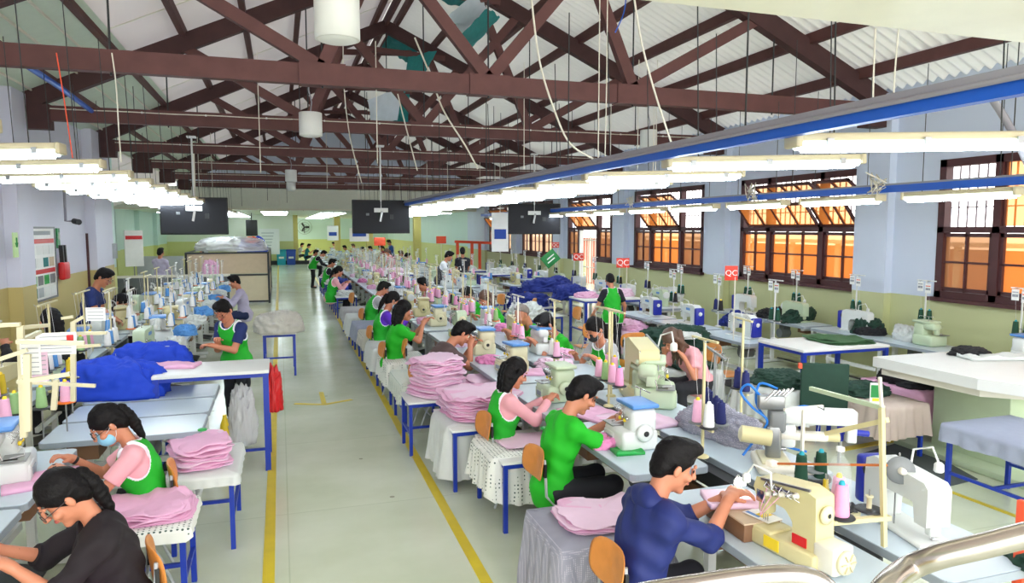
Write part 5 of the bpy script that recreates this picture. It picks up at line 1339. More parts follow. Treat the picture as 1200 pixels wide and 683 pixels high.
g = MB(); g.cyl((.03, .05, 0), (.03, .05, -(qr.z-ZD)), .004, m='steel', n=6); g.cyl((0, 0, 0), (.05, .07, 0), .004, m='steel', n=6); obj('post', g, FR)
# white lockstitch on the near far-side desk, wide table continuing to the right
flat_front = flat_proto('machine_white', 'cap_blue')
q = at(1062, 622, z=ZD); flat_front.inst((q.x+.02, q.y+.03, ZD), RB-R(12), 'white lockstitch machine with blue end on the inner row desk next to the frame stand', None, False, 1.0)
put('machine_motor', 'motor', (lambda g: (g.cyl((0, 0, .05), (.16, -.1, .05), .045, m='black_plastic', n=16), g.lathe([(.046, 0), (.05, .01), (.03, .03), (.01, .034)], (.16, -.1, .05), 'dark_metal', 14, (.85, -.53, 0)), g.tube([(0, 0, .06), (-.08, .1, .08), (-.1, .12, .2)], .008, 'black_plastic', 6), g)[-1])(MB()), (at(950, 606, z=ZD).x, at(950, 606, z=ZD).y, ZD), 0, 'black cylindrical motor behind the cream coverstitch machine')
q = at(952, 563, z=ZD); put('rubber_ring', 'ring', (lambda g: (g.tube([(.09*math.cos(t), .09*math.sin(t), .02) for t in np.linspace(0, 2*PI, 24)], .017, 'black_plastic', 8), g)[-1])(MB()), (q.x, q.y, ZD), 0, 'black coiled rubber ring on the desk behind the frame stand')
q = at(938, 580, z=ZD); st1.inst((q.x, q.y, ZD), 0, 'single-spool stand with steel post beside the black rubber ring')
for (px, py, col, lab) in ((939, 548, 'dark green', 'dark green thread cone beside the clear bottle, nearer'), (962, 545, 'dark green', 'dark green thread cone beside the clear bottle, farther')):
    q = at(px, py, z=.92); cones[col].inst((q.x, q.y, q.z-.07), 0, lab)
# navy cones by the hemming machine
SN = stand_proto(4, .62, .14, 'grey_plastic')
q = at(836, 497, z=ZD+.1); 
put_stand(SN, (q.x, q.y, ZD), R(70), 'low four-spool stand of navy cones before the hemming machine', 'navy cones stand', ['navy', 'navy', 'navy', 'navy'], 'before the hemming machine')
q = at(865, 478, z=ZD+.1); put_stand(st2, (q.x+.1, q.y+.1, ZD), R(80), 'thread stand with navy cones behind the hemming machine', 'navy cones stand', ['navy', 'navy'], 'behind the hemming machine')
# work box with patterned side, under the hands of the navy man
q = at(835, 600, z=ZD)
WB = thing('work_box', 'brown sided box table between the navy-jacketed man and his machine', 'box', (2.17, 2.92, ZD), R(-92))
g = MB(); g.box((0, 0, .045), (.34, .2, .09), 'desk_wood', .006); obj('box', g, WB); g = MB(); g.box((0, 0, .093), (.35, .21, .008), 'cardboard'); obj('lid', g, WB)
put('fabric_piece', 'fabric', flatcloth(.26, .2, 'cloth_pink_pale', 8, .03), (2.16, 3.0, ZD+.1), -.3, 'pink fabric piece lying on the brown box table')
put('paper_label', 'label', (lambda g: (g.box((0, 0, .002), (.1, .16, .003), 'sign_white'), g.box((.01, 0, .004), (.07, .05, .001), 'yellow_plastic'), g.box((-.03, .03, .004), (.02, .08, .001), 'machine_blue'), g)[-1])(MB()), (2.2, 2.8, ZD+.1), .2, 'yellow and white paper label on the brown box table')
LD = thing('desk_lamp', 'small bright LED lamp glowing above the pink fabric of the navy-jacketed man', 'lamp', (2.26, 3.02, ZD))
g = MB(); g.tube([(.02, .1, 0), (.02, .12, .15), (-.0, .06, .2), (-.02, .0, .19)], .006, 'white_paint', 6); obj('gooseneck', g, LD)
g = MB(); g.lathe([(.01, .03), (.026, .02), (.03, 0), (.02, -.006)], (-.03, 0, .18), 'led', 14); obj('head', g, LD)
# clear paper sheet bag and cloths on the far-side desk
q = at(845, 495, z=ZD); put('paper_sheet', 'paper', flatcloth(.34, .5, 'paper', 3, .05, .003), (q.x, q.y, ZD), -.5, 'large crumpled white sheet on the desk before the hemming machine')
q = at(805, 545, z=.62); put('fabric_heap', 'fabric', heap(.34, .7, .18, 'cloth_speckle', 31), (3.0, 4.35, ZD), .2, 'grey speckled cloth heap behind the head of the navy-jacketed man')
# big cream machine row facing the masked woman: three tall ones
for (px, py, pr_, rz_, lab, s_) in ((728, 470, cov_a, 75, 'large cream coverstitch machine facing the masked woman', 1.35), (835, 468, over_b, 60, 'large pale green overlock machine before the brown-haired worker', 1.25)):
    q = at(px, py, z=ZD); pr_.inst((3.0, q.y, ZD), R(rz_), lab, None, False, s_)
# ---------------------------------------------------------------- left block
CY = [2.75, 3.8, 4.9]
for k, y in enumerate(CY):
    desk.inst((-1.62, y, 0), RB, 'pale sewing desk before the seated women on the notice-board side, %s from the camera' % nth(k), 'left block aisle-side desks')
for k, (mm, y, lab) in enumerate(((over_c, 3.75, 'cream overlock machine in front of the woman in the black sweater'), (over_w, 4.85, 'white overlock machine with blue top in front of the masked woman in glasses'))):
    mm.inst((-1.6, y, ZD), RB+R(8), lab, None, False, 1.08)
put('fabric_piece', 'fabric', flatcloth(.4, .3, 'cloth_pink', 2, .03), (-1.38, 4.75, ZD), .3, 'pink piece under the hands of the masked woman')
put('fabric_piece', 'fabric', flatcloth(.3, .3, 'cloth_pink_pale', 6, .03), (-1.45, 3.5, ZD), .3, 'pale piece under the hands of the woman in the black sweater')
for k, y in enumerate((5.75, 6.33, 6.93)):
    desk.inst((-1.12, y+.12, 0), 0, 'empty pale grey desk beyond the blue-masked woman, %s from the camera' % nth(k), 'covered-machine desks')
for k, (px, py, w_, d_, h_, lab) in enumerate(((130, 468, .85, .42, .33, 'royal blue cover over a machine, nearer to the wall'), (178, 444, .8, .42, .34, 'royal blue cover over a machine, nearer to the aisle'))):
    q = at(px, py, z=ZD); flat_bare.inst((q.x+.0, q.y+.12, ZD), R(-10), 'white machine mostly hidden under the %s royal blue cover' % ('nearer' if k == 0 else 'farther'), None)
    put('machine_cover', 'cover', heap(w_, d_, h_, 'cloth_blue', 40+k, .16, 3.2), (q.x, q.y+.12, ZD+.004), R(-12), lab)
# tall work table with the standing man
WT = side_proto(.98, .62, .95, 'work_table', 'white_paint', th=.03, lw=.05, rail_h=.12)
WT.inst((-.62, 7.12, 0), 0, 'tall white-topped work table with royal blue legs where the spectacled man stands')
put('fabric_piece', 'fabric', flatcloth(.42, .24, 'cloth_pink', 12, .04), (-.98, 7.25, .95), -.2, 'pink fabric held on the tall work table by the standing man')
put('plastic_bag', 'bag', heap(.26, .22, .52, 'plastic_film', 51, .3, 2), (-.4, 7.3, .14), 0, 'clear plastic bag of scraps under the tall work table')
put('red_bag', 'bag', heap(.17, .24, .42, 'red_plastic', 52, .3, 2), (-.1, 7.45, .42), 0, 'red bag hanging at the corner of the tall work table')
g = MB(); g.lathe([(.04, 0), (.045, .02), (.045, .2), (.02, .27), (.018, .3)], (0, 0, 0), 'yellow_plastic', 16); put('spray_bottle', 'bottle', g, (-.56, 7.3, .14), 0, 'yellow bottle standing under the tall work table')
# side tables, left
side_table(-.78, 4.55, 'blue-legged side table with polka-dot cloth behind the masked woman', 'cloth_polka', .05, .46, .5, 8, sides=(1, 1, 1, 1.4), cl='white polka-dot cloth on the side table behind the masked woman', proto=small)
put('fabric_stack', 'fabric', stack(.42, .42, .06, 5, 'cloth_pink', 22), (-.78, 4.58, .552), R(6), 'flat pink stack on the polka-dot cloth behind the blue-masked woman')
side_table(-.56, 5.55, 'blue-legged side table with a white cloth and a rolled pink bundle', 'cloth_white', .07, .44, .76, 9, cl='white cloth on the side table under the rolled pink bundle', proto=long_side)
put('fabric_stack', 'fabric', stack(.36, .5, .17, 9, 'cloth_pink', 23, 'cloth_pink_pale'), (-.6, 5.5, .552), R(14), 'rolled pink bundle tied on the white-clothed side table')
g = MB(); g.lathe([(.03, 0), (.034, .006), (.03, .012)], (0, 0, 0), 'green_plastic', 16); put('tape_roll', 'tape', g, (-.58, 5.55, .77), 0, 'green tape roll on top of the rolled pink bundle')
side_table(-.86, 3.35, 'blue-legged side table beside the woman in the black sweater', None, proto=small)
put('fabric_stack', 'fabric', stack(.34, .4, .06, 4, 'cloth_pink', 25), (-.84, 3.32, .54), R(5), 'pink stack beside the woman in the black sweater')
# table with grey cloth beyond, by the aisle
T3 = side_proto(.5, .8, .66, 'side_table'); T3.inst((-.05, 11.6, 0), 0, 'blue-legged table by the aisle under a heaped beige cloth', 'blue-legged side tables')
put('fabric_heap', 'fabric', heap(.72, .8, .3, 'cloth_stripe', 33, .16), (-.04, 11.55, .655), 0, 'beige striped cloth heaped over the blue-legged table by the aisle')
# wall-side line, left
DY = [3.3, 4.5, 5.7, 7.0, 8.2, 9.4, 10.6, 11.8, 13.0, 14.2, 15.4, 16.6, 17.8, 19.0]
mD = [flat_cream, over_c, cov_a, flat_cream, over_b, over_w, flat_white, over_c, cov_b, over_a, flat_cream, over_w, over_b, flat_white]
for k, y in enumerate(DY):
    whole = k > 8
    desk.inst((-2.35, y, 0), RA, 'pale sewing desk, %s from the camera in the poster-wall row' % nth(k), 'left block wall-side desks', whole)
    mD[k].inst((-2.3, y, ZD), RA+R(rnd.uniform(-8, 8)), '%s on the %s desk of the poster-wall row' % (mnames[id(mD[k])], nth(k)), 'left wall-side machines', whole, 1.05)
    st = (st4, st3, st2p, st4)[k % 4]; cols = (['pink', 'pale green', 'pink', 'pale green'], ['pink', 'pale green', 'white'], ['yellow', 'pink'], ['white', 'blue', 'white', 'black'])[k % 4] if k < 5 else (['white', 'blue', 'white', 'white'], ['white', 'black', 'blue'], ['white', 'white'], ['blue', 'white', 'white', 'blue'])[k % 4]
    put_stand(st, (-2.02, y+.4, ZD), RA, 'thread stand of the poster-wall row, %s from the camera' % nth(k), 'left thread stands', cols, 'of the poster-wall row, %s stand' % nth(k), whole)
EY = [9.2, 10.4, 11.6, 12.8, 14.0, 15.2, 16.4, 17.6, 18.8]
mE = [flat_green, over_w, over_c, flat_white, over_a, over_b, over_w, flat_cream, over_b]
for k, y in enumerate(EY):
    whole = k > 5
    desk.inst((-1.5, y, 0), RB, 'pale sewing desk beyond the tall work table, %s from the camera' % nth(k), 'left block far desks', whole)
    mE[k].inst((-1.55, y, ZD), RB+R(rnd.uniform(-8, 8)), '%s on the %s desk beyond the tall work table' % (mnames[id(mE[k])], nth(k)), 'left far machines', whole, 1.05)
    put_stand((st4, st3)[k % 2], (-1.82, y-.35, ZD), RB, 'thread stand on the desks beyond the tall work table, %s' % nth(k), 'left far thread stands', (['white', 'blue', 'white', 'white'], ['white', 'blue', 'white'])[k % 2], 'beyond the tall work table, %s' % nth(k), whole)
    cloth_on(-1.3, y+.45, ZD, .3, .3, 'thread_blue' if k % 2 else 'cloth_white', '%s cloth lump on the desks beyond the tall work table, %s' % ('light blue' if k % 2 else 'white', nth(k)), k+80, 'heap', 0, .14)
    if k > 0: put_stand((st3, st2p)[k % 2], (-1.35, y-.5, ZD), RB, 'aisle-edge thread stand beyond the tall work table, %s' % nth(k), 'aisle-edge thread stands', ['white', 'blue', 'white'], 'at the aisle edge beyond the tall table, %s' % nth(k), True)
    (over_c, over_w, flat_cream)[k % 3].inst((-2.35, y+.55, ZD), RA+R(15), 'extra %s squeezed into the poster-wall row, %s' % (('cream overlock machine', 'white overlock machine', 'cream lockstitch machine')[k % 3], nth(k)), 'extra machines in the poster-wall row', True)
# tall cream frames at the left edge
def frame_stand(P, lab, seed):
    t = thing('frame_stand', lab, 'thread stand', (0, 0, 0), 0, 'cream frame stands at left'); a = MB()
    a.bar(P[0], P[1], .03, 'cream_light'); obj('pole', a, t)
    for (u, v) in P[2]:
        a = MB(); a.bar(u, v, .026, 'cream_light', .02); obj('guide_arm', a, t)
    return t
L = lambda px, py, y: at(px, py, Y=y)
frame_stand((L(28, 512, 4.4), L(24, 383, 4.4), [(L(-20, 382, 4.4), L(24, 380, 4.4)), (L(24, 384, 4.4), L(56, 381, 4.7)), (L(22, 400, 4.4), L(46, 389, 4.8))]), 'tall cream frame stand against the notice-board wall', 1)
frame_stand((L(33, 505, 4.2), L(32, 415, 4.2), [(L(19, 400, 4.2), L(99, 402, 4.2)), (L(-10, 424, 4.2), L(32, 410, 4.2)), (L(24, 447, 4.2), L(82, 438, 4.2))]), 'cream frame stand with a long horizontal arm', 2)
frame_stand((L(86, 470, 5.4), L(86, 377, 5.4), [(L(70, 391, 5.4), L(125, 390, 5.4)), (L(84, 407, 5.4), L(118, 404, 5.4)), (L(84, 379, 5.4), L(98, 371, 5.4))]), 'cream frame stand beside the royal blue covers', 3)
frame_stand((L(63, 480, 5.0), L(66, 445, 5.0), [(L(20, 447, 5.0), L(112, 452, 5.0)), (L(72, 373, 6.2), L(86, 371, 6.2))]), 'low cream stand with a thin rod beside the royal blue covers', 4)
for (px, py, w_, h_, y_, lab, mm) in ((66, 398, .22, .09, 5.0, 'wide white printed paper strip on the cream frame stands', 'paper'), (62, 411, .25, .05, 4.9, 'long paper strip with dark writing on the cream frame stands', 'paper'), (36, 418, .1, .19, 4.3, 'tilted ruled paper sheet on the cream frame stand', 'paper'), (45, 430, .09, .16, 4.4, 'pale pink ruled paper sheet on the cream frame stand', 'cloth_pink_pale'), (112, 368, .14, .1, 6.0, 'white sleeve-shaped paper on the cream frame stand', 'paper')):
    q = L(px, py, y_); g = MB(); g.box((0, 0, 0), (w_, .003, h_), mm)
    for i in range(int(h_/.025)): g.box((0, -.003, -h_/2+.015+.025*i), (w_*.8, .001, .004), 'paper_lines')
    put('paper_sheet', 'paper', g, q, R(rnd.uniform(-15, 15)), lab)
for (px, py, m_, s_, lab) in ((82, 396, 'red_plastic', .035, 'small red box on the cream frame stand'), (42, 418, 'orange_plastic', .04, 'orange plastic clip on the cream frame stand')):
    q = L(px, py, 4.9); g = MB(); g.box((0, 0, 0), (s_, s_*.5, s_*1.1), m_, .004); put('clip_box', 'clip', g, q, 0, lab)
for (px, py, col, lab, z_) in ((7, 492, 'pink', 'pink thread cone near the notice-board wall', .95), (18, 484, 'pale green', 'pale green thread cone near the notice-board wall', .95), (49, 477, 'pale green', 'pale green thread cone before the blue-masked woman', .98), (77, 470, 'pink', 'pink thread cone on the orange disc', .98), (83, 442, 'yellow', 'dark yellow thread cone by the blue covers', 1.05)):
    q = at(px, py, z=z_); cones[col].inst((q.x, q.y, z_), 0, lab)
    g = MB(); g.lathe([(.062, 0), (.066, .004), (.06, .01), (.02, .012)], (0, 0, -.012), 'orange_plastic' if 'orange' in lab else 'dark_metal', 20); g.cyl((0, 0, -.012), (0, 0, -(z_-ZD)), .006, m='steel', n=6)
    put('spool_holder', 'spool holder', g, (q.x, q.y, z_), 0, 'single spool holder under the '+lab)
# ---------------------------------------------------------------- window side
WY = [8.3, 9.6, 10.9, 12.2, 13.5, 14.8, 16.1, 17.4, 18.7, 20, 21.3, 22.6, 23.9]
for k, y in enumerate(WY):
    whole = k > 6
    desk_long.inst((6.0 if k < 3 else 6.95, y, 0), RA, 'white sewing desk of the window row, %s from the camera' % nth(k), 'window-side desks', whole)
    (flat_blue if k % 4 != 3 else flat_green).inst((6.05 if k < 3 else 7.0, y-.05, ZD), RA+R(180 if k % 2 == 0 and k > 2 else 0)+R(rnd.uniform(-8, 8)), '%s on the %s window row desk' % ('white lockstitch machine with navy cap' if k % 4 != 3 else 'pale green lockstitch machine', nth(k)), 'window-side machines', whole)
    put_stand(st2p, (6.34 if k < 3 else 7.28, y-.35, ZD), RA, 'white thread stand with paper slips on the %s window row desk' % nth(k), 'window-side thread stands', (['dark green', 'dark green'], ['navy', 'black'], ['dark green', 'black'])[k % 3], 'of the %s window row desk' % nth(k), whole)
VY = [5.6, 6.9, 8.1, 9.4, 10.7]
for k, y in enumerate(VY):
    desk_long.inst((7.85, y, 0), RB, 'white sewing desk against the window wall, %s from the camera' % nth(k), 'wall desks under the windows')
    (over_w, over_b, flat_blue, flat_green, flat_blue)[k].inst((7.9, y, ZD), RB, '%s on the %s desk against the window wall' % (('white overlock machine with blue top', 'pale green overlock machine', 'white lockstitch machine with navy cap', 'pale green lockstitch machine', 'white navy-capped lockstitch machine')[k], nth(k)), 'wall machines under the windows')
    put_stand(st2p, (8.2, y+.35, ZD), RA, 'white thread stand with paper slips against the window wall, %s from the camera' % nth(k), 'wall thread stands', ['dark green', 'dark green'], 'against the window wall, %s' % nth(k))
# tall blue tables
tall.inst((6.1, 6.78, 0), 0, 'tall blue-legged white table with a folded dark green cloth')
put('fabric_stack', 'fabric', stack(.62, .62, .035, 3, 'cloth_mid_green', 41), (6.38, 6.8, .9), 0, 'flat folded dark green cloth on the tall blue-legged table')
tall.inst((6.05, 12.6, 0), 0, 'tall blue-legged table where the woman in the green vest stands')
put('fabric_heap', 'fabric', heap(.6, .5, .16, 'cloth_pink_pale', 43), (6.4, 12.8, .9), 0, 'pale pink garments on the table of the standing woman')
put('fabric_heap', 'fabric', heap(.45, .4, .1, 'cloth_pink', 44), (5.7, 12.7, .9), 0, 'small pink heap beside the hand of the standing woman')
# draped side tables and chairs in the second walkway
for k, (x, y, m_, nm, g_) in enumerate(((4.75, 7.6, 'cloth_white', 'white cloth and a flat green stack', 'cloth_dark_green'), (5.15, 6.35, 'cloth_white', 'grey-white cloth and a green heap', 'cloth_dark_green'), (6.55, 5.95, 'cloth_pink', 'pink cloth and black bags', 'cloth_black'),
                                        (5.3, 8.8, 'cloth_white', 'white cloth and loose green garments', 'cloth_dark_green'), (5.6, 10.7, 'cloth_pink_pale', 'pale pink cloth', 'cloth_pink'))):
    side_table(x, y, 'walkway side table under a %s' % nm, m_, .34, seed=k+50, cl='%s draped over a walkway side table' % nm, proto=side)
    put('fabric_stack' if k in (0,) else 'fabric_heap', 'fabric', stack(.5, .7, .07, 5, g_, k) if k == 0 else heap(.5, .62, .14, g_, k+90), (x, y, .55), 0, '%s goods on the walkway table with %s' % ({'cloth_dark_green': 'dark green', 'cloth_black': 'black', 'cloth_pink': 'pink'}[g_], nm))
put('fabric_heap', 'fabric', heap(1.1, .8, .28, 'cloth_dark_green', 61, .3), (5.3, 8.8, .56), .2, 'large heap of dark green garments in the walkway')
put('green_panel', 'fabric', (lambda g: (g.box((0, 0, .0), (.04, .46, .46), 'cloth_dark_green', .015), g.box((0, .24, .2), (.06, .03, .05), 'orange_red'), g.box((0, .2, -.3), (.03, .03, .2), 'leg_blue'), g.box((0, -.2, -.3), (.03, .03, .2), 'leg_blue'), g)[-1])(MB()), at(966, 452, z=.66), R(62), 'dark green cloth hung over a rail before the pink table')
for k, (x, y, a_, lab) in enumerate(((4.55, 8.35, 180, 'plywood chair beside the large dark green heap'), (5.25, 7.4, -90, 'plywood chair between the dark green stack and the tall table'), (4.45, 9.9, 0, 'plywood chair behind the masked woman'), (5.3, 11.7, -90, 'plywood chair beside the legs of the standing woman'), (5.1, 13.4, -100, 'plywood chair beside the standing woman, among navy heaps'), (4.75, 14.6, -80, 'plywood chair near the navy heaps'))):
    chair.inst((x, y, 0), R(a_), lab, 'plywood chairs in the walkway')
for k, (px, py, z_, w_, d_, h_, m_, lab) in enumerate(((640, 340, .75, 1.2, 1.0, .3, 'cloth_navy', 'large heap of navy garments behind the standing woman'), (620, 358, .6, 1.0, .8, .25, 'cloth_navy', 'low navy garment heap in front of the large navy heap'), (668, 350, .75, .9, .7, .28, 'cloth_navy', 'navy garment heap beside the tall blue table'), (610, 346, .7, .7, .6, .2, 'cloth_navy', 'navy cloth spread between the navy heaps'),
        (617, 372, .6, .8, .7, .25, 'cloth_white', 'grey-white sheet draped near the two men in green'), (780, 352, .75, .7, .5, .25, 'cloth_white', 'white garments piled on the window-side desk'), (1018, 404 - 12, .75, .4, .3, .12, 'cloth_black', 'black cloth on the desk against the window wall'), (866, 400 - 18, .75, .5, .4, .2, 'cloth_navy', 'navy cloth lump beside the blue-capped machines'), (905, 372, .75, .5, .3, .16, 'cloth_black', 'dark cloth lump at the back of the window-side desk'), (952, 375, .75, .9, .3, .2, 'cloth_dark_green', 'dark green garments under the second window'),
        (1020, 390, .75, .5, .4, .2, 'cloth_dark_green', 'dark green bundle beyond the folded green cloth'), (1070, 398, .75, .5, .3, .18, 'cloth_white', 'white garments on the wall desk beside the bench'))):
    if z_ < .73: z_ = .545
    q = at(px, py, z=z_)
    if z_ < .73: side.inst((q.x, q.y, 0), PI/2, 'blue-legged table carrying the '+lab, 'tables under the navy garments', True)
    put('fabric_heap', 'fabric', heap(w_, d_, h_, m_, 100+k, .3), (min(q.x, 8.0), q.y, z_), k*.4, lab)
# dark blue small tables under the navy heaps
for k, (x, y) in enumerate(((5.0, 13.2), (5.4, 14.6), (5.9, 16.0), (4.9, 15.8))): side.inst((x, y, 0), 0, 'blue-legged table under the navy garments, %s' % nth(k), 'tables under the navy garments', True)
# white bench
WBn = thing('cutting_bench', 'thick white bench top on a pale green pedestal beside the windows', 'bench', (6.45, 5.0, 0))
g = MB(); g.prism([(-.62, .75), (-.6, -.4), (-.45, -.78), (.6, -.72), (.62, .75)], 'z', .82, .92, 'white_paint'); g.prism([(-.55, .7), (-.5, -.35), (-.2, -.6), (.5, -.6), (.55, .7)], 'z', .74, .82, 'offwhite'); obj('bench_top', g, WBn)
g = MB(); g.box((.1, .0, .4), (.55, .8, .72), 'pale_green', .01); g.box((.4, .1, .4), (.1, .7, .6), 'offwhite'); obj('pedestal', g, WBn)
g = MB(); g.box((.1, -.05, .03), (1.0, 1.4, .06), 'pale_green', .01); obj('foot_plate', g, WBn)
put('fabric_heap', 'fabric', heap(.4, .3, .08, 'cloth_black', 71), (6.85, 5.5, .925), 0, 'black cloth lying on the white bench top')
put('fabric_piece', 'fabric', flatcloth(.7, .25, 'cloth_white', 14, .05), (6.95, 5.25, .925), -.3, 'white garment lying along the white bench top')
side_table(5.72, 5.6, 'blue-legged side table under the taupe cloth before the white bench', 'cloth_taupe', .3, seed=72, cl='taupe and white cloth hanging over the table before the white bench')
put('fabric_heap', 'fabric', heap(.5, .45, .1, 'cloth_dark_green', 73), (5.7, 5.75, .55), 0, 'dark green garments over the taupe-clothed table')
G3 = side_proto(.75, .85, .63, 'side_table'); G3.inst((5.6, 3.95, 0), 0, 'blue-legged table with a smooth grey cloth close to the near window', 'blue-legged side tables')
put('tablecloth', 'tablecloth', drape(.78, .88, .2, 'cloth_grey_blue', 74, sides=(1, .6, .7, 1.3)), (5.6, 3.95, .63), 0, 'smooth grey cloth draped on the table close to the near window')
flat_blue.inst((8.0, 4.2, .753), RB, 'white machine with dark blue cap close to the near window', None); desk_long.inst((7.9, 4.3, 0), RB, 'white desk against the window wall close to the near window', 'wall desks under the windows')
q = at(1192, 650, Y=1.6)
put('fabric_heap', 'fabric', heap(.5, .4, .12, 'cloth_dark_green', 75), (3.35, 2.15, ZD), 0, 'dark green garments at the near end of the inner row')
g = MB(); g.box((0, 0, 0), (.03, .05, .5), 'orange_red', .006); put('orange_post', 'post', g, at(1196, 650, Y=2.2), 0, 'orange post near the thicker handrail')
g = MB(); g.box((0, 0, 0), (.1, .01, .22), 'sign_white'); g.box((0, -.006, .03), (.09, .002, .12), 'sign_green'); g.box((.0, -.007, -.05), (.06, .002, .03), 'yellow_plastic'); put('leaflet', 'leaflet', g, at(1026, 462, Y=5.2), R(-25), 'green and white leaflet clipped beside the frame stand')
# ---------------------------------------------------------------- walls: signs and fittings
def text(name, s, size, loc, rot, m, parent=None, ext=.001):
    c = bpy.data.curves.new(name, 'FONT'); c.body = s; c.size = size; c.align_x = 'CENTER'; c.align_y = 'CENTER'; c.extrude = ext
    o = bpy.data.objects.new(name, c); me = bpy.data.meshes.new_from_object(o); bpy.data.objects.remove(o)
    me.materials.clear(); me.materials.append(M[m]); o = bpy.data.objects.new(name, me); COL.objects.link(o)
    o.location = loc; o.rotation_euler = rot
    if parent: o.parent = parent
    return o
FACE_L = (PI/2, 0, PI/2)     # reads from inside the hall on the notice-board wall
FACE_R = (PI/2, 0, -PI/2)
FACE_C = (PI/2, 0, 0)
def qc(px, py, y, lab, s='QC', w=.26, h_=.75):
    q = at(px, py, Y=y); t = thing('quality_sign', lab, 'sign', q, R(-22), 'orange-red QC signs')
    g = MB(); g.box((0, 0, 0), (w, .012, w*h_), 'sign_red', .004); obj('board', g, t); text('lettering', s, w*.62, (0, -.008, 0), FACE_C, 'sign_white', t)
    g = MB(); g.cyl((w*.3, .0, -w*.3), (w*.3, .0, -(q.z-ZD)), .008, m='offwhite', n=6); obj('pole', g, t)
qc(857, 320, 8.1, 'small orange-red QC sign on a stand below the second window', w=.17, h_=1.15); qc(730, 308, 12.9, 'orange-red QC sign over the head of the standing woman', w=.26); qc(678, 301, 15.4, 'orange-red QC sign before the open doorway', w=.24); qc(651, 287, 18.5, 'small faded orange-red sign below the hanging screen', w=.2)
for (px, py, y, lab) in ((445, 283, 22, 'orange sign hanging far off over the middle tables'), (517, 281, 24, 'red and white sign hanging far off')): 
    q = at(px, py, Y=y); g = MB(); g.box((0, 0, 0), (.35, .02, .25), 'orange_red', .01); g.cyl((0, 0, -.12), (0, 0, -(q.z-.75)), .01, m='offwhite', n=6); put('hanging_sign', 'sign', g, q, 0, lab)
q = at(645, 303, Y=15.0); t = thing('team_sign', 'green diamond-shaped sign tilted on a pole before the doorway', 'sign', q, R(-15)); g = MB(); g.box((0, 0, 0), (.36, .015, .3), 'sign_green', .004, rot=(0, R(-40), 0)); obj('board', g, t)
for k_ in range(2):
    g = MB(); g.box((.02*k_, -.012, .04-.08*k_), (.2, .004, .025), 'sign_white', rot=(0, R(-40), 0)); obj('stripe', g, t)
q = at(835, 283, X=XR-.02); t = thing('exit_arrow_sign', 'pale green running-exit sign with dark arrow between the second and third windows', 'sign', (XR-.02, q.y, q.z), 0)
g = MB(); g.box((0, 0, 0), (.02, .2, .3), 'sign_lime'); obj('board', g, t)
g = MB(); g.bar((-.015, .05, .02), (-.015, -.05, .02), .03, 'sign_green', .008); g.bar((-.015, -.07, .02), (-.015, -.02, .07), .025, 'sign_green', .008); g.bar((-.015, -.07, .02), (-.015, -.02, -.03), .025, 'sign_green', .008); g.box((-.013, 0, -.1), (.004, .16, .03), 'sign_green'); obj('arrow', g, t)
# left wall
def wall_l(px, py, w_, h_): q = at(px, py, X=XL+.03); return q
q = at(49, 309, X=XL+.02); NB = thing('notice_board', 'white notice board of photos with red headings', 'notice board', (XL+.02, q.y, q.z))
g = MB(); g.box((0, 0, 0), (.03, 1.35, 1.15), 'sign_white', .004); obj('board', g, NB)
g = MB()
for z_ in (-.575, .575): g.box((.01, 0, z_), (.03, 1.38, .03), 'grey_plastic')
for y_ in (-.69, .69): g.box((.01, y_, 0), (.03, .03, 1.18), 'grey_plastic')
obj('frame', g, NB)
for z_ in (.36, -.12):
    g = MB(); g.box((.018, 0, z_), (.004, 1.25, .07), 'red_plastic'); obj('heading_strip', g, NB)
g = MB(); g.box((.018, 0, .49), (.004, .9, .06), 'grey_plastic'); obj('title_strip', g, NB)
rr_ = random.Random(3)
for r_ in range(4):
    for c_ in range(4):
        z_ = (.22, .02, -.26, -.45)[r_]; g = MB(); g.box((.018, -.47+.31*c_, z_), (.004, .25, .15), rr_.choice(['grey_plastic', 'poster', 'light_grey', 'cloth_teal', 'green_plastic' if r_ == 2 else 'poster', 'cardboard'])); obj('photo', g, NB)
q = at(75, 309, X=XL+.1); FE = thing('fire_extinguisher_cover', 'red bag with two black-handled fire tools on the notice-board wall', 'fire equipment', (XL+.1, q.y, q.z)); g = MB(); g.box((0, 0, -.12), (.1, .36, .3), 'red_plastic', .03); obj('red_case', g, FE)
for y_ in (-.09, .07):
    g = MB(); g.bar((0, y_, .0), (.0, y_-.03, .32), .06, 'black_plastic'); obj('handle', g, FE)
g = MB(); g.box((-.05, .28, .1), (.03, .12, .14), 'timber'); put('call_point', 'alarm box', g, (XL+.08, q.y, q.z), 0, 'small brown box beside the red fire case')
for (px, py, m_, lab, x_) in ((18, 287, 'sign_lime', 'pale green arrow sign on the first pilaster by the notice board', XL+.2), (68, 279, 'sign_green', 'dark green safety sign above the red fire case', XL+.02)):
    q = at(px, py, X=x_); t = thing('safety_sign', lab, 'sign', (x_, q.y, q.z)); g = MB(); g.box((0, 0, 0), (.02, .16, .34), m_); obj('board', g, t)
    g = MB(); g.bar((.013, 0, .1), (.013, 0, -.02), .03, 'sign_white' if m_ == 'sign_green' else 'sign_green', .004); g.bar((.013, .04, .03), (.013, 0, -.03), .025, 'sign_white' if m_ == 'sign_green' else 'sign_green', .004); g.bar((.013, -.04, .03), (.013, 0, -.03), .025, 'sign_white' if m_ == 'sign_green' else 'sign_green', .004); obj('arrow', g, t)
CCT = thing('security_camera', 'security camera on an L-shaped grey pipe at the notice-board wall', 'camera', (0, 0, 0)); g = MB(); a_, b_, c_ = at(75, 222, X=XL+.12), at(77, 259, X=XL+.12), at(87, 259, X=XL+.25)
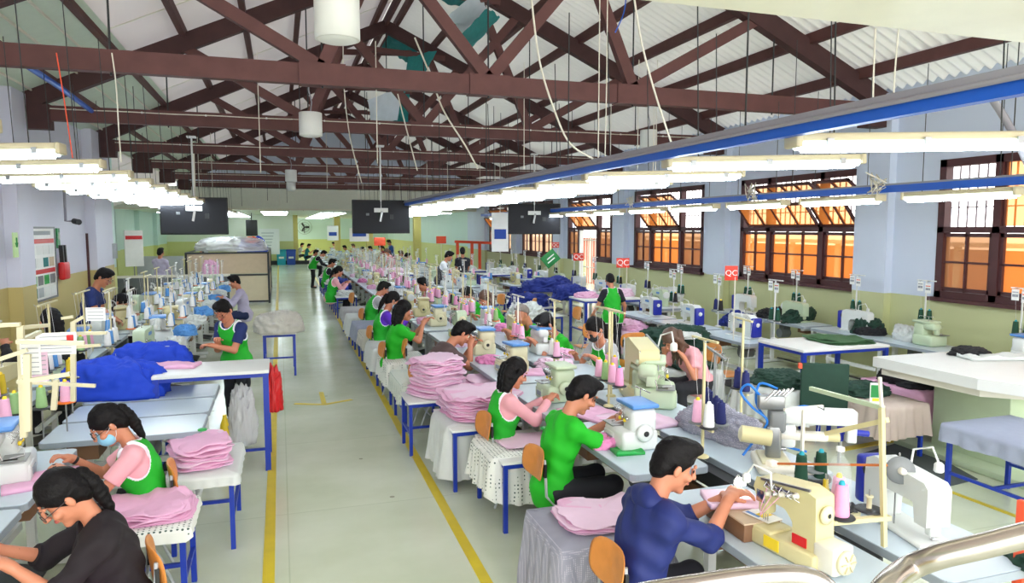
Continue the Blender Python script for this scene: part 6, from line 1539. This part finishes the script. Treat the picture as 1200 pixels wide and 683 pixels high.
g.tube([a_, b_, c_], .022, 'pipe_grey', 8); obj('pipe', g, CCT); g = MB(); g.cyl(c_, c_+Vector((.1, -.12, -.02)), .05, m='dark_metal', n=12); obj('camera_body', g, CCT)
# door recess on the notice-board wall, papers beside
q0 = at(105, 300, X=XL+.03); g = MB(); g.box((XL+.02, q0.y, 1.05), (.04, .2, 2.1), 'window_wood'); g.box((XL+.02, q0.y+.9, 1.05), (.04, .1, 2.1), 'window_wood'); g.box((XL+.02, q0.y+.45, 2.1), (.04, 1.1, .1), 'window_wood'); g.box((XL+.0, q0.y+.45, 1.03), (.04, .85, 2.06), 'offwhite'); struct('door_1', g)
g = MB(); g.box((-4.4, 18.36, 1.0), (.85, .05, 2.0), 'light_grey'); g.box((-4.1, 18.32, 1.0), (.05, .05, .12), 'dark_metal'); struct('door_2', g)
q = at(131, 294, Y=18.3); g = MB(); g.box((0, 0, 0), (.22, .1, .34), 'light_grey', .01); put('switch_box', 'electrical box', g, (q.x, 18.3, q.z), 0, 'grey electrical box on the short return wall')
for (px, py, w_, h_, lab) in ((157, 291, .5, 1.0, 'tall poster board with red heading beyond the return wall'),):
    x_ = -6.36; q = at(px, py, Y=22); t = thing('poster_board', lab, 'poster', (-3.9, 18.34, q.z) if False else (q.x, 22, q.z), R(35)); g = MB(); g.box((0, 0, 0), (w_, .03, h_), 'sign_white'); obj('board', g, t); g = MB(); g.box((0, -.02, h_*.3), (w_*.9, .01, .1), 'red_plastic'); obj('heading_strip', g, t); g = MB(); g.cyl((0, .03, -h_/2), (0, .03, -(q.z)), .02, m='steel', n=8); obj('leg', g, t)
# grey partition with white cap and the storage cage
g = MB(); g.box((-2.6, 19.9, .5), (2.6, .06, 1.0), 'motor_grey'); g.box((-2.6, 19.9, 1.03), (2.66, .12, .06), 'offwhite'); tag(obj('partition', g), 'low grey partition with a white cap behind the poster-wall row', 'partition')
CG = thing('storage_cage', 'long cardboard-sided storage cage under plastic film beside the aisle', 'storage cage', (0, 0, 0))
x0, x1, y0, y1 = -2.62, -.35, 22.6, 27.5
for (x, y) in ((x0, y0), (x1, y0), (x0, y1), (x1, y1)):
    g = MB(); g.box((x, y, .77), (.06, .06, 1.54), 'dark_metal'); obj('post', g, CG)
for z_ in (.06, .86, 1.52):
    g = MB()
    for y in (y0, y1): g.box(((x0+x1)/2, y, z_), (x1-x0, .05, .05), 'dark_metal')
    for x in (x0, x1): g.box((x, (y0+y1)/2, z_), (.05, y1-y0, .05), 'dark_metal')
    obj('rail', g, CG)
for (a_, c_, m_) in ((.9, 1.5, 'cardboard'), (.08, .84, 'cardboard_light')):
    for i in range(1 if a_ > .5 else 2):
        L_ = (x1-x0) if a_ > .5 else (x1-x0)/2; g = MB(); g.box((x0+L_*(i+.5), y0+.01, (a_+c_)/2), (L_-.06, .02, c_-a_), m_); obj('cardboard_panel', g, CG)
    g = MB(); g.box((x1-.01, (y0+y1)/2, (a_+c_)/2), (.02, y1-y0-.06, c_-a_), m_); obj('side_panel', g, CG)
put('plastic_sheet', 'plastic sheet', heap(2.1, 4.2, .42, 'plastic_film', 81, .16, 3), (-1.45, 25, 1.55), 0, 'crumpled clear plastic film heaped on top of the storage cage')
put('plastic_bag', 'bag', heap(.42, .3, .42, 'cloth_pink', 82, .3), (-1.95, 22.3, .88), 0, 'pink garments in a bag hanging on the storage cage')
put('fabric_heap', 'fabric', heap(.4, .4, .2, 'orange_red', 83), (-.9, 26, 1.75), 0, 'red-orange bundle on top of the storage cage')
g = MB(); g.box((-3.5, 24, .7), (1.3, .06, 1.4), 'light_grey'); tag(obj('partition', g), 'pale partition beside the storage cage', 'partition')
# far: bins, board, shelf with blue bags, fans, notice
for (px, m_, lab) in ((330, 'cyan_plastic', 'turquoise bin against the far wall'), (342, 'bin_blue', 'blue bin against the far wall')):
    q = at(px, 308, z=0); t = thing('waste_bin', lab, 'bin', (q.x*.9, 46, 0)); g = MB(); g.prism([(-.24, .0), (.24, .0), (.28, .85), (-.28, .85)], 'y', -.25, .25, m_); obj('bin_body', g, t); g = MB(); g.box((0, 0, .9), (.6, .56, .1), m_, .03); obj('lid', g, t); g = MB(); g.box((0, -.27, .45), (.3, .02, .12), 'sign_white'); obj('label_plate', g, t)
g = MB(); g.box((.2, 46.42, .12), (3.2, .1, .24), 'dark_metal'); struct('baseboard_back', g)
q = at(316, 283, Y=44); g = MB(); g.box((0, 0, 0), (1.1, .05, 1.5), 'paper'); 
for i in range(6): g.box((-.1, -.03, .5-.18*i), (.7-.08*i, .01, .03), 'paper_lines')
g.box((0, 0, -1.0), (.05, .05, .6), 'steel'); put('white_board', 'board', g, q, 0, 'white chart board standing in front of the far wall')
q = at(296, 284, Y=40); put('fabric_heap', 'fabric', heap(1.4, .8, .7, 'cloth_blue', 91), (q.x, 40, 1.0), 0, 'blue bundles stacked on the shelf beyond the storage cage')
g = MB(); g.box((0, 0, .5), (1.6, .9, 1.0), 'cardboard', .01); put('carton', 'box', g, (at(296, 284, Y=40).x, 40, 0), 0, 'brown carton under the blue bundles beyond the storage cage')
q = at(295, 267, Y=38); g = MB(); g.box((0, 0, 0), (.55, .08, .8), 'black_plastic', .02); g.cyl((0, 0, .4), (0, 0, .75), .02, m='dark_metal', n=8); put('loudspeaker', 'speaker', g, q, 0, 'black loudspeaker hung beneath the far low ceiling')
q = at(358, 266, Y=58); t = thing('wall_fan', 'grey round fan on the pale blue far wall', 'fan', (q.x, 60.6, q.z)); g = MB()
for r_ in (.2, .4, .58): g.tube([(r_*math.cos(t_), -.1, r_*math.sin(t_)) for t_ in np.linspace(0, 2*PI, 25)], .012, 'grey_plastic', 5)
obj('cage', g, t); g = MB()
for k in range(3): g.box((.22*math.cos(k*2.1), -.05, .22*math.sin(k*2.1)), (.3, .01, .16), 'dark_metal', rot=(.3, -k*2.1, 0))
obj('blades', g, t); g = MB(); g.cyl((0, -.1, 0), (0, .2, 0), .07, m='dark_metal', n=10); g.cyl((0, .15, 0), (0, .15, -.5), .03, m='dark_metal', n=8); obj('motor', g, t)
# hanging notices mid-hall and the red frame
for (px, py, y, w_, h_, m_, lab) in ((421, 275, 19, .5, .35, 'sign_white', 'white sign hanging below the middle screen'), (586, 272, 17.5, .45, 1.0, 'sign_white', 'white notice with blue picture near the windows'), (390, 273, 40, .6, .8, 'sign_white', 'white notice on the far ochre column')):
    q = at(px, py, Y=y); t = thing('notice', lab, 'notice', q); g = MB(); g.box((0, 0, 0), (w_, .02, h_), m_); obj('sheet', g, t); g = MB(); g.box((0, -.015, -.05 if h_ > .5 else .0), (w_*.7, .01, h_*.25), 'sign_blue'); obj('print', g, t)
    g = MB(); g.cyl((0, 0, h_/2), (0, 0, 3.9-q.z if y < 31 else 3.0-q.z), .008, m='offwhite', n=5); obj('cord', g, t)
t = thing('red_rack', 'orange-red metal rack frame standing behind the man in the black t-shirt', 'rack', (0, 0, 0))
y_ = 27; p_ = [at(533, 283, Y=y_), at(585, 285, Y=y_)]
g = MB(); g.bar(p_[0], p_[1], .1, 'orange_red'); obj('top_rail', g, t)
for px in (536, 553, 562):
    q = at(px, 284, Y=y_); g = MB(); g.bar(q, (q.x, y_, .0), .1, 'orange_red'); obj('post', g, t)
# far tables behind
for k, (px, py, y, lab) in enumerate(((585, 322, 20, 'long blue-legged table beside the window wall, farther one'), (460, 322, 22, 'white-topped blue table in the middle of the far hall'), (545, 318, 24, 'blue-legged table at which the man in the black t-shirt stands'))):
    q = at(px, py, z=.85); tall.inst((q.x, q.y, 0), 0, lab, 'tall tables far down the hall', True)
    cloth_on(q.x, q.y, .9, .7, .5, ('cloth_white', 'cloth_pink_pale', 'cloth_white')[k], '%s cloth on the %s' % (('white', 'pale pink', 'white')[k], lab), 120+k, 'heap', 0, .15)
FT = [at(585, 322, z=.85), at(460, 322, z=.85), at(545, 318, z=.85)]
# mid-hall line of machines between the right block and the windows, beyond the navy heaps
k2 = 0
for row, x in enumerate((4.1, 4.75, 6.0)):
    for k in range(9 if row < 2 else 7):
        y = 16.5+1.6*k
        if min(math.hypot(x-a_.x, y-a_.y) for a_ in FT) < 1.15: continue
        m_ = (flat_white, over_w, over_b, flat_cream, over_c)[(k+row) % 5]
        lab = '%s in the %s far middle row, %s' % (mnames[id(m_)], ('first', 'second', 'third')[row], nth(k))
        desk_long.inst((x, y, 0), RA if row != 1 else RB, 'white sewing desk, %s far middle row, %s' % (('first', 'second', 'third')[row], nth(k)), 'far middle desks', True)
        m_.inst((x, y, ZD), RA if row != 1 else RB, lab, 'far middle machines', True)
        put_stand(st2p if k % 2 else st3, (x+.2, y+.45, ZD), RA, 'thread stand in the %s far middle row, %s' % (('first', 'second', 'third')[row], nth(k)), 'far middle stands', ['white', 'pink', 'blue'], 'in the %s far middle row, %s' % (('first', 'second', 'third')[row], nth(k)), True)
# workroom under the low ceiling
for row, x in enumerate((2.1, 2.9, 4.2, 5.0)):
    for k in range(7):
        y = 31+2.0*k+row*.4; m_ = (flat_white, over_w, flat_cream)[(k+row) % 3]
        desk_long.inst((x, y, 0), RA, 'distant white sewing desk under the low ceiling', 'distant desks under the low ceiling', True)
        m_.inst((x, y, ZD), RA, 'distant %s under the low ceiling' % ('white lockstitch machine' if m_ is flat_white else 'white and blue overlock machine' if m_ is over_w else 'cream lockstitch machine'), 'distant %s machines under the low ceiling' % ('white lockstitch' if m_ is flat_white else 'white and blue overlock' if m_ is over_w else 'cream lockstitch'), True)
# ---------------------------------------------------------------- people
def P_(label, px, py, zh, face, fwd=.22, **k):
    """seat or stand a person so that the head comes where it is seen"""
    seat = k.pop('seat', None)
    t = person(label, (0, 0, 0), face, headpx=(px, py), **k); t.scale = (k.get('sc', 1.),)*3
    if seat: chair.inst((t.location.x+.07*math.cos(R(face)), t.location.y+.07*math.sin(R(face)), 0), R(face)-PI/2, 'plywood chair under the '+seat, 'occupied plywood chairs', False, .9)
    0 and print('PERS', label[:40], tuple(round(v, 2) for v in t.location))
    return t
# right line, facing the desks (+x)
P_('man in navy hooded jacket seated at the front coverstitch machine', 789, 545, 1.17, 2, .24, h=.0065, lean=13, head=(24, -8), top='hoodie', mtop='jacket_navy', sleeve='rolled', hair='short', hl=(-.02, .56, .92), hr=(.04, .52, .93), sc=0.97, twist=-6, seat='man in the navy hooded jacket')
P_('man in bright green t-shirt seated at the second aisle-side machine', 682, 462, 1.17, 4, .22, h=.007, lean=13, head=(36, -4), top='tee', mtop='tee_green', hair='short', hl=(-.04, .52, .90), hr=(.08, .5, .93), sc=0.97, seat='man in the bright green t-shirt')
P_('ponytailed woman in green vest and pink sleeves sewing pink cloth', 603, 437, 1.13, 4, .2, h=.0075, female=True, lean=6, head=(26, 0), top='vest', mtop='vest_green', munder='tee_pink', sleeve='long', hair='loose', pants='trousers_blue', hl=(-.04, .46, .88), hr=(.08, .44, .9), sc=.92, seat='woman in green vest and pink sleeves')
P_('boy in dark brown t-shirt bent over his overlock machine', 541, 390, 1.12, 2, .3, h=.009, lean=34, head=(38, 0), top='tee', mtop='cloth_brown', hair='short', hl=(-.05, .56, .88), hr=(.06, .5, .9), sc=1.03, seat='boy in the dark brown t-shirt')
P_('long-haired woman in green t-shirt holding a white cone', 473, 364, 1.12, 5, .16, h=.01, female=True, lean=10, head=(16, 0), top='tee', mtop='tee_green', hair='loose', hl=(-.02, .46, 1.0), hr=(.08, .4, .98), pants='trousers_blue', seat='long-haired woman in the green t-shirt')
P_('woman in green vest over a purple top, aisle side', 460, 352, 1.13, 5, .18, h=.011, female=True, lean=14, head=(30, 0), top='vest', mtop='vest_green', munder='cloth_purple', sleeve='long', hair='pony', extras=('mask_blue',), seat='woman with purple sleeves')
P_('worker in green vest over a pale top beyond the purple-sleeved woman', 449, 338, 1.15, 8, .2, h=.012, lean=20, head=(30, 0), top='vest', mtop='vest_green', munder='cloth_grey', sleeve='short', hair='short', seat='worker beyond the purple-sleeved woman')
P_('woman in green vest with pink sleeve far along the aisle', 397, 318, 1.15, 5, .2, h=.014, female=True, lean=16, head=(20, 0), top='vest', mtop='vest_green', munder='tee_pink', sleeve='long', hair='pony')
P_('worker in green vest over black far along the aisle', 389, 308, 1.15, 5, .2, h=.015, lean=14, head=(25, 0), top='vest', mtop='vest_green', munder='tee_black', hair='short')
P_('standing worker in green vest bending over the far aisle desks', 379, 297, 1.38, -5, .35, pose='stand', h=.015, lean=38, head=(40, 0), top='vest', mtop='vest_green', munder='tee_black', sleeve='long', hair='short', hl=(-.1, .6, .9), hr=(.1, .6, .9), sc=.91)
P_('small distant worker in white beside the far aisle desks', 370, 296, 1.2, 0, .2, h=.018, lean=14, top='tee', mtop='tee_white')
P_('small distant worker in dark green at the end of the desk line', 362, 288, 1.25, 0, .2, h=.018, lean=10, top='tee', mtop='cloth_teal', hair='short')
P_('tiny distant worker with black hair at the far end of the aisle', 354, 287, 1.2, 0, .2, h=.02, lean=10, top='tee', mtop='tee_white')
# second line, facing the aisle (-x) and the camera
P_('balding older man in green t-shirt facing the aisle', 612, 369, 1.13, 190, .2, h=.01, lean=18, head=(34, 0), top='tee', mtop='tee_green', hair='bald', mhair='hair_grey', skin='skin', hl=(-.08, .48, .9), hr=(.06, .46, .88), seat='balding older man')
P_('man in a dark cap and green t-shirt facing the aisle', 640, 380, 1.13, 185, .2, h=.01, lean=22, head=(36, 0), top='tee', mtop='tee_green', hair='short', extras=('cap',), hl=(-.08, .5, .9), hr=(.06, .5, .88))
P_('woman with black face mask and green vest facing the aisle', 697, 386, 1.13, 200, .2, h=.01, female=True, lean=16, head=(34, 0), top='vest', mtop='vest_green', munder='cloth_grey', hair='pony', extras=('mask_black',), seat='woman in the black face mask')
P_('brown-haired worker bowed low behind the pale green machine', 788, 398, 1.06, 190, .26, h=.012, female=True, lean=34, head=(50, 0), top='tee', mtop='tee_pink', hair='loose', mhair='hair_brown')
P_('green-shirted worker partly hidden by cones, in the inner row', 569, 350, 1.13, 190, .2, h=.013, female=True, lean=18, head=(30, 0), top='tee', mtop='tee_green', hair='loose', mhair='hair_brown')
P_('dark-haired green-shirted worker behind the many pink cones', 548, 345, 1.13, 185, .2, h=.014, lean=18, head=(30, 0), top='tee', mtop='tee_green', hair='short')
P_('small-bunned worker in pale pink behind the pink cones', 496, 333, 1.12, 185, .2, h=.015, female=True, lean=14, top='tee', mtop='tee_pink', hair='short')
# standing woman by the tall table
P_('woman in green vest standing with her back turned at the tall blue table', 715, 329, 1.42, 78, .1, pose='stand', h=.01, female=True, lean=12, head=(40, 0), top='vest', mtop='vest_green', munder='tee_black', hair='short', hl=(-.3, .3, .92), hr=(.3, .3, .92), sc=.89)
# far people
P_('man in black t-shirt standing with his back turned near the orange-red rack', 542, 295, 1.6, 80, .02, pose='stand', h=.015, lean=4, head=(10, 0), top='tee', mtop='tee_black', hair='short', sc=.98)
P_('woman in black and white top standing at the far white table', 526, 300, 1.5, -20, .1, pose='stand', h=.016, female=True, lean=16, head=(30, 0), top='vest', mtop='tee_black', munder='tee_white', hair='short', sc=.98)
P_('worker in pink blouse bending at the far middle table', 453, 295, 1.45, 200, .15, pose='stand', h=.017, female=True, lean=26, head=(25, 0), top='tee', mtop='tee_pink', hair='pony', mhair='hair_brown', sc=.91)
P_('worker in maroon top standing at the far middle table', 446, 290, 1.52, 190, .1, pose='stand', h=.018, female=True, lean=12, top='tee', mtop='tee_maroon', hair='pony', sc=.91)
P_('man in blue shirt standing beside the maroon-topped worker', 456, 284, 1.6, 190, .05, pose='stand', h=.018, lean=5, top='tee', mtop='tee_blue', hair='short', sc=.98)
P_('worker in bright green t-shirt at the far middle desks', 477, 300, 1.2, 10, .1, h=.016, lean=20, top='tee', mtop='tee_green', hair='short')
P_('worker with red-brown hair and green top far in the middle', 470, 297, 1.2, 180, .1, h=.018, female=True, lean=10, top='tee', mtop='cloth_teal', hair='short', mhair='hair_brown')
for k, (px, py, m_, mh) in enumerate(((391, 285.5, 'tee_pink', 'hair'), (404, 290, 'tee_white', 'hair'), (425, 292, 'tee_white', 'hair'), (434, 291, 'cloth_grey', 'hair'), (414, 288, 'tee_pink', 'hair_brown'))):
    P_(('tiny far worker in pink by the far column', 'tiny far worker in white before the hanging screen', 'tiny far worker in white under the middle screen', 'tiny far worker in grey beside the pink-bloused worker', 'tiny brown-haired far worker in pink')[k], px, py, 1.35, 180, .1, h=.022, top='tee', mtop=m_, mhair=mh)
# left side
P_('woman in black sweater with low ponytail with a hair tie', 76, 582, 1.13, 196, .26, h=.0065, female=True, lean=12, head=(42, 6), top='sweater', mtop='sweater_black', sleeve='rolled', hair='pony', extras=('glasses',), hl=(-.06, .46, .86), hr=(.14, .52, .88), sc=0.94, seat='woman in the black sweater')
P_('woman in glasses, blue face mask and green vest over pink', 128, 497, 1.16, 188, .26, h=.0065, female=True, lean=12, head=(40, 10), top='vest', mtop='vest_green', munder='tee_pink', sleeve='short', hair='pony', extras=('glasses', 'mask_blue', 'wristband'), hl=(-.1, .46, .86), hr=(.12, .46, .88), sc=0.93, seat='woman in the blue face mask')
P_('man in glasses and green vest over navy standing at the tall table', 262, 364, 1.44, 232, .1, pose='stand', h=.007, lean=12, head=(36, 8), top='vest', mtop='vest_green', munder='shirt_navy', hair='short', extras=('glasses',), hl=(.02, .38, 1.16), hr=(-.02, .34, 1.22), sc=.89)
P_('man in navy t-shirt standing beside the notice-board wall', 121, 325, 1.55, -10, .16, pose='stand', h=.009, lean=14, head=(35, 0), top='tee', mtop='shirt_navy', hair='short', extras=('glasses',), hl=(-.15, .3, .95), hr=(.1, .4, .95), skin='skin_tan', sc=1.0)
P_('person with long black hair seated with back turned at the notice-board wall', 60, 378, 1.14, 120, .1, h=.01, female=True, lean=10, head=(20, 0), top='sweater', mtop='cloth_black', sleeve='long', hair='long', hl=(-.34, .4, .95), hr=(.2, .4, .9), sc=1.08)
P_('woman in white blouse with black hair bent over the poster-wall row', 142, 354, 1.13, -20, .2, h=.01, female=True, lean=22, head=(40, 0), top='tee', mtop='tee_white', sleeve='long', hair='long')
P_('dark-haired worker behind the woman in the white blouse', 152, 345, 1.13, -15, .2, h=.014, female=True, lean=20, head=(35, 0), top='tee', mtop='cloth_grey', hair='long')
P_('man in lilac-grey shirt working beyond the tall table', 275, 330, 1.2, 185, .12, h=.011, lean=10, head=(22, 0), top='tee', mtop='cloth_lilac_grey', sleeve='long', hair='short', pants='trousers_blue')
P_('person in blue-grey shirt standing behind the low partition', 188, 296, 1.55, 70, .05, pose='stand', h=.014, lean=3, head=(10, 0), top='tee', mtop='cloth_lilac_grey', sleeve='long', hair='short', sc=.98)
P_('distant person in white near the far doorway', 238, 283.5, 1.55, 200, .05, pose='stand', h=.02, lean=5, top='tee', mtop='tee_white', hair='short', sc=.98)
o = tag(obj('thread_cones', FARC), 'many pink, white and dark thread cones on the distant stands', 'thread cones'); o['kind'] = 'stuff'
